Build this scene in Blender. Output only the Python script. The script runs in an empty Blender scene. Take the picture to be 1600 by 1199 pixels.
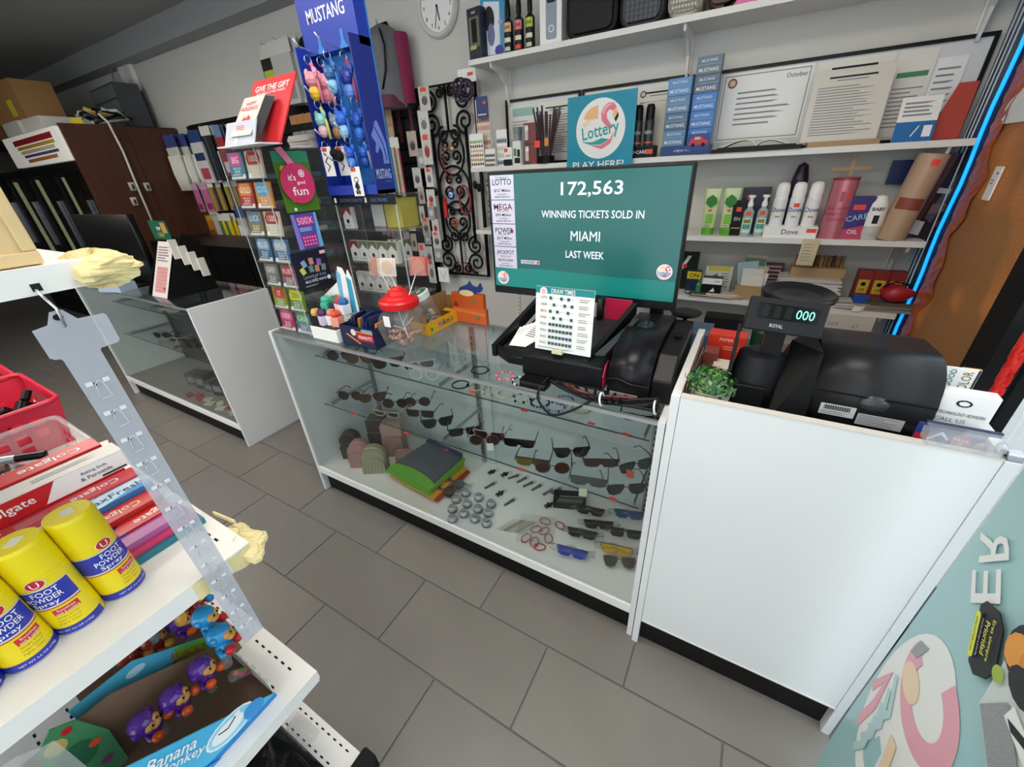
import bpy, math, random
from math import pi, sin, cos, radians
from mathutils import Vector as V, Matrix as Mx, Euler

R = random.Random(11)
sc = bpy.context.scene
col = sc.collection

# ---------------------------------------------------------------- camera
cam_d = bpy.data.cameras.new('camera')
cam_d.sensor_fit = 'HORIZONTAL'
cam_d.sensor_width = 36.0
cam_d.lens = 622.58 / 1600 * 36.0
cam_d.clip_start = 0.02
cam = bpy.data.objects.new('camera', cam_d)
col.objects.link(cam)
right = V((0.8694665, 0.4915986, -0.0485679))
up = V((-0.1965688, 0.4344993, 0.8789602))
fwd = V((-0.4531983, 0.7546795, -0.4744156))
m = Mx((right, up, -fwd)).transposed().to_4x4()
m.translation = V((1.8659, -0.9416, 1.5728))
cam.matrix_world = m
sc.camera = cam

# ---------------------------------------------------------------- world, light, exposure
sc.view_settings.view_transform = 'Standard'
sc.view_settings.look = 'None'
sc.view_settings.exposure = 0.0
sc.view_settings.gamma = 1.0
sc.view_settings.use_curve_mapping = False
sc.cycles.transparent_max_bounces = 24
sc.cycles.max_bounces = 8
w = bpy.data.worlds.new('overcast_sky')
sc.world = w
w.use_nodes = True
bg = w.node_tree.nodes['Background']
bg.inputs[0].default_value = (0.93, 0.965, 1.0, 1)
bg.inputs[1].default_value = 3.2
LAMP = 11.5       # strength of the ceiling fluorescent panels


# ---------------------------------------------------------------- helpers
def lin(h):
    h = h.lstrip('#')
    o = []
    for i in (0, 2, 4):
        c = int(h[i:i + 2], 16) / 255
        o.append(c / 12.92 if c <= 0.04045 else ((c + 0.055) / 1.055) ** 2.4)
    return (o[0], o[1], o[2], 1)


_mats = {}


def mat(c, rough=0.5, metal=0.0, emit=0.0, clear=0.0, noise=0.0, scale=20.0, coat=0.0, trans=0.0):
    """procedural Principled material; noise = how far a noise texture darkens and lightens the colour"""
    k = (c, rough, metal, emit, clear, noise, scale, coat, trans)
    if k in _mats:
        return _mats[k]
    m = bpy.data.materials.new('paint_' + c.lstrip('#'))
    m.use_nodes = True
    nt = m.node_tree
    b = nt.nodes['Principled BSDF']
    col4 = lin(c)
    b.inputs['Base Color'].default_value = col4
    b.inputs['Roughness'].default_value = rough
    b.inputs['Metallic'].default_value = metal
    if max(col4[:3]) < .03:
        b.inputs['Specular IOR Level'].default_value = .25
    if coat:
        b.inputs['Coat Weight'].default_value = coat
    if emit:
        b.inputs['Emission Color'].default_value = col4
        b.inputs['Emission Strength'].default_value = emit
    if noise:
        tc = nt.nodes.new('ShaderNodeTexCoord')
        nz = nt.nodes.new('ShaderNodeTexNoise')
        nz.inputs['Scale'].default_value = scale
        nz.inputs['Detail'].default_value = 4
        mx = nt.nodes.new('ShaderNodeMix')
        mx.data_type = 'RGBA'
        d, l = 1 - noise, 1 + noise
        mx.inputs[6].default_value = (col4[0] * d, col4[1] * d, col4[2] * d, 1)
        mx.inputs[7].default_value = (min(1, col4[0] * l), min(1, col4[1] * l), min(1, col4[2] * l), 1)
        nt.links.new(tc.outputs['Object'], nz.inputs['Vector'])
        nt.links.new(nz.outputs['Fac'], mx.inputs[0])
        nt.links.new(mx.outputs[2], b.inputs['Base Color'])
    out = nt.nodes['Material Output']
    if clear:
        tr = nt.nodes.new('ShaderNodeBsdfTransparent')
        tr.inputs[0].default_value = (1, 1, 1, 1)
        ms = nt.nodes.new('ShaderNodeMixShader')
        ms.inputs[0].default_value = clear
        nt.links.new(b.outputs[0], ms.inputs[1])
        nt.links.new(tr.outputs[0], ms.inputs[2])
        nt.links.new(ms.outputs[0], out.inputs[0])
    if trans:
        tl = nt.nodes.new('ShaderNodeBsdfTranslucent')
        tl.inputs[0].default_value = col4
        ms = nt.nodes.new('ShaderNodeMixShader')
        ms.inputs[0].default_value = trans
        nt.links.new(b.outputs[0], ms.inputs[1])
        nt.links.new(tl.outputs[0], ms.inputs[2])
        nt.links.new(ms.outputs[0], out.inputs[0])
    _mats[k] = m
    return m


def glass(tint='#ffffff', refl=1.0, rough=0.02, haze=0.0, hazecol='#ffffff'):
    """thin clear sheet: see-through, mirror-like only at a glancing angle"""
    k = ('glass', tint, refl, rough, haze, hazecol)
    if k in _mats:
        return _mats[k]
    m = bpy.data.materials.new('clear_sheet')
    m.use_nodes = True
    nt = m.node_tree
    nt.nodes.remove(nt.nodes['Principled BSDF'])
    tr = nt.nodes.new('ShaderNodeBsdfTransparent')
    tr.inputs[0].default_value = lin(tint)
    gl = nt.nodes.new('ShaderNodeBsdfGlossy')
    gl.inputs['Roughness'].default_value = rough
    lw = nt.nodes.new('ShaderNodeLayerWeight')
    lw.inputs[0].default_value = .5
    pw = nt.nodes.new('ShaderNodeMath')
    pw.operation = 'POWER'
    pw.inputs[1].default_value = 4.0
    nt.links.new(lw.outputs['Facing'], pw.inputs[0])
    mu = nt.nodes.new('ShaderNodeMath')
    mu.operation = 'MULTIPLY_ADD'
    mu.use_clamp = True
    mu.inputs[1].default_value = .5 * refl
    mu.inputs[2].default_value = .035 * refl
    nt.links.new(pw.outputs[0], mu.inputs[0])
    ms = nt.nodes.new('ShaderNodeMixShader')
    nt.links.new(mu.outputs[0], ms.inputs[0])
    src = tr
    if haze:
        df = nt.nodes.new('ShaderNodeBsdfDiffuse')
        df.inputs[0].default_value = lin(hazecol)
        m2 = nt.nodes.new('ShaderNodeMixShader')
        m2.inputs[0].default_value = haze
        nt.links.new(tr.outputs[0], m2.inputs[1])
        nt.links.new(df.outputs[0], m2.inputs[2])
        src = m2
    nt.links.new(src.outputs[0], ms.inputs[1])
    nt.links.new(gl.outputs[0], ms.inputs[2])
    nt.links.new(ms.outputs[0], nt.nodes['Material Output'].inputs[0])
    _mats[k] = m
    return m


def A(*ms):
    r = Mx()
    for x in ms:
        r = r @ x
    return r


def loc(*p):
    return Mx.Translation(V(p[0] if len(p) == 1 else p))


def rot(rx=0, ry=0, rz=0):
    return Euler((radians(rx), radians(ry), radians(rz))).to_matrix().to_4x4()


_text = {}


def text_mesh(s, bold):
    k = (s, bold)
    if k not in _text:
        c = bpy.data.curves.new('t', 'FONT')
        c.body = s
        c.size = 1
        c.resolution_u = 2
        c.offset = bold
        c.align_x = 'LEFT'
        o = bpy.data.objects.new('t', c)
        me = o.to_mesh()
        vs = [tuple(v.co) for v in me.vertices]
        fs = [tuple(p.vertices) for p in me.polygons]
        o.to_mesh_clear()
        bpy.data.objects.remove(o)
        bpy.data.curves.remove(c)
        xs = [v[0] for v in vs] or [0, 1]
        ys = [v[1] for v in vs] or [0, 1]
        x0, x1, y0, y1 = min(xs), max(xs), min(ys), max(ys)
        _text[k] = ([((v[0] - x0) / (x1 - x0), (v[1] - y0) / (y1 - y0)) for v in vs], fs, x1 - x0, y1 - y0)
    return _text[k]


class MB:
    """collects shapes and links them as one mesh object"""

    def __init__(s):
        s.v, s.f, s.m, s.sm, s.mats = [], [], [], [], []
        s.T = Mx()

    def add(s, vs, fs, m, smooth=False):
        if m not in s.mats:
            s.mats.append(m)
        i = s.mats.index(m)
        n = len(s.v)
        T = s.T
        s.v += [T @ V(p) for p in vs]
        flip = T.determinant() < 0
        for f in fs:
            g = tuple(n + k for k in f)
            s.f.append(g[::-1] if flip else g)
            s.m.append(i)
            s.sm.append(smooth)
        return s

    def box(s, a, b, m, top=None):
        x0, y0, z0 = a
        x1, y1, z1 = b
        t = top if top else (0, 0)
        vs = [(x0, y0, z0), (x1, y0, z0), (x1, y1, z0), (x0, y1, z0),
              (x0 + t[0], y0 + t[1], z1), (x1 - t[0], y0 + t[1], z1), (x1 - t[0], y1 - t[1], z1), (x0 + t[0], y1 - t[1], z1)]
        return s.add(vs, [(3, 2, 1, 0), (4, 5, 6, 7), (0, 1, 5, 4), (1, 2, 6, 5), (2, 3, 7, 6), (3, 0, 4, 7)], m)

    def prism(s, poly, z0, z1, m, smooth=False, taper=1.0):
        n = len(poly)
        cx = sum(p[0] for p in poly) / n
        cy = sum(p[1] for p in poly) / n
        vs = [(p[0], p[1], z0) for p in poly] + [(cx + (p[0] - cx) * taper, cy + (p[1] - cy) * taper, z1) for p in poly]
        s.add(vs, [tuple(range(n))[::-1], tuple(range(n, 2 * n))], m)
        k = len(s.v) - 2 * n
        i = s.mats.index(m)
        for a in range(n):
            b = (a + 1) % n
            s.f.append((k + a, k + b, k + n + b, k + n + a))
            s.m.append(i)
            s.sm.append(smooth)
        return s

    def rbox(s, a, b, r, m, k=3):
        """box with its upright edges rounded"""
        return s.prism(rrect(a[0], a[1], b[0], b[1], r, k), a[2], b[2], m, True)

    def lathe(s, prof, m, c=(0, 0, 0), n=20, sx=1.0, sy=1.0, smooth=True):
        """prof: (radius, height) or (radius, height, material of the band above)"""
        mm = m
        for q in range(len(prof) - 1):
            (r0, z0), (r1, z1) = prof[q][:2], prof[q + 1][:2]
            if len(prof[q]) > 2:
                mm = prof[q][2]
            vs, fs = [], []
            for i in range(n):
                a = 2 * pi * i / n
                ca, sa = cos(a) * sx, sin(a) * sy
                vs += [(c[0] + r0 * ca, c[1] + r0 * sa, c[2] + z0), (c[0] + r1 * ca, c[1] + r1 * sa, c[2] + z1)]
            for i in range(n):
                j = (i + 1) % n
                if r0 < 1e-6:
                    fs.append((2 * i, 2 * j + 1, 2 * i + 1))
                elif r1 < 1e-6:
                    fs.append((2 * i, 2 * j, 2 * i + 1))
                else:
                    fs.append((2 * i, 2 * j, 2 * j + 1, 2 * i + 1))
            s.add(vs, fs, mm, smooth)
        return s

    def ball(s, c, r, m, n=12):
        rx, ry, rz = (r, r, r) if not isinstance(r, tuple) else r
        k = n // 2
        prof = [(max(1e-7, sin(pi * i / k)), -cos(pi * i / k) * rz) for i in range(k + 1)]
        return s.lathe([(p[0], p[1]) for p in prof], m, c, n, rx, ry)

    def cyl(s, p, q, r, m, r2=None, n=12, smooth=True):
        p, q = V(p), V(q)
        r2 = r if r2 is None else r2
        d = q - p
        z = d.normalized()
        x = z.orthogonal().normalized()
        y = z.cross(x)
        vs = []
        for i in range(n):
            a = 2 * pi * i / n
            e = x * cos(a) + y * sin(a)
            vs += [p + e * r, q + e * r2]
        fs = [(2 * i, 2 * ((i + 1) % n), 2 * ((i + 1) % n) + 1, 2 * i + 1) for i in range(n)]
        s.add(vs, fs, m, smooth)
        s.add(vs, [tuple(range(0, 2 * n, 2))[::-1], tuple(range(1, 2 * n, 2))], m)
        return s

    def tube(s, pts, r, m, n=6, closed=False):
        P = [V(p) for p in pts]
        k = len(P)
        vs, fs = [], []
        x = None
        for i in range(k):
            a = P[(i - 1) % k] if (i or closed) else P[i]
            b = P[(i + 1) % k] if (i < k - 1 or closed) else P[i]
            t = (b - a).normalized()
            x = t.orthogonal().normalized() if x is None else (x - t * x.dot(t)).normalized()
            y = t.cross(x)
            rr = r[i] if isinstance(r, (list, tuple)) else r
            for j in range(n):
                g = 2 * pi * j / n
                vs.append(P[i] + (x * cos(g) + y * sin(g)) * rr)
        for i in range(k if closed else k - 1):
            i2 = (i + 1) % k
            for j in range(n):
                j2 = (j + 1) % n
                fs.append((i * n + j, i * n + j2, i2 * n + j2, i2 * n + j))
        if not closed:
            fs += [tuple(range(n))[::-1], tuple(range((k - 1) * n, k * n))]
        return s.add(vs, fs, m, True)

    def ring(s, c, r, t, m, n=20, k=5, sx=1.0, sy=1.0, T=None):
        T = T or Mx()
        return s.tube([V(c) + (T @ V((r * sx * cos(2 * pi * i / n), r * sy * sin(2 * pi * i / n), 0))) for i in range(n)], t, m, k, True)

    def grid(s, fn, nu, nv, m, smooth=True, thick=0.0):
        vs = [V(fn(i / nu, j / nv)) for j in range(nv + 1) for i in range(nu + 1)]
        fs = [(j * (nu + 1) + i, j * (nu + 1) + i + 1, (j + 1) * (nu + 1) + i + 1, (j + 1) * (nu + 1) + i) for j in range(nv) for i in range(nu)]
        s.add(vs, fs, m, smooth)
        if thick:
            nrm = []
            W = nu + 1
            for j in range(nv + 1):
                for i in range(nu + 1):
                    a = vs[j * W + min(i + 1, nu)] - vs[j * W + max(i - 1, 0)]
                    b = vs[min(j + 1, nv) * W + i] - vs[max(j - 1, 0) * W + i]
                    nn = a.cross(b)
                    nrm.append(nn.normalized() if nn.length > 1e-12 else V((0, 0, 1)))
            v2 = [vs[q] - nrm[q] * thick for q in range(len(vs))]
            s.add(v2, [f[::-1] for f in fs], m, smooth)
            N = len(vs)
            rim = [i for i in range(W)] + [j * W + nu for j in range(1, nv + 1)] + [nv * W + i for i in range(nu - 1, -1, -1)] + [j * W for j in range(nv - 1, 0, -1)]
            q = vs + v2
            s.add(q, [(rim[k], rim[k] + N, rim[(k + 1) % len(rim)] + N, rim[(k + 1) % len(rim)]) for k in range(len(rim))], m)
        return s

    def build(s, name, parent=None, at=None, rz=0.0, bevel=0.0):
        me = bpy.data.meshes.new(name)
        me.from_pydata(s.v, [], s.f)
        for x in s.mats:
            me.materials.append(x)
        me.polygons.foreach_set('material_index', s.m)
        me.polygons.foreach_set('use_smooth', s.sm)
        me.update()
        o = bpy.data.objects.new(name, me)
        col.objects.link(o)
        if at is not None:
            o.location = at
        if rz:
            o.rotation_euler.z = radians(rz)
        if parent:
            o.parent = parent
        if bevel:
            b = o.modifiers.new('bevel', 'BEVEL')
            b.width = bevel
            b.segments = 2
            b.limit_method = 'ANGLE'
        return o


def spline(pts, k=6):
    """smooth curve through pts (Catmull-Rom)"""
    P = [V(p) for p in pts]
    o = []
    for i in range(len(P) - 1):
        a, b, c, d = P[max(0, i - 1)], P[i], P[i + 1], P[min(len(P) - 1, i + 2)]
        for j in range(k):
            t = j / k
            o.append(.5 * ((2 * b) + (c - a) * t + (2 * a - 5 * b + 4 * c - d) * t * t + (3 * b - a - 3 * c + d) * t ** 3))
    return o + [P[-1]]


def rrect(x0, y0, x1, y1, r, k=3):
    p = []
    for cx, cy, a0 in ((x1 - r, y1 - r, 0), (x0 + r, y1 - r, 90), (x0 + r, y0 + r, 180), (x1 - r, y0 + r, 270)):
        for i in range(k + 1):
            a = radians(a0 + 90 * i / k)
            p.append((cx + r * cos(a), cy + r * sin(a)))
    return p


def oval(cx, cy, rx, ry, n=20, a0=0, a1=360):
    return [(cx + rx * cos(radians(a0 + (a1 - a0) * i / n)), cy + ry * sin(radians(a0 + (a1 - a0) * i / n))) for i in range(n if a1 - a0 == 360 else n + 1)]


class Print:
    """flat print on a face: o = lower left corner, u and v = unit axes of the face; each mark lies a hair above the last"""

    def __init__(s, mb, o, u, v, off=0.0004, step=0.00025):
        s.mb, s.o, s.u, s.v = mb, V(o), V(u).normalized(), V(v).normalized()
        s.n = s.u.cross(s.v)
        s.h, s.step = off, step

    def pt(s, a, b):
        return s.o + s.u * a + s.v * b + s.n * s.h

    def poly(s, pts, m):
        s.mb.add([s.pt(*p) for p in pts], [tuple(range(len(pts)))], m)
        s.h += s.step
        return s

    def rect(s, a, b, c, d, m):
        return s.poly([(a, b), (c, b), (c, d), (a, d)], m)

    def disc(s, a, b, r, m, ry=None, n=20):
        return s.poly(oval(a, b, r, ry or r, n), m)

    def line(s, pts, w, m):
        """a stroke of width w along pts"""
        n = len(pts)
        closed = pts[0] == pts[-1]
        L, Q = [], []
        for i in range(n):
            p0 = pts[i - 1] if i else (pts[-2] if closed else pts[0])
            p1 = pts[i + 1] if i < n - 1 else (pts[1] if closed else pts[-1])
            d1, d2 = V((pts[i][0] - p0[0], pts[i][1] - p0[1])), V((p1[0] - pts[i][0], p1[1] - pts[i][1]))
            d1 = d1.normalized() if d1.length > 1e-9 else d2.normalized()
            d2 = d2.normalized() if d2.length > 1e-9 else d1
            t = (d1 + d2).normalized() if (d1 + d2).length > 1e-6 else d1
            k = w / 2 / max(.5, t.dot(d1))
            L.append((pts[i][0] - t.y * k, pts[i][1] + t.x * k))
            Q.append((pts[i][0] + t.y * k, pts[i][1] - t.x * k))
        s.mb.add([s.pt(*q) for q in L + Q], [(i, n + i, n + i + 1, i + 1) for i in range(n - 1)], m)
        s.h += s.step
        return s

    def text(s, t, a, b, h, m, w=None, bold=0.008, al='c', ang=0, maxw=None):
        """text of cap height h centred on (a, b); w stretches it to a width"""
        vs, fs, W, H = text_mesh(t, min(bold, .012))
        ww = w or W / H * h
        if maxw and ww > maxw:
            ww = maxw
        x0 = {'c': -ww / 2, 'l': 0, 'r': -ww}[al]
        ca, sa = cos(radians(ang)), sin(radians(ang))
        P = []
        for p in vs:
            x, y = x0 + p[0] * ww, (p[1] - .5) * h
            P.append(s.pt(a + x * ca - y * sa, b + x * sa + y * ca))
        s.mb.add(P, fs, m)
        s.h += s.step
        return s

    def greek(s, a, b, c, d, n, m, fill=0.45, seed=1):
        """n lines of print too small to read"""
        r = random.Random(seed)
        g = (d - b) / n
        for i in range(n):
            y = d - g * (i + .5)
            s.mb.add([s.pt(a, y - g * fill / 2), s.pt(a + (c - a) * r.uniform(.6, 1), y - g * fill / 2), s.pt(a + (c - a) * r.uniform(.6, 1), y + g * fill / 2), s.pt(a, y + g * fill / 2)], [(0, 1, 2, 3)], m)
        s.h += s.step
        return s


def tag(o, label, cat, group=None):
    o['label'] = label
    o['category'] = cat
    if group:
        o['group'] = group
    return o


def thing(name, label, cat, at=(0, 0, 0), rz=0, group=None, rx=0, ry=0):
    o = bpy.data.objects.new(name, None)
    o.empty_display_size = 0.02
    col.objects.link(o)
    o.location = at
    o.rotation_euler = (radians(rx), radians(ry), radians(rz))
    return tag(o, label, cat, group)


def one(mb, name, label, cat, at=(0, 0, 0), rz=0, group=None, rx=0, ry=0):
    o = mb.build(name)
    o.location = at
    o.rotation_euler = (radians(rx), radians(ry), radians(rz))
    return tag(o, label, cat, group)


def struct(mb, name, parent=None):
    o = mb.build(name, parent)
    if not parent:
        o['kind'] = 'structure'
    return o


def dup(root, at, rz, label, group=None):
    r = root.copy()
    col.objects.link(r)
    r.location = at
    r.rotation_euler.z = radians(rz)
    r['label'] = label
    if group:
        r['group'] = group
    for ch in root.children:
        c = ch.copy()
        col.objects.link(c)
        c.parent = r
        for g in ch.children:
            d = g.copy()
            col.objects.link(d)
            d.parent = c
    return r


# common materials
WHITE = mat('#e9e8e6', .35)
WHITEP = mat('#f4f4f2', .6)
PAPER = mat('#ece9e2', .7)
BLACK = mat('#0c0c0d', .4)
BLACKM = mat('#141415', .75)
DARK = mat('#26272a', .5)
GREY = mat('#8b8d8f', .5)
INK = mat('#2a2a2e', .7)
FAINT = mat('#8d8d92', .7)
CHROME = mat('#c8c9cc', .22, 1.0)
STEEL = mat('#a5a7aa', .35, 1.0)
RED = mat('#cf1f2a', .4)
STICK = mat('#f2513c', .6)
GLASS = glass('#f8fbfa')
ACRYL = glass('#fafbfb', .6, .03, .006)
BAG = glass('#f4f4f4', 1.6, .12, .10)

# ================================================================ the setting
WALLM = mat('#d2d0cb', .75, noise=.04, scale=3)
YB = 1.80          # face of the back wall
struct(MB().box((-8, YB, 0), (2.75, YB + .12, 3.0), WALLM), 'wall_back')
struct(MB().box((-7.7, -3.3, -.1), (-7.55, YB, 3.0), mat('#4a4744', .8)), 'wall_left')
struct(MB().box((-8, -3.3, 2.95), (2.75, YB, 3.05), mat('#a3a3a0', .85, noise=.06, scale=2)), 'ceiling')
struct(MB().box((-8, YB - .16, 2.76), (2.6, YB, 2.95), mat('#9fa1a3', .7)), 'trim_1')
# front wall behind the photographer, with the shop window in it
b = MB()
b.box((-8, -3.3, 0), (-2.4, -3.2, 2.95), WALLM).box((2.4, -3.3, 0), (2.75, -3.2, 2.95), WALLM)
b.box((-2.4, -3.3, 0), (2.4, -3.2, .25), WALLM).box((-2.4, -3.3, 2.6), (2.4, -3.2, 2.95), WALLM)
struct(b, 'wall_front')
# right wall: shop front. Above and below the panes a solid band
b = MB()
b.box((2.6, -3.3, 2.62), (2.72, YB, 2.95), WALLM).box((2.6, -3.3, 0), (2.72, YB, .12), mat('#3a3c40', .5))
struct(b, 'wall_right')
# brown wrapping board that closes the rear pane, daylight glowing through it
m = bpy.data.materials.new('brown_backed_board')
m.use_nodes = True
nt = m.node_tree
bs = nt.nodes['Principled BSDF']
tc = nt.nodes.new('ShaderNodeTexCoord')
n1 = nt.nodes.new('ShaderNodeTexNoise')
n1.inputs['Scale'].default_value = 160
n1.inputs['Detail'].default_value = 3
n2 = nt.nodes.new('ShaderNodeTexNoise')
n2.inputs['Scale'].default_value = 3.2
n2.inputs['Detail'].default_value = 3
r1 = nt.nodes.new('ShaderNodeValToRGB')
r1.color_ramp.elements[0].position = .35
r1.color_ramp.elements[0].color = lin('#8a6038')
r1.color_ramp.elements[1].position = .7
r1.color_ramp.elements[1].color = lin('#b5844f')
r2 = nt.nodes.new('ShaderNodeValToRGB')
r2.color_ramp.elements[0].position = .5
r2.color_ramp.elements[0].color = (.02, .02, .02, 1)
r2.color_ramp.elements[1].position = .68
r2.color_ramp.elements[1].color = (.16, .16, .16, 1)
tl = nt.nodes.new('ShaderNodeBsdfTranslucent')
tl.inputs[0].default_value = lin('#b5622a')
ms = nt.nodes.new('ShaderNodeMixShader')
for a, q in ((tc.outputs['Object'], n1.inputs['Vector']), (tc.outputs['Object'], n2.inputs['Vector']), (n1.outputs['Fac'], r1.inputs[0]),
             (r1.outputs[0], bs.inputs['Base Color']), (n2.outputs['Fac'], r2.inputs[0]), (r2.outputs[0], ms.inputs[0]),
             (bs.outputs[0], ms.inputs[1]), (tl.outputs[0], ms.inputs[2]), (ms.outputs[0], nt.nodes['Material Output'].inputs[0])):
    nt.links.new(a, q)
bs.inputs['Roughness'].default_value = .6
BROWN = m
o = struct(MB().grid(lambda u, v: (2.6, 1.76 - u * .96, .12 + v * 2.5), 2, 2, BROWN), 'window_1')
b = MB()
rf = random.Random(8)
jit = [[(rf.uniform(-.006, 0), rf.uniform(-.006, .006)) for i in range(6)] for j in range(141)]
b.grid(lambda u, v: (2.594 + jit[round(v * 140)][round(u * 5)][0], 1.585 - u * (.115 + .03 * sin(v * 37) + .02 * sin(v * 91)) + jit[round(v * 140)][round(u * 5)][1], .15 + v * 2.3), 5, 140, mat('#c2622c', .42, noise=.35, scale=150), False)
b.build('crinkled_foil_edge', o)
struct(MB().box((2.55, .68, .12), (2.66, .82, 2.62), BLACKM), 'trim_2')
o = struct(MB().box((2.62, -3.2, .12), (2.63, .68, 2.62), glass('#dfe4e6', 1.2)), 'window_2')
MB().box((2.58, -1.25, .12), (2.66, -1.17, 2.62), BLACKM).build('mullion', o)
o = struct(MB().box((-2.4, -3.26, .25), (2.4, -3.25, 2.6), glass('#eef2f2')), 'window_3')
MB().box((-.05, -3.29, .25), (.05, -3.21, 2.6), BLACKM).build('mullion', o)
struct(MB().box((2.75, -9, -.2), (14, 9, -.05), mat('#bdbcb8', .9, noise=.1)), 'ground_pavement')

# floor: grey stone-look tiles in running bond, each a piece with a recessed joint
TL, TW, G = .588, .285, .0035
fl = struct(MB().box((-8, -3.3, -.06), (2.72, YB, -.004), mat('#6c6a67', .9)), 'floor')
tiles_m = []
for q, c in enumerate(('#7b7772', '#76726d', '#7f7b76', '#777370')):
    mm = mat(c, .36, noise=.10, scale=5 + q)
    tiles_m.append(mm)
meshes = []
for mm in tiles_m:
    t = MB().box((G / 2, G / 2, -.012), (TL - G / 2, TW - G / 2, 0), mm, top=(.0015, .0015))
    o = t.build('tile', fl)
    meshes.append(o.data)
    bpy.data.objects.remove(o)
k = 0
for j in range(-8, 8):
    y = -.181 + j * TW
    x0 = (.607 if j % 2 == 0 else .914) - 15 * TL
    for i in range(19):
        x = x0 + i * TL
        if x < -5.2 or x + TL > 2.72 + .1 or y + TW > YB or y < -2.3:
            continue
        if y > .5 and (x < -4.6):
            continue
        o = bpy.data.objects.new('tile', R.choice(meshes))
        col.objects.link(o)
        o.location = (x, y, 0)
        o.parent = fl

# ceiling fluorescent panels (above and behind the photographer)
LMAT = mat('#fff6ea', .5, emit=LAMP)
for q, (x, y, nm) in enumerate(((1.3, -.35, 'above the white register counter'), (-.9, -.8, 'above the aisle by the glass showcase'), (1.2, -2.2, 'near the shop window'), (-1.2, -2.4, 'at the back of the sales aisle'), (-3.0, -.3, 'added to brighten the left wall by the drinks cooler'))):  # last panel is an added lamp that lifts the dim left wall
    t = thing('ceiling_light', 'white framed fluorescent ceiling panel ' + nm, 'ceiling light', (x, y, 2.95), 0, 'ceiling light panels')
    b = MB()
    for s_ in (-1, 1):
        b.box((-.62, s_ * .3 - .015, -.05), (.62, s_ * .3 + .015, 0), WHITE).box((s_ * .605 - .015, -.3, -.05), (s_ * .605 + .015, .3, 0), WHITE)
    b.build('frame', t)
    MB().box((-.59, -.285, -.035), (.59, .285, -.025), LMAT).build('diffuser', t)

# small white wall speaker with its cables, high on the back wall
t = thing('wall_speaker', 'small white plastic wall speaker high on the back wall, wires hanging', 'speaker', (-4.476, 1.800, 2.685))
MB().rbox((-.16, -.05, -.16), (.16, 0, .17), .02, WHITE).build('housing', t)
MB().ring((0, -.055, .01), .1, .012, mat('#c9c9c6', .5), 20, 5, T=rot(90)).build('speaker_ring', t)
MB().tube([(-.1, -.05, .1), (-.25, -.06, .08), (-.33, -.05, -.02), (-.25, -.05, -.12), (-.1, -.04, -.15)], .008, GREY).build('cable', t)

# ================================================================ display cases and the register counter
SH = mat('#e4e6e8', .28)
SHB = mat('#cfd3d6', .3)
EDGE = mat('#31443f', .15)
ALU = mat('#b9bbbd', .35, .6)
CL, CD, CH = 1.763, .47, .965


def showcase(label, x, y, rz=0, endm=SH, deckm=WHITE, doorm=SHB):
    t = thing('glass_showcase', label, 'display case', (x, y, 0), rz, 'glass showcases')
    for q in (0, 1):
        x0 = 0 if q == 0 else CL - .019
        MB().box((x0, 0, 0), (x0 + .019, CD, CH), endm).build('end_panel', t, bevel=.001)
    MB().box((.019, .012, .145), (CL - .019, CD, .168), deckm).build('deck', t)
    MB().box((.019, 0, .128), (CL - .019, .012, .172), mat('#f2f1ee', .35)).build('bottom_rail', t, bevel=.001)
    MB().box((.019, .03, 0), (CL - .019, .045, .145), mat('#0d0d0e', .55)).build('kick_plate', t)
    MB().box((.019, .003, CH - .016), (CL - .019, .014, CH - .004), ALU).build('top_rail', t)
    MB().box((.019, CD - .02, CH - .02), (CL - .019, CD, CH - .004), ALU).build('back_rail', t)
    MB().box((.019, .004, .172), (CL - .019, .009, CH - .016), GLASS).build('front_glass', t)
    MB().box((.019, .003, CH - .004), (CL - .019, CD, CH + .001), glass('#f4f8f7', 1.3)).build('top_glass', t)
    for z, y0 in ((.787, .15), (.52, .12)):
        g = MB().box((.06, y0, z), (CL - .055, CD - .03, z + .006), GLASS).build('glass_shelf', t)
        MB().box((.06, y0 - .001, z), (CL - .055, y0, z + .006), EDGE).build('shelf_edge', g)
        for xx in (.075, .83, CL - .08):
            MB().box((xx, y0 + .03, z - .018), (xx + .006, CD - .02, z - .001), STEEL).build('shelf_bracket', g)
    for xx in (.065, .82, CL - .09):
        b = MB().box((xx, CD - .03, .17), (xx + .022, CD - .018, CH - .02), STEEL)
        for k in range(24):
            b.box((xx + .008, CD - .0305, .2 + k * .03), (xx + .014, CD - .03, .215 + k * .03), DARK)
        b.build('slotted_standard', t)
    for q, (a, c) in enumerate(((.019, .90), (.87, CL - .019))):
        MB().box((a, CD - .016 + .008 * q, .17), (c, CD - .011 + .008 * q, CH - .02), doorm).build('sliding_door', t)
    return t


showcase('long white framed glass showcase full of sunglasses, in front of the lottery screen', 0, 0)
t = showcase('far glass showcase with a plain white end panel, beside the dark wood cooler', -.82 - CL, .035, 0, SH, mat('#8a8884', .4), mat('#3c3d40', .3))  # deck and doors darkened to paint in the dim interior

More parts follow.
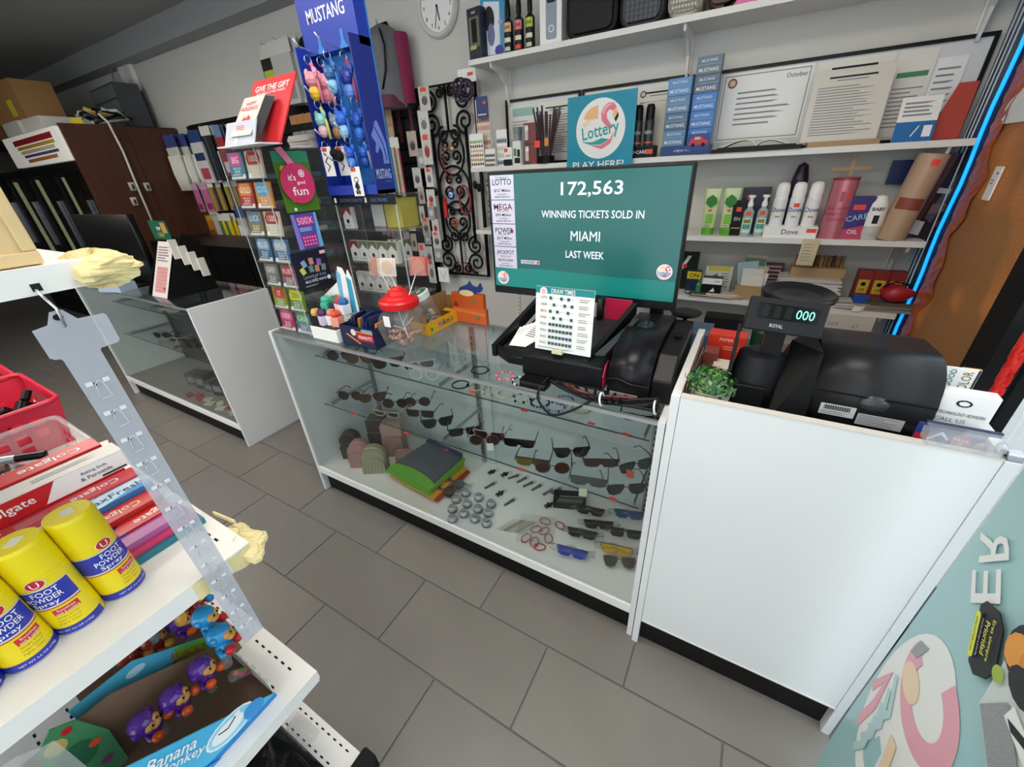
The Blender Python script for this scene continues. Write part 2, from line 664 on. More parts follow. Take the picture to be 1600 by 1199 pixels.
# register counter
t = thing('register_counter', 'tall white counter with a black kick plate, carrying the cash register', 'counter', (1.767, -.014, 0))
WC = mat('#eceef0', .3)
MB().box((0, 0, 0), (.021, .5, 1.06), WC).build('end_panel', t, bevel=.0015)
MB().box((.58, 0, 0), (.601, .5, 1.06), WC).build('end_panel', t, bevel=.0015)
MB().box((.022, .002, .14), (.579, .02, 1.058), WC).build('front_panel', t, bevel=.001)
MB().box((.022, 0, .136), (.579, .02, .141), mat('#dcdcda', .4)).build('lower_edge', t)
MB().box((.021, .03, 0), (.58, .045, .137), mat('#0d0d0e', .5)).build('kick_plate', t)
MB().box((.021, .02, .955), (.58, .5, .975), mat('#d9d4cb', .4)).build('deck', t)
MB().box((.022, .001, 1.058), (.579, .021, 1.061), mat('#ddd6cc', .4)).build('top_edge', t)

# ================================================================ reusable builders for goods
def front(mb, x0, z0, y):
    """print face looking towards -Y, lower left corner at x0, z0"""
    return Print(mb, (x0, y, z0), (1, 0, 0), (0, 0, 1))


def carton(name, label, cat, at, w, d, h, m, rz=0, pr=None, group=None, side=None, rx=0, part='label_print', ry=0):
    """box whose front looks to -Y; at = middle of its underside; pr(Print, w, h) prints the front"""
    b = MB().box((-w / 2, -d / 2, 0), (w / 2, d / 2, h), m)
    if not pr and not side:
        return one(b, name, label, cat, at, rz, group, rx, ry)
    t = thing(name, label, cat, at, rz, group, rx, ry)
    b.build('box_body', t, bevel=.0008)
    q = MB()
    if pr:
        pr(front(q, -w / 2, 0, -d / 2), w, h)
    if side:
        side(Print(q, (w / 2, -d / 2, 0), (0, 1, 0), (0, 0, 1)), d, h)
    q.build(part, t)
    return t


def can(name, label, cat, at, prof, m, group=None, n=20, cap=None, pr=None, r=.025, rz=0, capname='cap'):
    t = thing(name, label, cat, at, rz, group)
    MB().lathe(prof, m, n=n).build('body', t)
    if cap:
        MB().lathe(cap[0], cap[1], n=n).build(capname, t)
    if pr:
        q = MB()
        pr(q)
        q.build('label_print', t)
    return t


def curved(q, r, z0, z1, a0, a1, m, n=8, off=.0004):
    """a patch of label wrapped on a cylinder; angles in degrees, -90 looks to -Y"""
    vs = []
    for i in range(n + 1):
        a = radians(a0 + (a1 - a0) * i / n)
        vs += [((r + off) * cos(a), (r + off) * sin(a), z0), ((r + off) * cos(a), (r + off) * sin(a), z1)]
    q.add(vs, [(2 * i, 2 * i + 2, 2 * i + 3, 2 * i + 1) for i in range(n)], m, True)


def wrap_text(q, t, r, ac, zc, h, m, w=None, bold=.02, off=.0009):
    """text wrapped on a cylinder around angle ac"""
    vs, fs, W, H = text_mesh(t, bold)
    ww = w or W / H * h
    P = []
    for p in vs:
        a = radians(ac) + (p[0] - .5) * ww / r
        P.append(((r + off) * cos(a), (r + off) * sin(a), zc + (p[1] - .5) * h))
    q.add(P, fs, m)


TEAL = mat('#13878d', .45)
TEALD = mat('#0f6a70', .45)
PINK = mat('#ef7d95', .5)
PINKL = mat('#f8b9c0', .5)
PEACH = mat('#f6c48c', .5)
LOGOINK = mat('#2b2630', .5)
TURQ = mat('#2fa9a6', .5)


def flamingo(p, x, y, r, mirror=1, ang=0, words=True, cols=None):
    """round lottery emblem: white disc, flamingo head and neck, lettering, swoosh"""
    w, pk, pl, pe, ik, tq = cols or (WHITEP, PINK, PINKL, PEACH, LOGOINK, TURQ)
    ca, sa = cos(radians(ang)), sin(radians(ang))

    def T(l):
        return [(x + r * (mirror * a * ca - b * sa), y + r * (mirror * a * sa + b * ca)) for a, b in l]

    def poly(l, m):
        l = T(l)
        p.poly(l if mirror > 0 else l[::-1], m)
    p.disc(x, y, r, w, n=32)
    poly(oval(-.1, .35, .58, .42, 16, 90, 180) + [(-.1, .35)], pe)
    # neck
    nk = [(.22, .1), (.05, .28), (.02, .5), (.1, .7), (.28, .82), (.5, .8), (.62, .66), (.6, .52), (.46, .56), (.34, .6), (.25, .5), (.26, .34), (.42, .14), (.5, 0), (.36, -.02)]
    poly(nk, pk)
    poly([(.08, .5), (.12, .68), (.28, .79), (.48, .77), (.3, .7), (.18, .6), (.14, .45)], pl)
    poly([(.6, .66), (.68, .5), (.62, .36), (.5, .34), (.48, .52)], pe)
    poly([(.68, .5), (.72, .36), (.62, .18), (.55, .3), (.62, .38)], ik)
    poly([(-.75, -.38), (-.3, -.42), (.1, -.3), (.4, -.36), (.05, -.52), (-.4, -.5)], tq)
    poly([(-.4, -.52), (.05, -.55), (.42, -.36), (.6, -.08), (.45, -.5), (.1, -.68)], pk)
    if words and mirror > 0:
        p.text('FLORIDA', x - r * .38, y + r * .36, r * .13, PEACH, ang=38)
        p.text('Lottery', x + r * .02, y - r * .1, r * .56, tq, w=r * 1.5, bold=.03, ang=8)


# ================================================================ back-wall shelving
SW = mat('#e3e2df', .4)
Z1, Z2, Z3, Z4 = 2.15, 1.59, 1.2, .868


def shelf(label, x0, x1, z, y0=1.55, th=.026):
    t = thing('wall_shelf', label, 'shelf', (x0, 0, z), 0, 'white wall shelves')
    MB().box((0, y0, -th), (x1 - x0, YB - .012, 0), SW).build('board', t, bevel=.001)
    for xx in [q for q in (.33, 1.40, 2.49) if x0 - .01 < q < x1]:
        b = MB()
        prof = [(0, -th), (0, -.22), (.02, -.22), (.05, -.12), (.12, -.07), (.21, -.05), (.22, -th)]
        b.T = A(loc(xx - x0, YB - .012, 0), Mx(((0, 0, 1, 0), (-1, 0, 0, 0), (0, 1, 0, 0), (0, 0, 0, 1))))
        b.prism(prof, -.006, .006, SW)
        b.build('bracket', t)
    return t


shelf('topmost white wall shelf carrying bags and spray bottles', .19, 2.56, Z1)
shelf('white wall shelf under the framed papers, behind the round lottery sign', .14, 2.555, Z2)
shelf('white wall shelf carrying white deodorant cans and a pink canister', .14, 2.535, Z3)
shelf('lowest white wall shelf cluttered with stacks of paper', 1.3, 2.54, Z4)
for xx, nm in ((.33, 'left end of the wall shelves'), (1.40, 'middle of the wall shelves'), (2.49, 'right end of the wall shelves')):
    b = MB().box((xx - .012, YB - .012, .3), (xx + .012, YB, 2.3), SW)
    for k in range(60):
        b.box((xx - .003, YB - .0125, .33 + k * .032), (xx + .003, YB - .012, .348 + k * .032), DARK)
    one(b, 'shelf_standard', 'white slotted shelf standard on the wall at the ' + nm, 'shelf rail', group='slotted shelf standards')

# blue light strip in the corner, its blue glow painted as a dark panel beside it
t = thing('led_strip', 'glowing blue LED light strip running up the wall corner beside the shelves', 'light strip', (0, 0, 0))
LED = mat('#12a4ff', .4, emit=1.1)
MB().tube([(2.575, 1.60 + .012 * sin(k * 1.3), .25 + k * .09) for k in range(24)], .0065, LED, 6).build('glowing_tube', t)
o = MB().box((2.575, 1.61, .2), (2.598, 1.795, 2.62), mat('#123a63', .35, noise=.3, scale=8)).build('trim_3')
o['kind'] = 'structure'
b = MB()
for k in range(3):
    b.tube([(2.57, 1.63 + .05 * k, 2.4), (2.565, 1.66 + .04 * k, 1.6), (2.56, 1.64 + .05 * k, .9), (2.57, 1.68 + .03 * k, .3)], .003, mat('#cfd6da', .5))
one(b, 'loose_cable', 'thin white cables hanging down the corner panel painted with blue glow', 'cable')
# things stuck on the brown board
b = MB().box((-.006, -.028, -.055), (0, .028, .055), WHITEP)
t = thing('paper_tag', 'small white paper tag stuck on the brown board', 'tag', (2.595, 1.345, 1.439))
b.build('card', t)
q = MB()
Print(q, (-.006, .028, -.055), (0, -1, 0), (0, 0, 1)).greek(.012, .05, .04, .07, 2, FAINT).rect(.035, .085, .046, .092, INK)
q.build('print', t)
one(MB().box((-.014, -.04, -.03), (0, .04, .03), mat('#15304f', .5)), 'tape_patch', 'dark blue tape patch on the edge of the brown board', 'tape', (2.590, 1.652, 1.294))
b = MB().box((-.004, -.16, -.1), (0, .1, .12), WHITEP)
one(b, 'paper_sheet', 'white sheet of paper stuck high on the brown board', 'paper', (2.597, 1.463, 1.730))

# ================================================================ framed papers under the top shelf
DOC = mat('#dfe0e2', .5)


def framed(label, x0, x1, h, docs):
    t = thing('document_frame', label, 'picture frame', (x0, YB - .012, Z2 + .001), 0, 'black framed papers')
    w = x1 - x0
    fr = MB()
    for a, b_ in (((0, -.014, 0), (w, 0, .014)), ((0, -.014, h - .014), (w, 0, h)), ((0, -.014, .014), (.014, 0, h - .014)), ((w - .014, -.014, .014), (w, 0, h - .014))):
        fr.box(a, b_, BLACK)
    fr.build('frame', t)
    MB().box((.014, -.004, .014), (w - .014, -.001, h - .014), DOC).build('backing_sheet', t)
    for k, (a, c, z0, z1, m_, fn) in enumerate(docs):
        d = MB().box((a, -.0062 - .0008 * k, z0), (c, -.0052 - .0008 * k, z1), m_)
        fn(Print(d, (a, -.0062 - .0008 * k, z0), (1, 0, 0), (0, 0, 1)), c - a, z1 - z0)
        d.build('document', t)
    return t


def letter(seed, seal=None, lines=14, head=True):
    def f(p, w, h):
        if head:
            p.rect(w * .2, h * .88, w * .8, h * .905, INK)
            p.rect(w * .3, h * .84, w * .7, h * .855, FAINT)
        p.greek(w * .08, h * .08, w * .92, h * .78, lines, FAINT, .35, seed)
        if seal:
            p.disc(w * .14, h * .88, w * .07, mat(seal, .5))
            p.disc(w * .14, h * .88, w * .045, mat('#e0cdb8', .5))
    return f


def certificate(p, w, h):
    p.line([(w * .03, h * .04), (w * .97, h * .04), (w * .97, h * .96), (w * .03, h * .96), (w * .03, h * .04)], .004, FAINT)
    p.disc(w * .12, h * .86, w * .055, mat('#8c4a36', .5)).disc(w * .12, h * .86, w * .035, mat('#dcc0a8', .5))
    p.text('October', w * .84, h * .88, h * .06, INK, bold=.0)
    p.greek(w * .2, h * .22, w * .85, h * .75, 7, FAINT, .3, 4)


framed('black framed papers with a teal headed form, nearest the iron grille', .30, .815, .37, [
    (.03, .21, .03, .33, PAPER, lambda p, w, h: p.rect(w * .1, h * .82, w * .98, h * .97, mat('#9cc4bd', .5)).greek(w * .08, h * .1, w * .92, h * .75, 12, FAINT, .3, 3)),
    (.235, .49, .03, .335, PAPER, letter(5, lines=16))])
framed('black framed papers behind the round lottery sign', .825, 1.41, .37, [
    (.03, .31, .03, .35, PAPER, letter(8, '#5b6570')), (.325, .56, .03, .345, PAPER, letter(9, '#39414a'))])
framed('widest black frame with certificate and notices, above the open book', 1.43, 2.555, .365, [
    (.02, .14, .03, .345, PAPER, letter(12, '#9c5648', 16)), (.15, .53, .05, .345, WHITEP, certificate), (.545, .82, .025, .345, PAPER, letter(15, lines=22)),
    (.83, .96, .025, .34, PAPER, lambda p, w, h: p.rect(w * .1, h * .7, w * .9, h * .76, mat('#3f8a64', .5)).greek(w * .1, h * .1, w * .9, h * .6, 10, FAINT, .3, 2)),
    (.965, 1.06, .025, .3, WHITEP, lambda p, w, h: p.rect(0, 0, w, h * .3, mat('#1c6db0', .5)).rect(w * .65, h * .08, w * .9, h * .22, WHITEP).greek(w * .1, h * .4, w * .9, h * .9, 6, FAINT, .3, 6))])

# ================================================================ goods on the topmost shelf
carton('phone_box', 'dark navy phone accessory box at the left end of the topmost shelf', 'box', (.235, 1.60, Z1), .10, .05, .235, mat('#1b2334', .4), -8,
       lambda p, w, h: p.rect(.012, .06, w - .012, h - .04, mat('#6d6a5e', .5)).rect(.03, .08, w - .03, h - .05, BLACK).rect(.012, .05, w * .6, .068, mat('#a6c26a', .5)).text('tech', w * .5, h - .02, .012, WHITEP))
carton('massager_box', 'blue and purple boxed gadget on the topmost shelf', 'box', (0.328, 1.66, Z1), .15, .07, .29, mat('#2f93c6', .4), 4,
       lambda p, w, h: p.poly([(.0, .02), (w * .75, .02), (w * .8, h * .85), (.02, h * .9)], mat('#dfe6ee', .5)).poly(oval(w * .35, h * .62, w * .22, h * .2, 14), DARK).poly(oval(w * .4, h * .38, w * .16, h * .18, 12), mat('#6d6f9a', .5)).disc(w * .82, h * .55, .013, mat('#c78ad0', .5)).poly(oval(w * .72, h * .12, .03, .026, 8), mat('#3f3a9a', .5)))
for k, (px, c1, c2) in enumerate(((805, '#e0b48a', 'peach'), (821, '#e8757a', 'red'), (837, '#a8c23a', 'green'))):
    m1 = mat(c1, .4)

    def pr(q, m1=m1):
        curved(q, .026, .095, .135, -150, -30, m1)
        curved(q, .026, .05, .07, -140, -40, mat('#e6ddc0', .5))
        curved(q, .026, .012, .03, -130, -50, STICK if k == 1 else mat('#cfcac0', .5))
        wrap_text(q, 'CAR', .026, -90, .115, .014, BLACK)
    can('spray_bottle', 'black car scent spray bottle with a %s label on the topmost shelf' % c2, 'spray bottle', (.445 + k * .068, 1.60, Z1),
        [(0, 0), (.026, 0), (.026, .14), (.012, .155), (.012, .165)], mat('#17181b', .35), 'car scent spray bottles',
        cap=([(.014, .165), (.014, .2), (.010, .235), (0, .235)], BLACK), pr=pr)


def doorbell(p, w, h):
    p.poly(rrect(w * .28, h * .1, w * .78, h * .92, .012), mat('#8e9aa8', .4))
    p.poly(rrect(w * .33, h * .6, w * .73, h * .89, .01), mat('#20242a', .3)).disc(w * .53, h * .82, .012, BLACK)
    p.disc(w * .53, h * .25, .016, mat('#dfe4ea', .4)).disc(w * .53, h * .25, .011, mat('#8e9aa8', .4))


carton('doorbell_box', 'white box picturing a grey video doorbell on the topmost shelf', 'box', (0.702 - .005, 1.64, Z1), .125, .06, .30, WHITEP, 3, doorbell)


def handbag(label, x, w, h, m, edge, pattern=None, tagged=False, rz=0):
    t = thing('handbag', label, 'bag', (x, 1.64, Z1), rz, 'bags on the topmost shelf')
    MB().T
    b = MB()
    b.T = A(loc(0, .05, 0), rot(90))
    b.prism(rrect(-w / 2, 0, w / 2, h, .05, 4), 0, .1, m, True)
    b.build('body', t, bevel=.006)
    p = MB()
    p.T = A(loc(0, -.052, 0), rot(90))
    p.prism(rrect(-w * .42, .02, w * .42, h * .62, .035, 4), 0, .018, m, True)
    p.build('front_pocket', t, bevel=.004)
    z = MB()
    pts = rrect(-w / 2 + .004, .004, w / 2 - .004, h - .004, .05, 4)
    z.tube([(x_, -.052, y_) for x_, y_ in pts], .005, edge, 5, True)
    z.build('piping', t)
    if pattern:
        q = MB()
        P = front(q, -w / 2, 0, -.0705)
        for i in range(9):
            for j in range(9):
                u_, v_ = .02 + i * (w - .04) / 8, .03 + j * (h * .6 - .05) / 8
                if w * .1 < u_ < w * .9:
                    P.poly([(u_, v_ - .011), (u_ + .009, v_), (u_, v_ + .011), (u_ - .009, v_)], pattern)
                    P.h -= P.step
        P2 = front(q, -w / 2, 0, -.0508)
        for i in range(9):
            for j in range(3):
                u_, v_ = .05 + i * (w - .1) / 8, h * .68 + j * .03
                P2.poly([(u_, v_ - .011), (u_ + .009, v_), (u_, v_ + .011), (u_ - .009, v_)], pattern)
                P2.h -= P2.step
        q.build('diamond_pattern', t)
    if tagged:
        g = MB().box((-.05, -.078, .19), (.0, -.075, .36), WHITEP)
        front(g, -.05, .19, -.078).text('PRICE', .025, .03, .012, INK)
        g.build('price_tag', t)


handbag('black shoulder bag with a long white price tag on the topmost shelf', .935, .27, .36, mat('#15161a', .45), BLACK, None, True)
handbag('dark grey patterned handbag on the topmost shelf', 1.19, .215, .36, mat('#2b2e35', .5), BLACK, mat('#4a4f5a', .5))
handbag('pale beige patterned handbag on the topmost shelf', 1.385, .15, .34, mat('#cfc9bc', .5), mat('#a79f90', .5), mat('#8a8478', .5))
handbag('small brown handbag on the topmost shelf', 1.545, .13, .30, mat('#4a2c22', .45), mat('#2d1a14', .5))
carton('toy_box', 'bright pink boxed toy at the right end of the topmost shelf goods', 'box', (1.611, 1.62, Z1), .12, .06, .2, mat('#e06aa6', .4), 0,
       lambda p, w, h: p.disc(w * .5, h * .3, .03, RED).disc(w * .4, h * .6, .025, mat('#f3b8d4', .5)))

# ================================================================ goods on the second shelf
# hanging nail kits and cards at the left
def nailcard(label, at, w, h, rows, cols, base=None, rz=0):
    t = thing('nail_card', label, 'nail card', at, rz, 'cards of press-on nails')
    MB().box((-w / 2, -.004, 0), (w / 2, 0, h), base or WHITEP).build('card', t)
    n = MB()
    for j in range(rows):
        for i in range(6):
            x_ = -w * .4 + i * w * .16
            n.ball((x_, -.006, h * .1 + j * h * .8 / rows), (w * .06, .004, h * .28 / rows), mat(cols[j % len(cols)], .25), 8)
    n.build('press_on_nails', t)
    return t


nailcard('tall clear pack of nails with a navy top card, hanging at the shelf end', (.235, 1.60, 1.66), .10, .30, 6, ('#d89a8e', '#b05a5a', '#e6c9bc'), mat('#d9cfc0', .5))
one(front(MB().box((-.04, -.006, 0), (.04, 0, .11), mat('#223a73', .4)), -.04, 0, -.006).rect(.01, .015, .07, .02, WHITEP).rect(.05, .07, .072, .085, STICK).mb,
    'blister_card', 'navy blue blister card hanging at the left end of the wall shelves', 'card', (.25, 1.575, 1.86))
nailcard('white card of red and green press-on nails standing at the shelf edge', (.195, 1.565, Z2), .105, .19, 6, ('#8f2436', '#9ab04a', '#c33a44', '#d8c66a'))
nailcard('small card of dark red press-on nails beside the pen cup', (.29, 1.57, Z2), .075, .10, 3, ('#3a2a3a', '#7a1f30'))
nailcard('pale card with a row of teal charms on the second shelf', (.365, 1.60, Z2), .075, .20, 4, ('#2a6a74', '#d6d2c8', '#d6d2c8'))
for k, (x, c) in enumerate(((.485, '#8d9a9a'), (.51, '#b4c2bd'))):
    can('cosmetic_tube', ('grey' if k == 0 else 'mint') + ' topped squeeze tube upside down in a clear cup', 'tube', (x - .04, 1.66 + .04 * k, Z2), [(0, 0), (.022, 0), (.024, .06), (.02, .17), (.03, .21), (0, .21)], mat(c, .3))
carton('lash_box', 'white eyelash box with a black foot on the second shelf', 'box', (.425, 1.58, Z2), .06, .04, .10, WHITEP, 0, lambda p, w, h: p.rect(0, 0, w, h * .35, BLACK).text('LASH', w / 2, h * .55, .012, INK).rect(w * .1, h * .75, w * .5, h * .95, STICK))
carton('lash_box', 'white eyelash box with a green panel on the second shelf', 'box', (.493, 1.575, Z2), .055, .04, .13, mat('#e4e7e2', .4), 0, lambda p, w, h: p.rect(.005, .05, .025, h * .7, mat('#3f7f62', .4)).rect(.03, .045, .05, h * .65, DARK).rect(.01, .01, .05, .04, INK))
for k in range(2):
    carton('polish_pack', ('upper' if k else 'lower') + ' dark red nail polish pack stacked beside the pen cup', 'pack', (.575, 1.60, Z2 + k * .11), .085, .04, .108, mat('#5d2424', .35), 0,
           lambda p, w, h: p.rect(.006, .02, .03, h - .01, mat('#cdbfb8', .5)).disc(.02, h * .75, .012, mat('#efe8e2', .5)).rect(.04, .0, w - .004, h, mat('#7d1f26', .3)))
t = thing('pen_cup', 'clear cup with a black base holding many dark brushes', 'cup', (.68, 1.585, Z2), 0)
MB().lathe([(.048, 0), (.05, .04)], BLACK).lathe([(0, 0), (.048, 0)], BLACK).build('base', t)
MB().lathe([(.05, .04), (.055, .15)], ACRYL).build('cup_wall', t)
q = MB()
q.box((-.05, -.056, .085), (-.015, -.054, .12), STICK).box((.015, -.056, .09), (.04, -.054, .13), mat('#d88a3a', .5))
q.build('price_sticker', t)
for k in range(17):
    a = k * 2.4
    l = .24 + .05 * R.random()
    e = (.075 * cos(a) * (.4 + .6 * R.random()), .05 * sin(a))
    c = R.choice(['#3a1f26', '#241a20', '#5a2730', '#46222c', '#2b3a52', '#303c46'])
    o = MB().cyl((.02 * cos(a), .02 * sin(a), .01), (.02 * cos(a) + e[0], .02 * sin(a) + e[1], l), .0055, mat(c, .35), n=7)
    one(o, 'makeup_brush', 'dark handled makeup brush standing in the clear cup', 'brush', (.68, 1.585, Z2), group='brushes in the clear cup')

# the lottery sign
t = thing('lottery_sign', 'teal PLAY HERE sign with a round flamingo emblem, standing above the screen', 'sign', (.835, 1.535, Z2 - .052), -3)
SIGNM = mat('#1690ad', .45)
b = MB().box((0, 0, 0), (.385, .006, .36), SIGNM)
b.build('panel', t)
q = MB()
p = front(q, 0, 0, 0)
for i in range(9):
    for j in range(7):
        if (i + j) < 6:
            p.disc(.02 + i * .014, .07 + j * .012, .0025, mat('#0c6f8a', .5), n=6)
            p.h -= p.step
            p.disc(.365 - i * .014, .34 - j * .012, .0025, mat('#0c6f8a', .5), n=6)
            p.h -= p.step
flamingo(p, .195, .20, .14)
p.text('PLAY HERE!', .19, .032, .034, WHITEP, w=.30, bold=.035)
q.build('emblem_and_lettering', t)

# black deodorant cans in a tray
carton('display_tray', 'black cardboard tray under the black deodorant cans', 'tray', (1.235, 1.60, Z2), .17, .07, .055, mat('#1c1d20', .5), -4,
       lambda p, w, h: p.text('MEN+CARE', w * .45, h * .5, .016, WHITEP).rect(w * .78, h * .3, w * .97, h * .7, STICK))
for k in range(2):
    def pr(q):
        curved(q, .024, .055, .062, -170, -10, mat('#d9603a', .4))
        wrap_text(q, 'MEN', .024, -90, .105, .016, mat('#b9bcc0', .4))
        wrap_text(q, 'DRY', .024, -90, .03, .012, mat('#b9bcc0', .4))
    can('deodorant_can', '%s black deodorant spray can in the tray beside the lottery sign' % ('nearer left' if k == 0 else 'right'), 'spray can', (1.215 + k * .058, 1.595 + .01 * k, Z2 + .012),
        [(0, 0), (.024, 0), (.024, .155), (.02, .165)], mat('#34373b', .35, .3), 'black deodorant cans', cap=([(.022, .163), (.022, .215), (.016, .23), (0, .23)], BLACK), pr=pr)
one(MB().box((-.085, 0, 0), (.085, .012, .26), mat('#dfd9c8', .6)), 'blank_card', 'cream card standing behind the black deodorant cans', 'card', (1.30, 1.69, Z2))


# hanging smokers' packs
def packs(label, x, y, n, blue):
    for k in range(n):
        z = Z2 + .045 + k * .073
        c = blue[k % len(blue)]

        def pr(p, w, h):
            p.rect(.002, h * .52, w - .002, h * .56, mat('#7d9fc2', .4)).text('MUSTANG', w / 2, h * .75, .012, mat('#cfe0ef', .4), w=.07).text('MUSTANG', w / 2, h * .25, .015, WHITEP, w=.088)
        carton('smoke_pack', '%s blue smokers pack from the bottom of the %s stack' % (('lowest', 'second', 'third', 'fourth', 'topmost')[k], label), 'pack', (x, y, z), .112, .04, .072, mat(c, .4), -4, pr, 'blue smokers packs on the shelf')


packs('left', 1.405, 1.62, 4, ('#5c87ad', '#56718c', '#5c87ad', '#5c8fc4'))
packs('right', 1.525, 1.64, 5, ('#3c78c2', '#3f80cc', '#3f80cc', '#5a6f84', '#647684'))
carton('car_display_box', 'dark blue cardboard display box with a red car picture under the blue smokers packs', 'box', (1.475, 1.585, Z2), .24, .07, .043, mat('#1b3a75', .4), -4,
       lambda p, w, h: p.text('e-lighter refill', w * .45, h * .5, .014, mat('#c6d6ea', .4)))
t = thing('toy_car', 'small red toy car picture card standing on the blue display box', 'card', (1.535, 1.545, Z2 + .02), -4)
MB().box((-.05, 0, 0), (.05, .003, .07), mat('#1d3f86', .4)).build('card', t)
q = MB()
p = front(q, -.05, 0, 0)
p.poly([(.004, .022), (.096, .022), (.094, .04), (.075, .045), (.06, .06), (.03, .06), (.012, .044)], mat('#c8232b', .3)).poly([(.03, .045), (.06, .045), (.055, .056), (.034, .056)], mat('#9fc4d6', .3)).disc(.026, .022, .009, BLACK).disc(.074, .022, .009, BLACK)
q.build('car_picture', t)

# open book lying on the second shelf
t = thing('open_book', 'open book with cream pages lying on a dark tray on the second shelf', 'book', (1.79, 1.62, Z2 + .018))
PG = mat('#d8cfb8', .7)
for sgn in (-1, 1):
    MB().grid(lambda u, v, s=sgn: (s * u * .15, -.06 + v * .15, .006 + .03 * sin(pi * min(1, u * 1.15)) ** .7 * (1 - u * .55)), 10, 2, PG, thick=.006).build('pages', t)
MB().box((-.165, -.07, 0), (.165, .095, .004), mat('#2a2622', .6)).build('cover', t)
one(MB().box((-.19, -.08, 0), (.19, .11, .017), mat('#1b1a1a', .5)), 'flat_tray', 'flat black tray under the open book', 'tray', (1.79, 1.62, Z2))
one(MB().box((-.09, -.05, 0), (.09, .09, .02), mat('#b9b2a6', .6)), 'flat_carton', 'flat grey carton lying at the shelf edge left of the open book', 'box', (1.60, 1.62, Z2))
one(MB().box((-.13, -.06, 0), (.13, .1, .022), mat('#a78a66', .6)), 'flat_carton', 'flat brown cardboard sheet under the white notice board', 'cardboard', (2.13, 1.64, Z2))
t = thing('notice_board', 'white printed notice leaning at the right end of the second shelf', 'notice', (2.11, 1.63, Z2 + .022), 0, None, -12)
MB().box((-.14, 0, 0), (.14, .006, .28), mat('#dad6cc', .6)).build('sheet', t)
q = MB()
letter(31, lines=18)(front(q, -.14, 0, 0), .28, .28)
q.build('print', t)
carton('leaflet', 'blue and white leaflet standing at the right end of the second shelf', 'leaflet', (2.37, 1.63, Z2), .13, .004, .17, WHITEP, 0,
       lambda p, w, h: p.rect(0, 0, w, h * .45, mat('#1d6cb1', .4)).rect(w * .72, h * .1, w * .93, h * .35, WHITEP).line([(w * .45, h * .12), (w * .6, h * .35)], .004, WHITEP).greek(w * .1, h * .55, w * .9, h * .9, 4, FAINT), rx=-14)
one(MB().add([(0, 0, 0), (.11, 0, 0), (.11, .01, .2), (.05, .01, .2), (0, .004, 0), (.11, .004, 0), (.11, .014, .2), (.05, .014, .2)], [(0, 1, 2, 3), (7, 6, 5, 4), (0, 3, 7, 4), (1, 5, 6, 2), (3, 2, 6, 7), (0, 4, 5, 1)], mat('#b6402e', .5)),
    'red_folder', 'red folder leaning at the far right end of the second shelf', 'folder', (2.42, 1.68, Z2))

# ================================================================ goods on the third shelf
def squeeze(label, x, y=1.62):
    t = thing('squeeze_tube', label, 'tube', (x, y, Z3), 0, 'green squeeze tubes')
    G1, G2 = mat('#c9dba4', .35), mat('#5da82f', .35)
    b = MB()
    prof = [(0, .03), (.4, .028), (1, .003)]
    vs, fs = [], []
    for k, (f, d) in enumerate(((0, .022), (.35, .02), (.7, .012), (1, .002))):
        for i in range(14):
            a = 2 * pi * i / 14
            wx = .027 + .008 * f
            vs.append((wx * cos(a), d * sin(a), .028 + f * .165))
    for k in range(3):
        for i in range(14):
            j = (i + 1) % 14
            fs.append((k * 14 + i, k * 14 + j, k * 14 + 14 + j, k * 14 + 14 + i))
    b.add(vs, fs, G1, True).build('tube_body', t)
    MB().lathe([(0, 0), (.026, 0), (.027, .03), (0, .03)], G2).build('cap', t)
    q = MB()
    p = front(q, -.03, .03, -.0225)
    p.poly([(.006, .105), (.03, .085), (.054, .105), (.05, .125), (.03, .14), (.01, .125)], mat('#2f7d33', .4)).poly([(.014, .02), (.046, .02), (.044, .06), (.016, .06)], mat('#7cbf45', .4))
    p.rect(.022, .07, .036, .08, STICK).greek(.014, .0, .046, .016, 2, FAINT)
    q.build('leaf_label', t)


squeeze('left green squeeze tube with a leaf label beside the screen', 1.640)
squeeze('right green squeeze tube with a leaf label', 1.726 + .005)
carton('cologne_box', 'black cologne carton behind the green tubes', 'box', (1.770 + .005, 1.62, Z3), .05, .04, .145, mat('#16171a', .35), 0, lambda p, w, h: p.rect(.008, .03, w - .008, .034, mat('#b7b43a', .4)).text('EN', w / 2, .07, .014, mat('#c9c9c9', .4)).rect(.016, .1, .036, .118, STICK))
carton('soap_box', 'dark blue soap carton behind the spray bottles', 'box', (1.839, 1.72, Z3), .11, .05, .19, mat('#23273d', .4), 0, lambda p, w, h: p.disc(w * .3, h * .8, .014, mat('#a8353a', .4)))
for k, px in enumerate((1165, 1189)):
    def pr(q):
        curved(q, .021, .015, .075, -150, -30, mat('#cfe4dc', .4))
        curved(q, .021, .03, .05, -130, -50, mat('#4fa39a', .4), off=.0007)
        curved(q, .021, .085, .103, -115, -65, STICK)
        curved(q, .021, .055, .07, -125, -55, mat('#8a8a3a', .4), off=.0007)
    can('mist_bottle', '%s small clear mist bottle with a mint label on the third shelf' % ('left' if k == 0 else 'right'), 'spray bottle', (1.824 + k * .062, 1.60 + .02 * k, Z3), [(0, 0), (.021, 0), (.021, .1), (.01, .115), (.01, .12)], mat('#c4d8d6', .15, clear=.35), 'clear mist bottles',
        cap=([(.011, .12), (.011, .135), (.007, .14), (.007, .155), (.014, .156), (.014, .165), (0, .165)], WHITEP), pr=pr, capname='pump')
XD = 2.020
carton('display_tray', 'white cardboard tray holding three white deodorant cans', 'tray', (XD, 1.60, Z3), .19, .07, .045, WHITEP, 0, lambda p, w, h: p.text('Dove', w * .5, h * .55, .02, mat('#3d4250', .4)).rect(w * .8, h * .5, w * .98, h * .85, STICK))
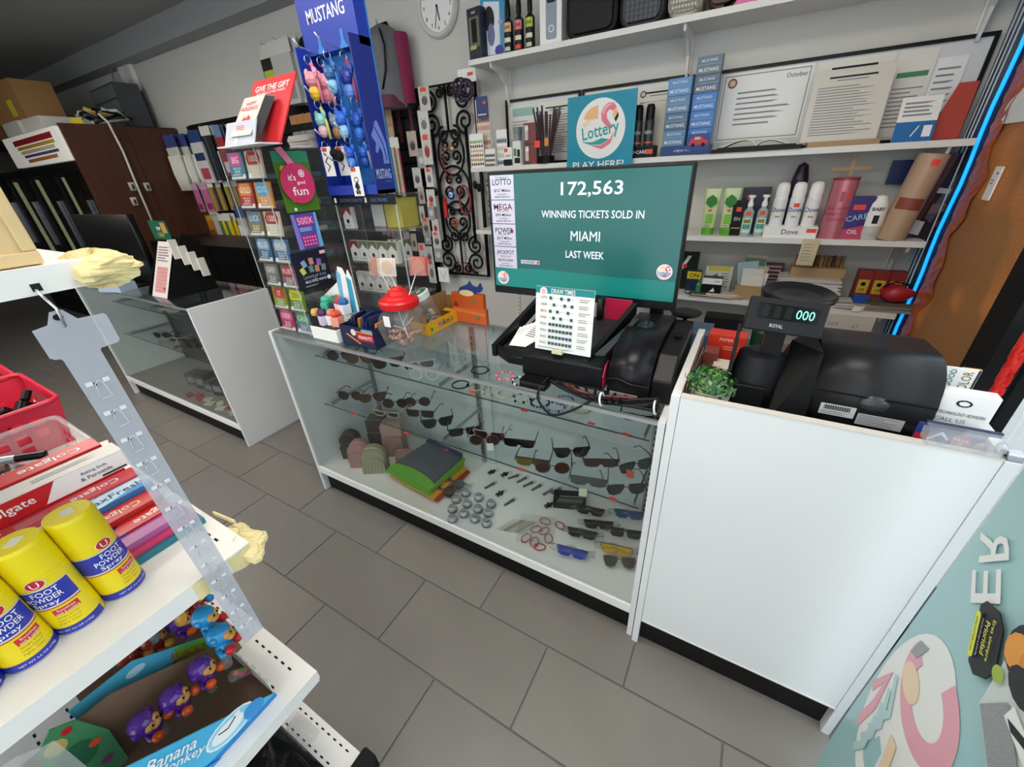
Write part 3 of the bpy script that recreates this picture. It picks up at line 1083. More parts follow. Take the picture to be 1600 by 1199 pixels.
for k in range(3):
    def pr(q, k=k):
        wrap_text(q, 'Dove', .025, -90, .105, .018, mat('#5c6a86', .4))
        curved(q, .025, .075, .082, -110, -70, mat('#b9a14a', .4))
        if k == 1:
            curved(q, .025, .115, .13, -110, -65, STICK, off=.0012)
    can('deodorant_can', '%s white deodorant can in the white tray' % ('left', 'middle', 'right')[k], 'spray can', (XD - .058 + k * .058, 1.605, Z3 + .004), [(0, 0), (.025, 0), (.025, .145), (.022, .155)], mat('#e9ebee', .3), 'white deodorant cans',
        cap=([(.023, .15), (.024, .175), (.021, .2), (.012, .207), (0, .208)], WHITEP), pr=pr)
can('lotion_bottle', 'dark purple bottle standing behind the white deodorant cans', 'bottle', (1.985 + .03, 1.72, Z3), [(0, 0), (.03, 0), (.033, .12), (.03, .22), (.018, .27), (0, .28)], mat('#2b1536', .3), n=16)
XC = 2.189


def pr(q):
    q.T = Mx()
    wrap_text(q, 'THE HORSE', .042, -92, .115, .012, mat('#b3475b', .4))
    wrap_text(q, 'SHAMPOO CO', .042, -92, .095, .012, mat('#b3475b', .4))
    wrap_text(q, 'CLEANSE', .042, -92, .075, .012, mat('#b3475b', .4))
    curved(q, .042, .14, .175, -102, -84, mat('#b3475b', .4))
    curved(q, .042, .155, .17, -75, -55, STICK)


can('canister', 'tall pink cylindrical canister with a red rim on the third shelf', 'canister', (XC, 1.60, Z3), [(0, 0), (.0425, 0, mat('#c9798a', .3, .3)), (.042, .005), (.042, .215, mat('#a33b3b', .3, .3)), (.044, .217), (.044, .222), (0, .222)], mat('#d98295', .35), pr=pr, n=28)
t = thing('twine_cross', 'small cross tied from tan straw standing on the pink canister', 'ornament', (XC + .005, 1.60, Z3 + .223))
b = MB().box((-.006, -.004, 0), (.006, .004, .085), mat('#a08a5e', .7)).build('upright', t)
MB().box((-.072, -.003, .028), (.07, .003, .042), mat('#a08a5e', .7)).build('crossbar', t)
carton('cream_carton', 'purple and pink hair cream carton on the third shelf', 'box', (2.265, 1.60, Z3), .085, .045, .155, mat('#3f2a78', .35), 5,
       lambda p, w, h: p.poly([(.0, .0), (w, .0), (w, h * .35), (0, h * .22)], mat('#c2456e', .35)).text('CARE', w * .5, h * .52, .02, mat('#9ad0f0', .4), ang=12).rect(w * .25, h * .7, w * .7, h * .82, STICK).text('OIL', w * .5, h * .18, .016, WHITEP))
can('roll_on_bottle', 'grey and white roll-on deodorant beside the purple carton', 'bottle', (2.330 + .005, 1.60, Z3), [(0, 0), (.03, .0), (.034, .025), (.033, .05)], mat('#c4c6c4', .3), None, 20,
    cap=([(.033, .05), (.034, .09), (.03, .13), (.018, .155), (0, .16)], WHITEP), pr=lambda q: (wrap_text(q, 'BABY', .034, -90, .112, .012, INK), curved(q, .034, .06, .09, -105, -75, INK)))
t = thing('poster_roll', 'beige rolled poster in a clear tube leaning beside the boxed toothbrush', 'roll', (2.407 + .01, 1.60, Z3), 0, None, 0, 7)
MB().lathe([(0, 0), (.045, 0), (.045, .29), (.043, .292), (.036, .27), (0, .27)], mat('#b89a80', .4), n=24).build('paper_roll', t)
q = MB()
curved(q, .045, .11, .15, -150, -40, mat('#8a4438', .5))
curved(q, .045, .255, .275, -100, -70, STICK)
q.build('print', t)


def firefly(p, w, h):
    p.poly([(0, 0), (w * .3, 0), (w * .3, h), (0, h)], mat('#5e2623', .4))
    p.line([(w * .1, h * .1), (w * .16, h * .95)], .006, mat('#a9443a', .4))
    p.poly([(w * .35, h * .25), (w * .5, h * .2), (w * .62, h * .9), (w * .5, h * .93)], mat('#4a4a48', .4))
    p.rect(w * .3, h * .55, w * .52, h * .61, mat('#b5b0a6', .4))
    p.text('FIREFLY', w * .82, h * .74, .022, mat('#c9b53a', .4), ang=90)
    p.poly([(w * .05, h * .04), (w * .42, h * .03), (w * .4, h * .2), (w * .1, h * .22)], mat('#c9c4bb', .5)).disc(w * .72, h * .2, .02, mat('#7a3a30', .4))
    p.poly([(w * .35, h * .3), (w * .95, h * .42), (w * .95, h * .5), (w * .35, h * .42)], mat('#7a5a4a', .4))


carton('toothbrush_pack', 'dark brown toothbrush pack with yellow lettering leaning at the right end of the third shelf', 'pack', (2.552 - .015, 1.675, Z3), .17, .03, .285, mat('#2c1e1a', .35), 4, firefly, ry=9)
one(MB().box((-.05, 0, 0), (.05, .003, .10), mat('#20306a', .4)), 'hanging_card', 'small dark blue card hanging behind the brown toothbrush pack', 'card', (2.41, 1.76, 1.42))
t = thing('paper_slip', 'yellowed handwritten paper slip hanging from the third shelf', 'paper', (2.115, 1.543, Z3 - .125))
MB().grid(lambda u, v: (-.035 + u * .07 + .004 * v, -.006 * sin(v * pi), v * .125), 2, 8, mat('#cbbd9d', .7), thick=.0008).build('slip', t)
q = MB()
front(q, -.035, 0, -.009).greek(.012, .02, .06, .11, 6, FAINT, .15, 3)
q.build('handwriting', t)

for o in list(col.objects):       # the bottles and cartons here are full-size, not travel-size
    if o.parent is None and 'category' in o and abs(o.location.z - Z3) < .006 and 1.5 < o.location.y < 1.75:
        o.scale = (1.18, 1.18, 1.18)
        if o['label'].endswith('in the white tray'):
            o.location.x = XD + (o.location.x - XD) * 1.18
bpy.data.objects['twine_cross'].location.z = Z3 + .263

# ================================================================ clutter on the lowest shelf
def stack(label, x, y, z, w, d, n, cols, seed, jit=.012, th=.006, name='paper_stack'):
    """a pile of loose papers or magazines: every sheet bundle its own part"""
    r = random.Random(seed)
    t = thing(name, label, 'paper stack', (x, y, z))
    zz = 0
    for k in range(n):
        h = th * r.uniform(.6, 1.4)
        b = MB()
        b.T = A(loc(r.uniform(-jit, jit), r.uniform(-jit, jit), zz), rot(0, 0, r.uniform(-4, 4)))
        b.box((-w / 2, -d / 2, 0), (w / 2, d / 2, h - .0005), mat(r.choice(cols), .7))
        b.build('sheet_bundle', t)
        zz += h
    return zz


carton('snack_bag', 'dark green packet at the left end of the lowest shelf', 'packet', (1.591 - .02, 1.70, Z4), .09, .03, .22, mat('#1d2a20', .3), 0, lambda p, w, h: p.poly([(.01, .12), (.05, .2), (.03, .2), (.0, .14)], mat('#c9d0c4', .4)).disc(.02, .14, .012, RED))
carton('battery_box', 'yellow and navy box with a large N at the left end of the lowest shelf', 'box', (1.614, 1.62, Z4), .075, .05, .13, mat('#1f2c4a', .4), 0, lambda p, w, h: p.rect(0, h * .68, w, h, mat('#d9c02a', .4)).text('ON', w * .5, h * .84, .024, BLACK))
can('green_bottle', 'small green bottle on the lowest shelf', 'bottle', (1.649, 1.585, Z4), [(0, 0), (.016, 0), (.016, .06), (.007, .075), (.007, .09), (0, .09)], mat('#3f8a5e', .3))
carton('mascara_box', 'white and black mascara carton standing on the lowest shelf', 'box', (1.716, 1.60, Z4 + .02), .10, .06, .085, mat('#17181a', .4), 0, lambda p, w, h: p.rect(0, h * .6, w, h, WHITEP).text('LASH', w * .75, h * .8, .01, INK).poly([(w * .4, .01), (w * .7, .01), (w * .6, h * .4), (w * .5, h * .2)], WHITEP))
stack('low messy pile of cream papers at the left of the lowest shelf', 1.715, 1.60, Z4, .22, .1, 5, ['#cfc8b8', '#bdb5a4', '#d8d2c6'], 3, .02, .004)
carton('card_box', 'open tan box of cards and envelopes on the lowest shelf', 'box', (1.903, 1.62, Z4), .13, .09, .075, mat('#a98e66', .7), -4)
for k in range(9):
    c = ['#d6d1c6', '#c6c9c4', '#8fa4a8', '#d9d5cc', '#b7a58e', '#3f6b58', '#cfc4b0', '#d6dad8', '#bfae98'][k]
    one(MB().box((-.05, 0, 0), (.05, .004, .10 + .03 * (k % 3)), mat(c, .7)), 'envelope', '%s envelope from the front in the tan card box' % ('first', 'second', 'third', 'fourth', 'fifth', 'sixth', 'seventh', 'eighth', 'ninth')[k], 'envelope',
        (1.903 + R.uniform(-.02, .02), 1.58 + k * .011, Z4 + .03 + .004 * k), R.uniform(-6, 6), 'envelopes in the tan box', rx=-8, ry=R.uniform(-10, 10))
carton('green_leaflets', 'white and green leaflet pack standing at the left of the lowest shelf', 'leaflet', (1.735, 1.68, Z4), .14, .03, .15, mat('#c9cdc4', .6), 6, lambda p, w, h: p.poly([(0, h * .3), (w * .5, h * .55), (w * .45, h * .75), (0, h * .5)], mat('#2f7a54', .5)).rect(w * .1, h * .85, w * .9, h, mat('#c9bb35', .5)).greek(w * .6, h * .2, w * .95, h * .8, 6, FAINT))
for k in range(4):
    carton('cassette_box', '%s dark maroon slim box from the bottom of the small stack at the wall' % ('lowest', 'second', 'third', 'topmost')[k], 'box', (1.997, 1.72, Z4 + .09 + k * .021), .1, .05, .02, mat('#4a2630', .4), R.uniform(-4, 4), group='slim maroon boxes', pr=lambda p, w, h: p.rect(.01, .006, w - .01, .012, mat('#b9a2a4', .5)))
carton('support_carton', 'plain grey carton under the slim maroon boxes', 'box', (2.016, 1.72, Z4), .13, .07, .088, mat('#77706a', .7))
zz = stack('tall stack of white newspapers behind the cash register display', 2.152 + .01, 1.63, Z4, .26, .15, 16, ['#d9d8d6', '#cfcdca', '#e2e0dd', '#c4c0bb'], 6, .01, .0085)
carton('tan_tray', 'open tan cardboard tray of cigars on top of the newspaper stack', 'tray', (2.152 + .035, 1.66, Z4 + zz), .23, .09, .045, mat('#a58a62', .7), 3)
for k in range(12):
    one(MB().cyl((0, 0, 0), (0, 0, .075), .0085, mat(R.choice(['#6b4a2e', '#8a6a42', '#54391f']), .6), n=8), 'cigar', 'brown cigar standing in the tan cardboard tray', 'cigar', (2.152 - .06 + k * .0175, 1.65 + .02 * (k % 2), Z4 + zz + .025), group='cigars in the tan tray')
for k in range(3):
    carton('game_box', '%s of the three red boxes with yellow fronts on the lowest shelf' % ('left', 'middle', 'right')[k], 'box', (2.398 + k * .062, 1.70, Z4), .06, .06, .17, mat('#8a2320', .4), 0,
           lambda p, w, h: p.rect(.008, h * .35, w - .008, h * .75, mat('#d0b334', .4)).disc(w / 2, h * .62, .01, BLACK).text('10', w / 2, h * .45, .016, BLACK), 'red boxes with yellow fronts')
t = thing('red_pouch', 'crumpled red cloth pouch lying on magazines on the lowest shelf', 'pouch', (2.515, 1.61, Z4 + .045))
b = MB()
b.grid(lambda u, v: (.07 * cos(2 * pi * u) * sin(pi * v) * (1 + .2 * sin(9 * u)), .045 * sin(2 * pi * u) * sin(pi * v), .04 - .04 * cos(pi * v) + .012 * sin(13 * u + 5 * v) * sin(pi * v)), 20, 8, mat('#ab1e2c', .4))
b.build('cloth', t)
MB().tube([(-.05, -.01, .07), (-.02, -.03, .1), (.03, -.02, .09), (.06, 0, .06)], .004, BLACK).build('drawstring', t)
carton('matchbox', 'small blue carton in front of the red boxes', 'box', (2.383 + .005, 1.585, Z4 + .035), .06, .035, .035, mat('#1f4fa8', .4), 8)
carton('small_stand', 'small grey carton under the blue carton', 'box', (2.391 + .005, 1.585, Z4), .07, .04, .033, mat('#9a958c', .6), 4)
stack('flat pile of magazines at the right end of the lowest shelf', 2.499, 1.62, Z4, .19, .1, 6, ['#8f8a80', '#b9b4a8', '#5c564e', '#cfc9bc'], 9, .008, .0075)
t = thing('tape_roll', 'roll of white tape lying on the lowest shelf', 'tape', (2.393 - .005, 1.57, Z4))
MB().lathe([(.018, 0), (.03, 0), (.03, .024), (.018, .024), (.018, 0)], WHITEP).build('roll', t)
stack('small pile of receipts behind the register display', 2.319, 1.58, Z4, .07, .07, 8, ['#dcdad6', '#c9c6c0'], 12, .012, .006)
for k, (x, w_, h_, c, nm) in enumerate(((1.42, .05, .07, '#3a4a6a', 'slate blue'), (1.50, .06, .05, '#8a8a84', 'grey'), (1.585, .045, .085, '#6a3a34', 'brown red'), (1.86, .05, .11, '#4a5a4a', 'olive green'), (2.185, .05, .09, '#8a7a4a', 'khaki'), (2.235, .045, .12, '#b5b0a4', 'off-white'))):
    carton('small_carton', nm + ' small carton standing among the clutter on the lowest shelf', 'box', (x, 1.73, Z4), w_, .05, h_, mat(c, .5), R.uniform(-10, 10), lambda p, w, h: p.rect(w * .12, h * .55, w * .88, h * .85, mat('#b9b4a8', .5)).greek(w * .15, h * .15, w * .85, h * .45, 3, FAINT), 'small cartons on the lowest shelf')
stack('thin pile of cream envelopes in front of the white newspapers', 1.79, 1.585, Z4, .16, .06, 5, ['#cfc6b2', '#d8d2c4', '#b9ae98'], 41, .014, .004)
stack('low pile of dark receipt books near the middle of the lowest shelf', 1.66, 1.575, Z4, .09, .045, 4, ['#55504a', '#8a8378', '#3f3c3a'], 43, .01, .006)
# below the lowest shelf
t = thing('handwritten_sheet', 'large cream sheet with handwritten numbers hanging under the lowest shelf', 'paper', (2.22, 1.545, Z4 - .20))
MB().box((0, 0, 0), (.25, .003, .175), mat('#cfcac0', .7)).build('sheet', t)
q = MB()
front(q, 0, 0, 0).text('369', .09, .125, .022, FAINT, bold=0).text('47', .18, .12, .022, FAINT, bold=0).text('760-00', .1, .05, .022, FAINT, bold=0)
q.build('handwriting', t)

# ================================================================ clock, backpack, grille, hanging goods
t = thing('wall_clock', 'round white wall clock hanging high on the back wall', 'clock', (-.17, YB, 2.505))
b = MB()
b.T = rot(90)
b.lathe([(0, 0), (.155, 0), (.16, .02), (.15, .035), (.13, .032), (.128, .02), (0, .02)], mat('#cfcdc8', .4), n=36)
b.build('rim', t)
q = MB()
p = front(q, 0, 0, -.021)
p.disc(0, 0, .127, WHITEP, n=36)
for h_ in range(12):
    a = radians(90 - 30 * (h_ + 1))
    p.text(str(h_ + 1), .105 * cos(a), .105 * sin(a), .022, INK, bold=0)
q.build('dial', t)
q = MB()
p = front(q, 0, 0, -.024)
p.line([(0, 0), (.075 * sin(radians(170)), .075 * cos(radians(170)))], .007, BLACK).line([(0, 0), (.11 * sin(radians(195)), .11 * cos(radians(195)))], .004, BLACK).disc(0, 0, .008, BLACK)
q.build('hands', t)

t = thing('backpack', 'grey backpack with magenta sides hanging on the back wall under the clock', 'backpack', (-.58, 1.655, 1.99), 0)
GB, MG = mat('#6a6c70', .7, noise=.1, scale=30), mat('#8d1d4d', .6)


def bag_half(w, h, d):
    return lambda u, v: (w * (2 * u - 1) * (1 - .12 * v * v), -d * (1 - (2 * u - 1) ** 4) * (1 - (2 * v - 1) ** 6), h * v - .05 * v * v * (2 * u - 1) ** 2)


MB().grid(bag_half(.155, .47, .11), 14, 12, GB).build('front_shell', t)
MB().grid(lambda u, v: (.15 + .035 * sin(pi * u) + .0 * v, -.0 + u * .13 - .02, .02 + .42 * v - .03 * v * v), 6, 8, MG).build('side_panel', t)
MB().box((-.15, .0, .0), (.15, .13, .42), mat('#4a4b50', .7)).build('back_body', t, bevel=.03)
MB().tube([(.06, -.115, .1), (.1, -.10, .2), (.115, -.09, .33), (.09, -.085, .42)], .006, BLACK).build('zipper', t)
MB().tube([(-.04, .06, .42), (-.03, .05, .48), (.03, .05, .48), (.05, .06, .42)], .012, BLACK).build('handle', t)
MB().grid(lambda u, v: (-.14 + u * .28, -.112 * (1 - (2 * u - 1) ** 4) - .002, .0 + v * .07), 10, 3, mat('#5a1a3a', .6)).build('lower_band', t)
for s_ in (-.05, .07):
    MB().box((s_, .1, -.2), (s_ + .03, .11, .05), mat('#55202f', .7)).build('strap', t)
one(MB().cyl((0, 0, 0), (0, -.145, 0), .006, CHROME).cyl((0, -.145, 0), (0, -.155, .02), .006, CHROME), 'wall_hook', 'steel wall hook holding the grey backpack', 'hook', (-.58, YB, 2.462))

# wrought-iron grille
IR = mat('#17171a', .45, .4)
t = thing('iron_grille', 'black wrought iron scroll grille hung with jewellery on the back wall', 'grille', (-.42, YB - .035, .82))
GW, GH = .5, 1.28


def bar(pts, r, nm='bar'):
    MB().tube(pts, r * 1.35, IR, 6).build(nm, t)


bar([(0, 0, 0), (GW, 0, 0), (GW, 0, GH), (0, 0, GH), (0, 0, .002)], .011, 'outer_frame')
for xx in (.1, .4):
    bar([(xx, 0, .25), (xx, 0, 1.02)], .009)
bar([(0, 0, GH * .5), (.03, 0, GH * .5)], .007)


def scroll(cx, cz, r, a0, turns, sgn, nm='scroll'):
    n = 26
    bar([(cx + r * (1 - .82 * k / n) * cos(a0 + sgn * turns * 2 * pi * k / n), 0, cz + r * (1 - .82 * k / n) * sin(a0 + sgn * turns * 2 * pi * k / n)) for k in range(n + 1)], .007, nm)


for sx, s_ in ((0, 1), (GW, -1)):
    for cz, r, a0, sg in ((.10, .085, -pi / 2, 1), (.23, .07, pi / 2, -1), (1.06, .075, -pi / 2, 1), (1.19, .065, pi / 2, -1)):
        scroll(sx + s_ * .105, cz, r, a0 if s_ > 0 else a0, 1.6, sg * s_)
    for cz, r, sg in ((.05, .04, 1), (.30, .05, -1), (.99, .05, 1), (1.24, .035, -1)):
        scroll(sx + s_ * .2, cz, r, pi / 2, 1.4, sg * s_)
for cz, rx_, rz_ in ((.42, .115, .13), (.64, .14, .15), (.87, .115, .14)):
    bar([(GW / 2 + rx_ * cos(2 * pi * k / 28), 0, cz + rz_ * sin(2 * pi * k / 28)) for k in range(29)], .007, 'oval')
    for s_ in (-1, 1):
        scroll(GW / 2 + s_ * .045, cz - .02, .045, -pi / 2, 1.3, s_)
        scroll(GW / 2 + s_ * .04, cz + .06, .03, pi / 2, 1.2, -s_)
bar([(GW / 2, 0, .0), (GW / 2, 0, .28)], .007)
bar([(GW / 2, 0, 1.0), (GW / 2, 0, GH)], .007)
for xx, cz in ((.03, .64), (.47, .64), (.06, .62), (.44, .66)):
    MB().ball((xx, 0, cz), (.02, .012, .03), IR, 8).build('collar', t)


def trinket(label, x, z, fn):
    b = MB()
    fn(b)
    one(b, 'hanging_trinket', label, 'trinket', (-.42 + x, YB - .068, .82 + z), group='jewellery on the iron grille')


EYE = mat('#1b2f86', .2)
trinket('dark blue evil-eye bead hanging on the iron grille', .235, .60, lambda b: (b.ball((0, 0, 0), (.034, .01, .034), EYE, 14), b.ball((0, -.006, 0), (.02, .008, .02), WHITEP, 12), b.ball((0, -.011, 0), (.012, .006, .012), mat('#5fb0dd', .3), 10), b.ball((0, -.015, 0), (.006, .004, .006), BLACK, 8), b.cyl((0, 0, .03), (0, .03, .17), .002, RED)))
trinket('bright red tassel hanging on the iron grille', .17, .50, lambda b: (b.cyl((0, 0, .06), (0, 0, -.06), .012, mat('#d3161c', .6), .018), b.ball((0, 0, .07), .014, mat('#d3161c', .5)), b.cyl((0, 0, .07), (0, .03, .2), .002, RED)))
trinket('red heart-shaped pendant at the top of the iron grille', .075, 1.15, lambda b: (b.ball((-.02, 0, 0), (.03, .01, .035), mat('#8a2a33', .4), 10), b.ball((.02, 0, 0), (.03, .01, .035), mat('#8a2a33', .4), 10), b.cyl((0, 0, -.01), (0, 0, -.06), .028, mat('#8a2a33', .4), .003), b.cyl((0, 0, .03), (0, .03, .08), .002, RED)))
trinket('gold and copper brooch on the upper oval of the grille', .25, .90, lambda b: (b.ball((-.03, 0, 0), (.028, .01, .02), mat('#8a6a4a', .3, .7), 10), b.ball((.03, 0, 0), (.03, .01, .022), mat('#b59a72', .3, .7), 10), b.ball((0, -.004, 0), (.015, .01, .015), mat('#6a3a3a', .3), 8)))
trinket('large red bead bracelet hanging on the middle of the grille', .36, .56, lambda b: b.tube([(.05 * cos(k * .35), 0, .1 * sin(k * .35)) for k in range(18)], .007, mat('#9a1f2a', .3), 6, True))
trinket('string of small red beads down the middle of the grille', .2, .72, lambda b: [b.ball((.012 * sin(k), 0, -.0 + k * .022), .009, mat('#b0302f', .3), 6) for k in range(9)])
trinket('copper flower brooch on the lower oval of the grille', .24, .40, lambda b: [b.ball((.022 * cos(k * 1.05), 0, .022 * sin(k * 1.05)), (.014, .008, .014), mat('#a0623a', .3, .6), 8) for k in range(6)])
trinket('small red ring of beads at the foot of the grille', .30, .06, lambda b: b.tube([(.03 * cos(k * .45), 0, .04 * sin(k * .45)) for k in range(14)], .005, mat('#8a3038', .3), 5, True))
trinket('silver rosary hanging on the lower right of the grille', .32, .13, lambda b: [b.ball((.004 * sin(2 * k), 0, k * .02), .007, STEEL, 6) for k in range(8)])
t = thing('bracelet_card', 'dark bunch of purple bead bracelets on a white card at the shelf end', 'bracelets', (.115, 1.62, 2.02))
MB().box((-.06, .0, .04), (.075, .004, .11), WHITEP).build('card', t)
for k in range(9):
    MB().ring((R.uniform(-.04, .05), -.012 - .006 * k, R.uniform(-.02, .03)), .042, .006, mat(R.choice(['#33263a', '#4a3550', '#2a2430']), .3), 14, 5, 1, 1, rot(90, R.uniform(-30, 30), R.uniform(-20, 20))).build('bracelet', t)
one(MB().box((-.02, -.002, -.008), (.02, 0, .008), STICK), 'price_sticker', 'orange price sticker on the white bracelet card', 'sticker', (.15, 1.618, 2.10))

for k, (z, c, nm) in enumerate(((1.545, '#b9b4a8', 'upper'), (1.41, '#a09a90', 'middle'), (1.29, '#8f8a86', 'lower'))):
    t = thing('charm_pack', nm + ' clear charm pack hanging on the wall right of the iron grille', 'pack', (.135, YB - .012, z), 0, 'charm packs beside the grille')
    MB().box((-.04, -.004, -.11), (.04, 0, 0), mat(c, .5)).build('card', t)
    b = MB()
    for j in range(6):
        b.ball((-.02 + .02 * (j % 3), -.008, -.04 - .03 * (j // 3)), (.008, .005, .01), mat(['#6a5a58', '#c9c4ba', '#8a3a3c'][j % 3], .3), 8)
    b.build('charms', t)
    MB().box((-.02, -.006, -.022), (.022, -.004, -.006), STICK).build('price_sticker', t)

# ================================================================ black slat wall with hanging goods
YS = 1.765
t = thing('slat_wall', 'black slat wall panel covered with hanging goods', 'slat wall', (-3.66, 0, .55))
for k in range(16):
    MB().box((0, YS, k * .1), (3.2, YB - .004, k * .1 + .088), mat('#101013', .5)).build('slat', t)
MB().box((0, YB - .008, 0), (3.2, YB - .002, 1.6), mat('#060607', .8)).build('backing', t)
_ord = ('first', 'second', 'third', 'fourth', 'fifth', 'sixth', 'seventh', 'eighth')


def hang(name, label, cat, at, w, h, build, group, n=1, dy=.022, dx=.0, hook=True):
    """n packs one behind the other on one wire hook; at = hook tip"""
    x, y, z = at
    if hook:
        b = MB().cyl((x, YS + .004, z), (x, y - .03, z), .0025, CHROME, n=6).cyl((x, y - .03, z), (x, y - .036, z + .012), .0025, CHROME, n=6)
        one(b, 'peg_hook', ' '.join(('hook of the ' + label).split()[:16]), 'hook', group='wire peg hooks')
    for k in range(n):
        nm = label if n == 1 else label + ', %s from the front' % _ord[k]
        t = thing(name, nm, cat, (x + dx * k, y + dy * k, z - .008), R.uniform(-3, 3), group)
        build(t, w, h)


def flat_pack(c1, c2, hdr='#e8e8e6', th=.012, band=None):
    def f(t, w, h):
        MB().box((-w / 2, -th / 2, -h), (w / 2, th / 2, -h * .2), mat(c1, .4)).build('goods', t, bevel=.003)
        MB().box((-w / 2, -.002, -h * .2), (w / 2, .002, .012), mat(hdr, .5)).build('header_card', t)
        q = MB()
        p = front(q, -w / 2, -h, -th / 2)
        p.rect(w * .12, h * .08, w * .88, h * .3, mat(c2, .4))
        if band:
            p.rect(w * .05, h * .45, w * .95, h * .6, mat(band, .4))
        q.build('print', t)
    return f


def gloves(c, cuff):
    def f(t, w, h):
        b = MB()
        for i in range(4):
            x = -w * .36 + i * w * .24
            b.tube([(x, -.008, -h * .35), (x, -.014, -h * .7), (x * .95, -.008, -h)], [w * .13, w * .13, w * .1], mat(c, .8), 7)
        b.build('fingers', t)
        MB().box((-w / 2, -.012, -h * .42), (w / 2, .006, -h * .2), mat(cuff, .7)).build('cuff', t, bevel=.004)
        MB().box((-w / 2, -.003, -h * .2), (w / 2, .003, .012), mat('#3a4a86', .5)).build('header_card', t)
    return f


def rods(cols):
    def f(t, w, h):
        n = len(cols)
        for i, c in enumerate(cols):
            MB().cyl((-w / 2 + (i + .5) * w / n, 0, -h), (-w / 2 + (i + .5) * w / n, 0, -h * .15), w / n * .42, mat(c, .4), n=8).build('stick', t)
        MB().box((-w / 2, -.002, -h * .15), (w / 2, .002, .012), mat('#d8d6d0', .5)).build('header_card', t)
    return f


def coil(c):
    def f(t, w, h):
        for s_ in (-1, 1):
            MB().ring((s_ * w * .12, -.008 * s_, -h * .55), w * .36, w * .06, mat(c, .5), 14, 5, .8, 1.2, rot(90, 0, 8 * s_)).build('cord_loop', t)
        MB().box((-w * .2, -.002, -h * .12), (w * .2, .002, .012), mat('#d9d6cc', .5)).build('header_card', t)
    return f


g1 = 'goods on the upper left hooks'
Y1 = 1.60
hang('work_gloves', 'pack of white cotton gloves beside the wood cooler', 'gloves', (-3.757, Y1, 2.06), .25, .52, gloves('#d8d6cc', '#c9c8c0'), g1, 3, .05, .09)
hang('sock_pack', 'white and navy sock pack on the slat wall', 'pack', (-3.234, Y1, 2.06), .22, .46, flat_pack('#cfcfcd', '#b9465a', '#26417e', .03, '#22356a'), g1, 2, .04, .04)
hang('pen_pack', 'black pen pack on the slat wall', 'pack', (-3.012, Y1, 2.08), .16, .46, rods(['#15161c', '#1a2138', '#15161c', '#15161c']), g1, 3, .035, .06)
hang('card_pack', 'red blister card on the slat wall', 'pack', (-2.800, Y1, 2.07), .13, .42, flat_pack('#a8343c', '#d9d2cc', '#6a8ab0'), g1, 2)
hang('shoelaces', 'green shoelace bundle on the slat wall', 'shoelaces', (-2.588, Y1, 2.06), .2, .26, coil('#1f6e4c'), g1, 3, .03, .03)
hang('shoelaces', 'orange shoelace bundle on the slat wall', 'shoelaces', (-2.415, Y1, 2.05), .2, .28, coil('#c2461f'), g1, 3, .03, .03)
hang('card_pack', 'yellow pack at the top of the slat wall', 'pack', (-2.293, Y1, 2.03), .12, .22, flat_pack('#cfc22c', '#3d5a9a', '#9fb0c4'), g1, 2)
g2 = 'goods on the middle left hooks'
hang('hair_clip_pack', 'pink hair clip pack on the slat wall', 'pack', (-3.611, Y1, 1.60), .12, .28, flat_pack('#c26a96', '#8a2f5c', '#c99ab2'), g2, 3, .03, .13)
hang('key_ring_pack', 'gold chain pack on the slat wall', 'pack', (-3.283, Y1, 1.60), .1, .27, rods(['#8a7a2c', '#a08a34', '#6a5c22']), g2, 4, .03, .1)
hang('charm_pack', 'dark red charm pack on the slat wall', 'pack', (-3.320, 1.68, 1.68), .3, .1, flat_pack('#7a2638', '#c26a4a', '#5a2030'), g2)
g3 = 'goods on the lower left hooks'
hang('sweet_pack', 'small orange sweet pack at the left of the lower hooks', 'pack', (-3.556, Y1, 1.27), .13, .2, flat_pack('#b5741f', '#7a3a14', '#c9902c'), g3)
hang('spice_pack', 'tall yellow and green spice pack on the lower hooks', 'pack', (-3.233, Y1, 1.29), .22, .42, rods(['#2f6b34', '#d6b820', '#3a7a3a', '#e0c028']), g3, 2, .04, .03)
hang('cable_pack', 'white charging cable pack on the lower hooks', 'pack', (-2.887, Y1, 1.36), .17, .5, gloves('#cfcfcc', '#bdbdb8'), g3, 2, .04, .06)
hang('chilli_pack', 'dark red hanging pack low on the slat wall', 'pack', (-2.978, Y1, 1.06), .16, .3, rods(['#7e1f26', '#9a2a30', '#6a1a20', '#8a2028']), g3, 3, .03, .06)
# garments and hat above the slat wall
g4 = 'garments hanging above the slat wall'
hang('shirt_pack', 'black and red shirt pack with a lime corner above the slat wall', 'shirt pack', (-1.755, 1.62, 2.52), .20, .38, flat_pack('#2a1f22', '#b03a2c', '#d0cfc6', .03, '#b8c43a'), g4)
hang('shirt_pack', 'pale grey folded shirt pack above the slat wall', 'shirt pack', (-1.567, 1.60, 2.52), .25, .40, flat_pack('#b9b9b6', '#8d8d8c', '#cfcfcb', .03), g4, 5, .03, .05)
t = thing('beanie_hat', 'black knitted hat hanging beside the blue key ring display', 'hat', (-1.226, 1.62, 2.30))
MB().ball((0, 0, .06), (.13, .1, .15), mat('#121214', .9, noise=.3, scale=90), 18).build('crown', t)
MB().lathe([(.128, -.02), (.14, -.01), (.14, .06), (.128, .07)], mat('#0f0f10', .9), n=20, sy=.78).build('brim', t)
q = MB()
for k in range(5):
    q.box((-.02 + k * .022, -.112, -.012 + .006 * k), (-.008 + k * .022, -.106, .02 + .006 * k), mat('#c04a6a', .6))
q.build('knit_pattern', t)
one(MB().cyl((0, 0, 0), (0, -.17, 0), .005, CHROME), 'wall_hook', 'steel wall hook above the black knitted hat', 'hook', (-1.226, YB, 2.515))
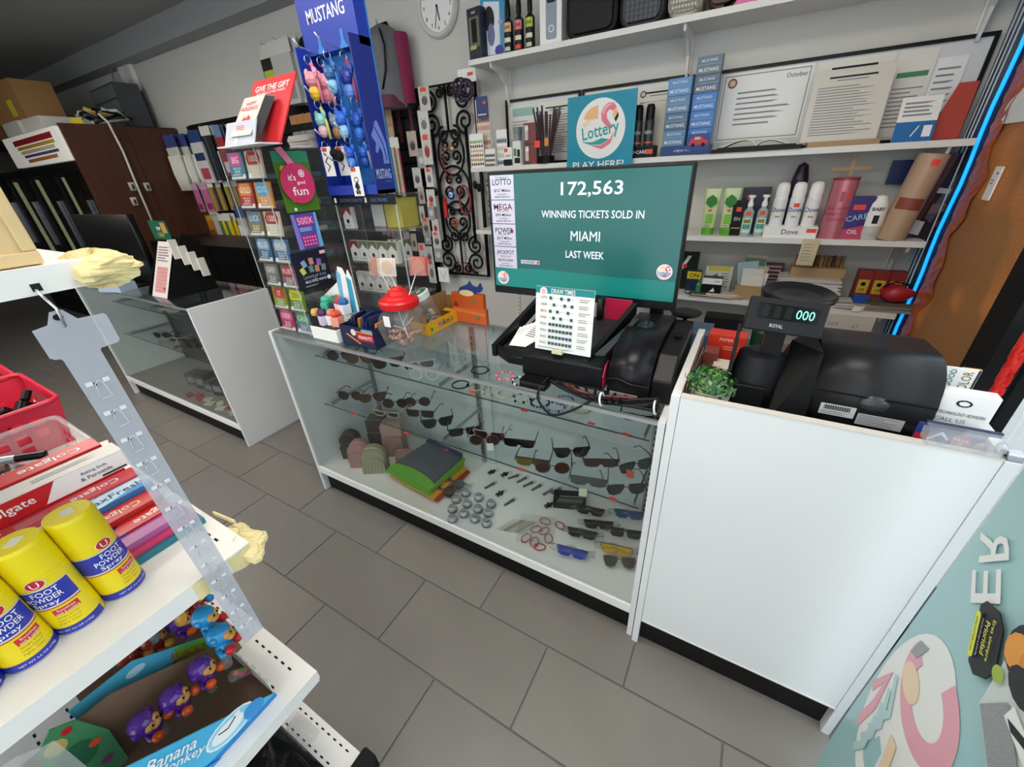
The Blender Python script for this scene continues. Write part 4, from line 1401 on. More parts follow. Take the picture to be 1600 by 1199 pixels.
# gloves row seen above the ticket tower
for k in range(6):
    hang('glove_pair', '%s pair of black and white gloves in the row above the ticket tower' % _ord[k], 'gloves', (-1.62 + k * .085, Y1, 2.04), .09, .26, flat_pack('#1b1b1e', '#c9c9c4', '#b07a4a', .02, '#8d8d8a'), 'glove pairs above the ticket tower', 1, .02, 0, k % 2 == 0)

# right hand columns of small jewellery cards
g5 = 'small cards on the slat wall'
cc = [('#c9c6bf', '#5a5558'), ('#d4d2ce', '#77747a'), ('#b9a99a', '#4a4448'), ('#cfccc6', '#a8343a'), ('#9a9a9c', '#d0cec8')]
pos = ['topmost', 'second', 'third', 'fourth', 'fifth', 'sixth', 'seventh', 'eighth', 'ninth', 'tenth', 'eleventh', 'twelfth', 'thirteenth', 'fourteenth', 'fifteenth', 'sixteenth', 'seventeenth', 'eighteenth', 'nineteenth', 'twentieth', 'twenty-first', 'lowest']
CARDXZ = [(-0.298, 2.097, 0.090, 0.140), (-0.331, 1.965, 0.090, 0.150), (-0.464, 1.850, 0.090, 0.160), (-0.334, 1.828, 0.085, 0.200), (-0.402, 1.737, 0.080, 0.130), (-0.465, 1.615, 0.080, 0.140), (-0.347, 1.609, 0.070, 0.130), (-0.448, 1.483, 0.060, 0.120), (-0.356, 1.463, 0.080, 0.120), (-0.372, 1.374, 0.070, 0.130), (-0.469, 1.347, 0.050, 0.120), (-0.599, 1.309, 0.070, 0.150), (-0.446, 1.262, 0.080, 0.140), (-0.349, 1.253, 0.070, 0.120), (-0.447, 1.156, 0.070, 0.100), (-0.353, 1.158, 0.080, 0.130), (-0.678, 1.151, 0.070, 0.220), (-0.602, 1.137, 0.060, 0.140), (-0.527, 1.063, 0.070, 0.260), (-0.358, 1.059, 0.080, 0.140), (-0.456, 1.041, 0.080, 0.150), (-0.454, 0.938, 0.080, 0.200)]
for k, (x, z, w_, h_) in enumerate(CARDXZ):
    t = thing('jewellery_card', 'small jewellery card on black slat wall beside the grille, %s counted downwards' % pos[k], 'jewellery card', (x, 1.70, z), R.uniform(-4, 4), g5)
    c = cc[k % 5]
    MB().box((-w_ / 2, -.003, -h_), (w_ / 2, 0, 0), mat(c[0], .5)).build('card', t)
    q = MB()
    p = front(q, -w_ / 2, -h_, -.003)
    p.poly(oval(w_ * .5, h_ * .42, w_ * .28, h_ * .2, 10), mat(c[1], .4)).line([(w_ * .3, h_ * .7), (w_ * .5, h_ * .5), (w_ * .7, h_ * .7)], .004, GREY)
    if k % 3 == 0:
        p.rect(w_ * .2, h_ * .78, w_ * .75, h_ * .95, STICK)
    q.build('charm_print', t)
    one(MB().cyl((0, 0, 0), (0, -.09, 0), .002, CHROME, n=5), 'peg_hook', 'tiny hook behind the jewellery card, %s counted downwards' % pos[k], 'hook', (x, YS + .003, z - .006), group='wire peg hooks')
# incense and toothbrush bundles
for k in range(6):
    hang('incense_pack', 'red tipped incense stick pack beside the blue display, %s from the left' % _ord[k], 'incense pack', (-.80 + k * .052, 1.62 - .01 * (k % 2), 1.86 - .01 * k), .045, .38, rods(['#8fae8a', '#c9c6bd', '#a82a30']), 'incense packs', 1, .02, 0, k % 2 == 0)
for k in range(4):
    hang('toothbrush_pack', 'red and blue toothbrush pack under the incense, %s from the left' % _ord[k], 'pack', (-.84 + k * .055, 1.62, 1.42 - .01 * k), .05, .28, rods(['#4a86a8', '#b02c34']), 'toothbrush packs on the slat wall', 1, .02, 0, k % 2 == 0)
for k in range(3):
    hang('beige_straps', 'long beige strap hanging above the incense packs, %s from the left' % _ord[k], 'strap', (-.80 + k * .09, 1.66, 2.06), .06, .24, flat_pack('#9a7d66', '#b59a82', '#7a5c4a', .012), 'beige straps', 1, .02, 0, True)
one(MB().box((-.055, -.003, -.12), (.055, 0, .0), WHITEP).tube([(-.03, -.005, -.03), (0, -.005, -.09), (.03, -.005, -.03)], .0015, GREY, 5), 'necklace_card', 'white card with a fine necklace hanging low beside the grille', 'card', (-0.312, 1.680, 0.882), group=None)

# ================================================================ drinks cooler in the far corner
WOOD = bpy.data.materials.new('dark_wood_veneer')
WOOD.use_nodes = True
nt = WOOD.node_tree
bs = nt.nodes['Principled BSDF']
tc = nt.nodes.new('ShaderNodeTexCoord')
mp = nt.nodes.new('ShaderNodeMapping')
mp.inputs['Scale'].default_value = (6, 14, 1.2)
nz = nt.nodes.new('ShaderNodeTexNoise')
nz.inputs['Scale'].default_value = 3
nz.inputs['Detail'].default_value = 6
rp = nt.nodes.new('ShaderNodeValToRGB')
rp.color_ramp.elements[0].color = lin('#321c14')
rp.color_ramp.elements[1].color = lin('#5d3828')
for a, q_ in ((tc.outputs['Object'], mp.inputs[0]), (mp.outputs[0], nz.inputs['Vector']), (nz.outputs['Fac'], rp.inputs[0]), (rp.outputs[0], bs.inputs['Base Color'])):
    nt.links.new(a, q_)
bs.inputs['Roughness'].default_value = .35
CX, CY0, CZ = -3.93, .82, 2.15
t = thing('drinks_cooler', 'tall dark wood sided drinks cooler with black framed glass doors', 'cooler', (CX, CY0, 0))
MB().box((-.03, 0, 0), (0, .5, CZ), WOOD).build('side_panel', t)
MB().box((-.03, .504, 0), (-.001, .975, CZ - .01), WOOD).build('side_panel', t)
MB().box((-3.6, .06, CZ - .03), (-.03, .975, CZ), BLACKM).build('top', t)
MB().box((-3.6, .9, 0), (-.03, .96, CZ - .03), mat('#5a6266', .5)).build('back_wall', t)
MB().box((-3.6, 0, 0), (-.03, .9, .25), BLACKM).build('base', t)
hd = MB().box((-1.72, -.02, CZ - .3), (-.06, .03, CZ - .02), mat('#e6e4dc', .4, emit=.25)).build('header_sign', t)
q = MB()
p = front(q, -1.72, CZ - .3, -.02)
for z0, z1, x0, x1, c in ((.19, .24, .3, 1.5, '#9c1f24'), (.15, .18, .35, 1.5, '#c9a23a'), (.11, .14, .4, 1.45, '#d9c79a'), (.075, .1, .45, 1.5, '#5a4a8a'), (.03, .06, .5, 1.4, '#c07a34')):
    p.poly([(x0, z0), (x1, z0 + .01), (x1, z1 + .01), (x0, z1)], mat(c, .5))
q.build('striped_picture', hd)
for i in range(4):
    x1 = -.05 - i * .86
    x0 = x1 - .84
    d = MB()
    for a, b_ in (((x0, 0, .25), (x0 + .09, .05, CZ - .32)), ((x1 - .09, 0, .25), (x1, .05, CZ - .32)), ((x0 + .09, 0, CZ - .40), (x1 - .09, .05, CZ - .32)), ((x0 + .09, 0, .25), (x1 - .09, .05, .33))):
        d.box(a, b_, BLACK)
    d = d.build('door', t)
    MB().box((x0 + .09, .02, .33), (x1 - .09, .025, CZ - .40), glass('#9aa4a8', 1.2)).build('pane', d)
    MB().box((x1 - .12, -.03, 1.0), (x1 - .1, 0, 1.5), CHROME).build('door_handle', d)
    for z in (.65, 1.0, 1.35):
        MB().box((x0 + .02, .2, z), (x1 - .02, .85, z + .015), STEEL).build('wire_shelf', t)
    lm = mat('#e9f4f4', .5, emit=1.6) if i == 0 else mat('#ffe9a8', .5, emit=2.2)
    MB().box((x1 - .16, .1, .4), (x1 - .12, .14, CZ - .42), lm).build('door_lamp', t)
for z, zn in ((.67, 'lowest'), (1.02, 'middle'), (1.37, 'upper')):
    for k in range(5):
        c = ['#7a3a24', '#3a2a4a', '#a86a24', '#2f4a3a', '#8a2a2a'][k]
        can('drink_bottle', '%s drink bottle on the %s cooler shelf' % (('brown', 'purple', 'amber', 'dark green', 'red')[k], zn), 'bottle', (CX - 1.08 - k * .13, CY0 + .3, z - .004), [(0, 0), (.035, 0), (.035, .14), (.014, .2), (.014, .235), (0, .235)], mat(c, .3), 'drinks in the cooler', 10)
# on the wood side: outlets, white cord
b = MB().tube([(0, 0, .62), (.02, .04, .55), (.012, .06, .3), (.012, .05, 0), (.012, .045, -.4)], .011, mat('#d6d2c8', .5))
one(b, 'power_cord', 'white power cord running down the dark wood side of the cooler', 'cord', (CX + .012, 1.15, 1.62))
for y_, z_, nm in ((1.16, 1.6, 'beside the white cord'), (1.29, 1.59, 'right of the white cord'), (1.12, 1.46, 'below the white cord plug')):
    t = thing('outlet_box', 'small grey outlet box on the wood panel ' + nm, 'outlet', (CX - .0012, y_, z_), 0, 'outlet boxes')
    MB().rbox((0, -.024, -.04), (.03, .024, .04), .006, mat('#b8b4ac', .5)).build('box', t)
    MB().box((.03, -.009, -.02), (.033, .009, .02), DARK).build('socket', t)
# boxes on the cooler
CBD = mat('#a47a4c', .8, noise=.08, scale=10)
t = thing('cardboard_box', 'brown cardboard box with a yellow label on top of the cooler', 'box', (-5.28, .98, CZ + .115), 4)
MB().box((-.42, -.12, 0), (.42, .2, .34), CBD).build('carton', t)
MB().box((.12, -.122, .04), (.24, -.12, .18), mat('#d8cf3a', .5)).build('label', t)
one(MB().box((-.2, -.1, 0), (.2, .3, .36), mat('#8a6238', .8)), 'cardboard_box', 'darker cardboard box at the far left on top of the cooler', 'box', (-6.0, 1.0, CZ))
for k, (x, w_) in enumerate(((-5.25, .26), (-4.72, .22))):
    one(MB().box((-w_, -.1, 0), (w_, .4, .11), mat('#d6d4ce', .6)), 'flat_white_box', ('left' if k == 0 else 'right') + ' flat white box lying on the cooler top', 'box', (x, .93 + .03 * k, CZ + .001), 3 * k)
t = thing('plastic_crate', 'grey plastic storage crate standing on end on the cooler', 'crate', (-4.66, 1.52, CZ), -3)
MB().box((-.3, 0, 0), (.42, .22, .42), mat('#474b50', .5)).build('shell', t)
for i in range(4):
    for j in range(3):
        MB().box((-.27 + i * .17, -.008, .03 + j * .13), (-.12 + i * .17, 0, .14 + j * .13), mat('#6a7076', .5)).build('ribbed_panel', t)
t = thing('cable_bundle', 'tangle of black, white and yellow cables lying on the cooler', 'cables', (-3.98, 1.2, CZ))
for k in range(8):
    a = R.uniform(0, 6)
    pts = [(-.02 - .1 * R.random(), .1 * R.random() - .1, .02)]
    for j in range(6):
        pts.append((-.14 + .13 * sin(a + j * 1.1), .06 + .2 * cos(a * 1.3 + j * .9), .05 + .09 * abs(sin(j + a))))
    MB().tube(pts, .014, mat(['#1a1a1c', '#d8d6cc', '#cfae2a', '#15151a', '#232326', '#c9c9c4', '#101012', '#dcdad2'][k], .5)).build('cable', t)
one(MB().box((-.05, -.03, 0), (.05, .03, .05), mat('#e0cf3a', .5)), 'plug', 'yellow plug lying on the front edge of the cooler', 'plug', (-3.99, .98, CZ))

# ================================================================ behind and on the far showcase
t = thing('black_cabinet', 'low glossy black cabinet behind the far showcase', 'cabinet', (-3.5, .95, 0))
MB().box((0, 0, 0), (2.35, .5, 1.1), BLACK).build('body', t)
for k in range(4):
    d = MB().box((.02 + k * .58, -.018, .05), (.58 + k * .58, 0, 1.06), mat('#121214', .2)).build('door', t)
    MB().box((.5 + k * .58, -.03, .6), (.515 + k * .58, -.018, .75), STEEL).build('handle', d)
t = thing('flat_monitor', 'black flat monitor turned away on the far showcase', 'monitor', (-1.93, .2, CH + .002), 4)
MB().rbox((-.4, -.02, .05), (.37, .02, .47), .01, BLACK).build('panel', t)
MB().box((-.05, .02, .02), (.05, .06, .3), BLACKM).build('stand', t)
MB().box((-.14, -.05, 0), (.14, .12, .02), BLACKM).build('foot', t)
t = thing('slip_rack', 'black rack holding pink lottery play slips on the far showcase', 'rack', (-1.43, .16, CH + .002), 0)
for s_ in (0, 1):
    b = MB()
    b.T = A(loc(s_ * .27 - .02, 0, 0), Mx(((0, 0, 1, 0), (1, 0, 0, 0), (0, 1, 0, 0), (0, 0, 0, 1))))
    b.prism([(-.06, 0), (.22, 0), (.22, .3), (.14, .36), (.1, .3), (-.06, .02)], 0, .012, BLACK)
    b.build('side_panel', t)
MB().add([(-.008, .1, .3), (.25, .1, .3), (.25, -.05, .0), (-.008, -.05, .0), (-.008, .11, .3), (.25, .11, .3), (.25, -.04, 0), (-.008, -.04, 0)], [(3, 2, 1, 0), (4, 5, 6, 7), (0, 1, 5, 4), (2, 3, 7, 6), (1, 2, 6, 5), (3, 0, 4, 7)], BLACK).build('sloped_back', t)
for k, (c0, c1, w_, dz) in enumerate((('#d9cfcb', '#c98f90', .2, 0),)):
    b = MB().add([(.02, -.062, .0), (.22, -.062, .0), (.22, .095, .31), (.02, .095, .31)], [(0, 1, 2, 3)], mat('#d6cdc9', .6))
    b.build('play_slip', t)
    q = MB()
    p = Print(q, (.02, -.062, 0), (1, 0, 0), (0, .157, .31))
    p.rect(.03, .03, .17, .19, mat('#c48a88', .6)).greek(.02, .22, .18, .32, 6, mat('#7a6a6c', .6)).rect(.14, .045, .17, .065, mat('#a8284a', .5))
    for k in range(6):
        p.rect(.035, .05 + k * .023, .165, .052 + k * .023, mat('#d9b3b0', .6))
    q.build('slip_print', t)
    b = MB().box((-.02, .1, .32), (.2, .106, .43), mat('#1f5a44', .4))
    front(b, -.02, .32, .1).text('CASH', .11, .03, .024, mat('#d8a23a', .4)).text('POP', .11, .065, .02, WHITEP).rect(.15, .04, .21, .1, mat('#b58a4a', .4))
    b.build('header_card', t)
for k in range(4):
    MB().box((.26 + k * .016, .05 + k * .03, .22 - k * .04), (.275 + k * .016, .09 + k * .03, .33 - k * .04), mat('#d8d4cc', .6)).build('spare_slip', t)
for k, (x, y, c, nm) in enumerate(((-2.25, .09, '#9fb4cc', 'pale blue'), (-2.16, .12, '#c9c6bd', 'cream'), (-1.86, .075, '#aebfd6', 'blue and white'))):
    one(MB().box((-.1, -.05, 0), (.1, .06, .012 + .02 * k), mat(c, .5)), 'leaflet_pile', nm + ' pile of leaflets on the edge of the far showcase', 'leaflets', (x, y, CH + .002), 8 * k)

# ================================================================ on the long showcase: ticket tower
CT = CH + .0015
TX0, TX1, TY0, TY1, TZ1 = .035, .272, .035, .45, 1.685
t = thing('ticket_dispenser', 'tall clear acrylic lottery scratch ticket dispenser at the end of the showcase', 'ticket dispenser', (0, 0, CT))
H = TZ1 - CT
AE = mat('#c9d0d2', .2, clear=.35)
MB().box((TX0, TY0 - .003, 0), (TX1, TY0, H), ACRYL).build('front_sheet', t)
MB().box((TX1 - .003, TY0, 0), (TX1, TY1, H), ACRYL).build('side_sheet', t)
MB().box((TX0, TY0, 0), (TX0 + .003, TY1, H), ACRYL).build('side_sheet', t)
MB().box((TX0, TY1, 0), (TX1, TY1 + .003, H), ACRYL).build('back_sheet', t)
ROWH = H / 7
for k in range(8):
    MB().box((TX0 + .003, TY0, min(k * ROWH, H - .004)), (TX1 - .003, TY1, min(k * ROWH, H - .004) + .004), glass('#eef1f1', 1.2, .03, .05)).build('tier_shelf', t)
MB().box((.5 * (TX0 + TX1) - .0015, TY0, 0), (.5 * (TX0 + TX1) + .0015, TY1, H), ACRYL).build('divider', t)
for x, y in ((TX0, TY0 - .003), (TX1 - .003, TY0 - .003), (TX1 - .003, TY1)):
    MB().box((x, y, 0), (x + .003, y + .003, H), AE).build('sheet_edge', t)
g6 = 'scratch tickets in the tower'
TK = [
    (6, 0, '#2c7f96', '#c94a90', 'BIG', 'teal and pink'), (6, 1, '#d2c3ae', '#b0322e', '1000', 'cream and red'), (5, 0, '#b32d28', '#e38d2c', 'GOLD', 'red and orange'), (5, 1, '#d58a33', '#4aa0c9', 'COOL', 'orange and blue'),
    (4, 0, '#8a7a4a', '#5b7a9a', 'LUCK', 'olive'), (4, 1, '#cfc0ac', '#a62c2c', '1500', 'cream holiday'), (3, 0, '#3a5f8a', '#7fa6c4', 'BLUE', 'dark blue'), (3, 1, '#42698e', '#9fb4c4', 'WILD', 'steel blue'),
    (2, 0, '#6c6a6c', '#8a8788', 'GREY', 'plain grey'), (2, 1, '#7a5a5e', '#b3303a', 'RUBY', 'ruby red'), (1, 0, '#8d9a24', '#c9452c', 'IT', 'yellow green'), (1, 1, '#5f8a2c', '#d9d52c', '20X', 'leaf green'),
    (0, 0, '#b01f5c', '#e45a8c', '100X', 'magenta'), (0, 1, '#4a6f8a', '#57a56a', 'CASH', 'blue and green')]
for row, cl, c1, c2, tx, nm in TK:
    w_, h_ = .098, .09
    x = TX0 + .012 + cl * .1165
    t = thing('scratch_ticket', '%s scratch ticket pack in row %s of the clear tower' % (nm, ('one', 'two', 'three', 'four', 'five', 'six', 'seven')[6 - row]), 'lottery ticket', (x, TY0 + .012, CT + row * ROWH + .005), 0, g6, -6)
    MB().box((0, 0, 0), (w_, .008, h_), mat(c1, .4)).build('ticket_pack', t)
    q = MB()
    p = front(q, 0, 0, 0)
    p.poly([(w_ * .2, h_ * .98), (w_ * .05, h_ * .75), (w_ * .12, h_ * .5), (w_ * .88, h_ * .5), (w_ * .95, h_ * .75), (w_ * .8, h_ * .98)], mat(c2, .4))
    p.text(tx, w_ * .5, h_ * .72, .022, mat('#f0e6d8', .4) if c2 not in ('#d9d52c',) else mat('#3a5a1a', .4), maxw=w_ * .7)
    p.text('WIN UP TO', w_ * .5, h_ * .4, .007, WHITEP).text('$5,000', w_ * .5, h_ * .28, .012, WHITEP).greek(w_ * .15, h_ * .14, w_ * .85, h_ * .2, 1, WHITEP)
    p.rect(0, 0, w_, h_ * .1, mat('#d8d6cf', .4)).rect(w_ * .8 * (1 - cl) + .005, .003, w_ * .8 * (1 - cl) + .02, .016, WHITEP)
    q.build('print', t)
# packs lying inside the tower, seen through its side
for row in range(7):
    for k in range(2):
        c = R.choice(['#5a3a56', '#6a6668', '#47525c', '#8a8a80', '#3f5f6a', '#70404a'])
        one(MB().box((-.09, -.05, 0), (.09, .05, .016), mat(c, .5)), 'ticket_book', 'ticket book lying in tier %s of the clear tower, %s' % (('one', 'two', 'three', 'four', 'five', 'six', 'seven')[6 - row], ('in the middle', 'at the back')[k]), 'lottery ticket', (.5 * (TX0 + TX1), .22 + k * .13, CT + row * ROWH + .0045), R.uniform(-4, 4), 'ticket books in the tower')


def side_card(name, label, y0, y1, z0, z1, m, fn, x=TX1 + .003):
    """card fixed on the tower's right side, facing +X"""
    t = thing(name, label, 'card', (x, y0, z0))
    MB().box((0, 0, 0), (.003, y1 - y0, z1 - z0), m).build('card', t)
    q = MB()
    fn(Print(q, (.003, 0, 0), (0, 1, 0), (0, 0, 1)), y1 - y0, z1 - z0)
    q.build('print', t)


def raffle(p, w, h):
    p.rect(0, h * .82, w, h, mat('#2c8a66', .4)).poly(oval(w * .62, h * .62, w * .33, h * .15, 14), mat('#7fb33a', .4)).text('MILLIONAIRE', w * .6, h * .68, .012, mat('#1c2a14', .4), maxw=w * .6).text('RAFFLE', w * .6, h * .58, .022, mat('#0f1a0c', .4), maxw=w * .62)
    p.text('IS', w * .2, h * .4, .024, mat('#d6c98a', .4)).disc(w * .2, h * .72, .012, mat('#dcb84a', .4)).poly(oval(w * .3, h * .2, .012, .008, 10), mat('#d8c14a', .4)).disc(w * .25, h * .05, .006, WHITEP)


side_card('raffle_card', 'green RAFFLE card on the right side of the ticket tower', .085, .235, 1.462, 1.672, mat('#4d7a1c', .4), raffle)


def x500(p, w, h):
    p.poly([(0, 0), (w * .2, 0), (w * .12, h), (0, h)], mat('#8a7fd0', .4)).poly([(w, 0), (w * .82, 0), (w * .9, h), (w, h)], mat('#6fb0e0', .4)).poly(oval(w * .5, h * .8, w * .36, h * .14, 14), mat('#c92a8a', .4)).text('500X', w * .5, h * .8, .026, mat('#f4c6e4', .4), maxw=w * .62)
    p.greek(w * .2, h * .5, w * .8, h * .62, 3, mat('#c6d4f4', .4)).rect(w * .2, h * .06, w * .8, h * .4, mat('#b01f86', .4))
    for i in range(5):
        for j in range(3):
            p.rect(w * (.24 + i * .11), h * (.1 + j * .1), w * (.3 + i * .11), h * (.15 + j * .1), mat('#f0a8d8', .4))


side_card('multiplier_card', 'purple and pink multiplier ticket card on the ticket tower', .092, .205, 1.322, 1.455, mat('#4a4fb0', .4), x500)


def funways(p, w, h):
    for x, y, c, a in ((.28, .68, '#86a9c9', 18), (.5, .72, '#c98a76', 0), (.72, .66, '#8a6ab0', -14), (.2, .5, '#cfd05a', 22), (.45, .52, '#6a8a86', 4), (.62, .5, '#c48872', -4), (.82, .5, '#7a8a80', -10)):
        l = [(-.07, -.09), (.07, -.09), (.07, .09), (-.07, .09)]
        ca, sa = cos(radians(a)), sin(radians(a))
        p.poly([(w * x + h * (u * ca - v * sa), h * y + h * (u * sa + v * ca)) for u, v in l], mat(c, .4))
    p.text('UNWRAP FUN', w * .5, h * .32, .012, mat('#9a9ab8', .4), maxw=w * .7).text('IN', w * .5, h * .25, .005, WHITEP).text('MULTIPLE WAYS', w * .5, h * .2, .01, WHITEP, maxw=w * .75).disc(w * .9, h * .2, .009, WHITEP).rect(w * .8, h * .86, w * .97, h * .95, PINKL).greek(w * .15, h * .05, w * .6, h * .12, 1, FAINT)


side_card('multiple_ways_card', 'dark navy MULTIPLE WAYS card on the ticket tower above the lip balms', .045, .205, 1.165, 1.315, mat('#1c1c30', .4), funways)
# round hanging sign
t = thing('fun_sign', 'round pink sign reading it is good fun, hanging on the ticket tower', 'sign', (TX1 + .018, .155, 1.562))
MG2 = mat('#d6316a', .45)
b = MB()
b.T = Mx(((0, 0, 1, 0), (1, 0, 0, 0), (0, 1, 0, 0), (0, 0, 0, 1)))
b.prism(oval(0, 0, .07, .07, 32), 0, .003, MG2)
b.build('disc', t)
MB().add([(.0, -.014, .055), (.0, .014, .055), (-.012, -.024, .125), (-.012, -.05, .118), (.003, -.014, .055), (.003, .014, .055), (-.009, -.024, .125), (-.009, -.05, .118)], [(0, 1, 2, 3), (7, 6, 5, 4), (0, 4, 5, 1), (2, 6, 7, 3), (1, 5, 6, 2), (3, 7, 4, 0)], mat('#ec7f9f', .45)).build('strap', t)
q = MB()
p = Print(q, (.003, 0, 0), (0, 1, 0), (0, 0, 1))
p.text("it's", -.022, .022, .022, WHITEP, bold=.03).text('good', .012, .002, .016, WHITEP, bold=.03).text('fun', .0, -.026, .03, WHITEP, bold=.04, w=.066).disc(.022, .034, .013, WHITEP).disc(.022, .034, .009, MG2).disc(.022, .034, .006, WHITEP)
q.build('lettering', t)

# holiday brochure stand on the tower
t = thing('brochure_stand', 'red GIVE THE GIFT brochure stand on top of the ticket tower', 'brochure stand', (.15, .05, TZ1 + .001), 0)
REDB = mat('#cf2b33', .45)
LEAN = .135
b = MB().add([(0, .0, 0), (.25, .0, 0), (.25, LEAN, .215), (0, LEAN, .215), (0, .006, 0), (.25, .006, 0), (.25, LEAN + .006, .215), (0, LEAN + .006, .215)], [(0, 1, 2, 3), (7, 6, 5, 4), (0, 4, 5, 1), (3, 2, 6, 7), (1, 5, 6, 2), (3, 7, 4, 0)], REDB)
b.build('back_panel', t)
q = MB()
p = Print(q, (0, 0, 0), (1, 0, 0), (0, LEAN, .215))
p.text('GIVE THE GIFT', .125, .218, .022, WHITEP, w=.2, bold=.03).text('OF FLORIDA LOTTERY TICKETS', .125, .198, .008, WHITEP, w=.17).poly([(.0, .0), (.13, .0), (.06, .16), (.0, .12)], mat('#a81f28', .45))
q.build('headline', t)
b = MB()
for k in range(9):
    o = .006 + k * .0045
    b = MB().add([(.06, -.02 + .01 - o, .03), (.185, -.02 + .01 - o, .03), (.185, .085 - o, .15), (.06, .085 - o, .15)], [(0, 1, 2, 3)], mat('#d2cec6' if k == 8 else '#8a8a90', .5))
    b.build('brochure', t)
q = MB()
p = Print(q, (.06, -.02 + .01 - .042, .03), (1, 0, 0), (0, .095, .12))
p.text('HAPPY', .06, .125, .014, REDB).text('HOLIDAYS', .06, .105, .016, REDB, maxw=.1).poly([(.035, .06), (.05, .075), (.06, .065), (.07, .08), (.09, .062), (.085, .055), (.04, .055)], REDB)
q.build('brochure_print', t)
b = MB().add([(.02, -.06, .0), (.2, -.06, .0), (.2, -.025, .075), (.02, -.025, .075), (.02, -.056, 0), (.2, -.056, 0), (.2, -.021, .075), (.02, -.021, .075)], [(0, 1, 2, 3), (7, 6, 5, 4), (0, 4, 5, 1), (3, 2, 6, 7), (1, 5, 6, 2), (3, 7, 4, 0)], mat('#b4b8c8', .45))
b.build('pocket', t)
q = MB()
p = Print(q, (.02, -.06, 0), (1, 0, 0), (0, .035, .075))
p.text('FREE', .09, .06, .016, REDB).greek(.05, .04, .13, .048, 1, INK).disc(.07, .018, .011, WHITEP).disc(.07, .018, .008, mat('#b4b8c8', .45)).disc(.07, .018, .005, WHITEP)
q.build('pocket_print', t)
MB().box((.0, -.075, -.0008), (.25, .01, .0035), mat('#dfe0e6', .4)).build('foot', t)
stack('block of white leaflets lying on top of the ticket tower', .20, .33, TZ1, .13, .12, 7, ['#d9d8d4', '#c4c2bd'], 22, .003, .006)

# ================================================================ cigarette case and the blue key ring display on it
KX0, KX1, KY0, KY1, KZ = .305, .652, .29, .455, 1.508
t = thing('cigarette_case', 'clear acrylic cigarette case under the blue key ring display', 'display case', (0, 0, CT))
h = KZ - CT
for a, b_ in (((KX0, KY0, 0), (KX1, KY0 + .003, h)), ((KX0, KY1, 0), (KX1, KY1 + .003, h)), ((KX0, KY0, 0), (KX0 + .003, KY1, h)), ((KX1 - .003, KY0, 0), (KX1, KY1, h))):
    MB().box(a, b_, ACRYL).build('clear_wall', t)
for k in range(5):
    z = min(k * h / 4, h - .005)
    MB().box((KX0, KY0, z), (KX1, KY1, z + .004), glass('#eef1f1', 1.2, .03, .05)).build('case_shelf', t)
for x, y in ((KX0, KY0 - .001), (KX1 - .003, KY0 - .001)):
    MB().box((x, y, 0), (x + .004, y + .004, h), AE).build('case_edge', t)
b = MB().box((KX0 - .003, KY0 - .006, h - .034), (KX1 + .004, KY0 - .001, h + .002), mat('#121826', .35))
front(b, KX0, h - .034, KY0 - .006).text('ELECTRONIC CIGARETTES', .11, .017, .012, mat('#5a6f9a', .4), w=.13).text('ELECTRONIC', .27, .017, .012, mat('#5a6f9a', .4), w=.09).rect(.01, .008, .022, .026, WHITEP).rect(.19, .008, .2, .026, WHITEP)
b.build('header_strip', t)
CG = {'red': ('#d9d6d2', '#7d2326'), 'green': ('#d6d6cf', '#5c6242'), 'white': ('#dcdad6', '#b5b3ae')}


def cig(label, x, y, z, kind, rz=0):
    c1, c2 = CG[kind]
    carton('cigarette_pack', label, 'cigarette pack', (x, y, z), .054, .023, .086, mat(c1, .4), rz,
           lambda p, w, h: p.rect(0, h * .62, w, h, mat(c2, .4)).poly([(w * .1, h * .62), (w * .5, h * .86), (w * .9, h * .62)], mat(c1, .4)).disc(w * .5, h * .35, .009, INK).greek(w * .15, h * .1, w * .85, h * .2, 2, FAINT), 'cigarette packs in the clear case')


hh = h / 4
for k in range(5):
    cig('%s cigarette pack from the left on the second tier of the case' % _ord[k], KX0 + .035 + k * .057, KY0 + .03, CT + 2 * hh + .005, 'red' if k == 0 else 'green')
for k in range(4):
    cig('%s cigarette pack from the left on the third tier of the case' % _ord[k], KX0 + .035 + k * .057, KY0 + .03, CT + hh + .005, 'white')
for k in range(3):
    cig('%s side-on cigarette pack at the right of the second tier' % _ord[k], KX0 + .2 + k * .03, KY0 + .10, CT + 2 * hh + .005, 'green', 90)
cig('single red topped cigarette pack standing on the top tier', KX0 + .035, KY0 + .03, CT + 3 * hh + .005, 'red')
one(MB().box((0, 0, 0), (.07, .1, .11), mat('#cfcdc6', .5)), 'carton_block', 'pale carton standing at the top tier of the clear case', 'box', (KX0 + .10, KY0 + .1, CT + 3 * hh + .005))
one(MB().box((0, 0, 0), (.09, .1, .11), mat('#b5a53a', .5)), 'carton_block', 'yellow carton standing at the top tier of the clear case', 'box', (KX0 + .2, KY0 + .08, CT + 3 * hh + .005))

# MUSTANG key ring display
KS = 1.13      # the whole display is drawn for a 248 mm front and built a little larger
MX0, MX1, MY0, MY1, MZ0, MH = .305, .305 + .248, .275, .365, KZ + .0035, .585
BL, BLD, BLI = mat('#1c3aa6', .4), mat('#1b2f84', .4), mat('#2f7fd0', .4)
t = thing('key_ring_display', 'tall blue cardboard display hung with colourful key rings', 'display stand', (MX0, MY0, MZ0))
t.scale = (KS, KS, KS)
W_ = MX1 - MX0
MB().box((0, .084, 0), (W_, .09, MH), BLI).build('back_board', t)
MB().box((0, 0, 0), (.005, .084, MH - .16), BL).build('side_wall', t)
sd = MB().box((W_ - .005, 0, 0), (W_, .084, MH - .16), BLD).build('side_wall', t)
MB().box((0, .0, 0), (W_, .084, .012), BL).build('floor_tray', t)
MB().box((0, -.002, 0), (W_, .002, .03), BL).build('front_lip', t)
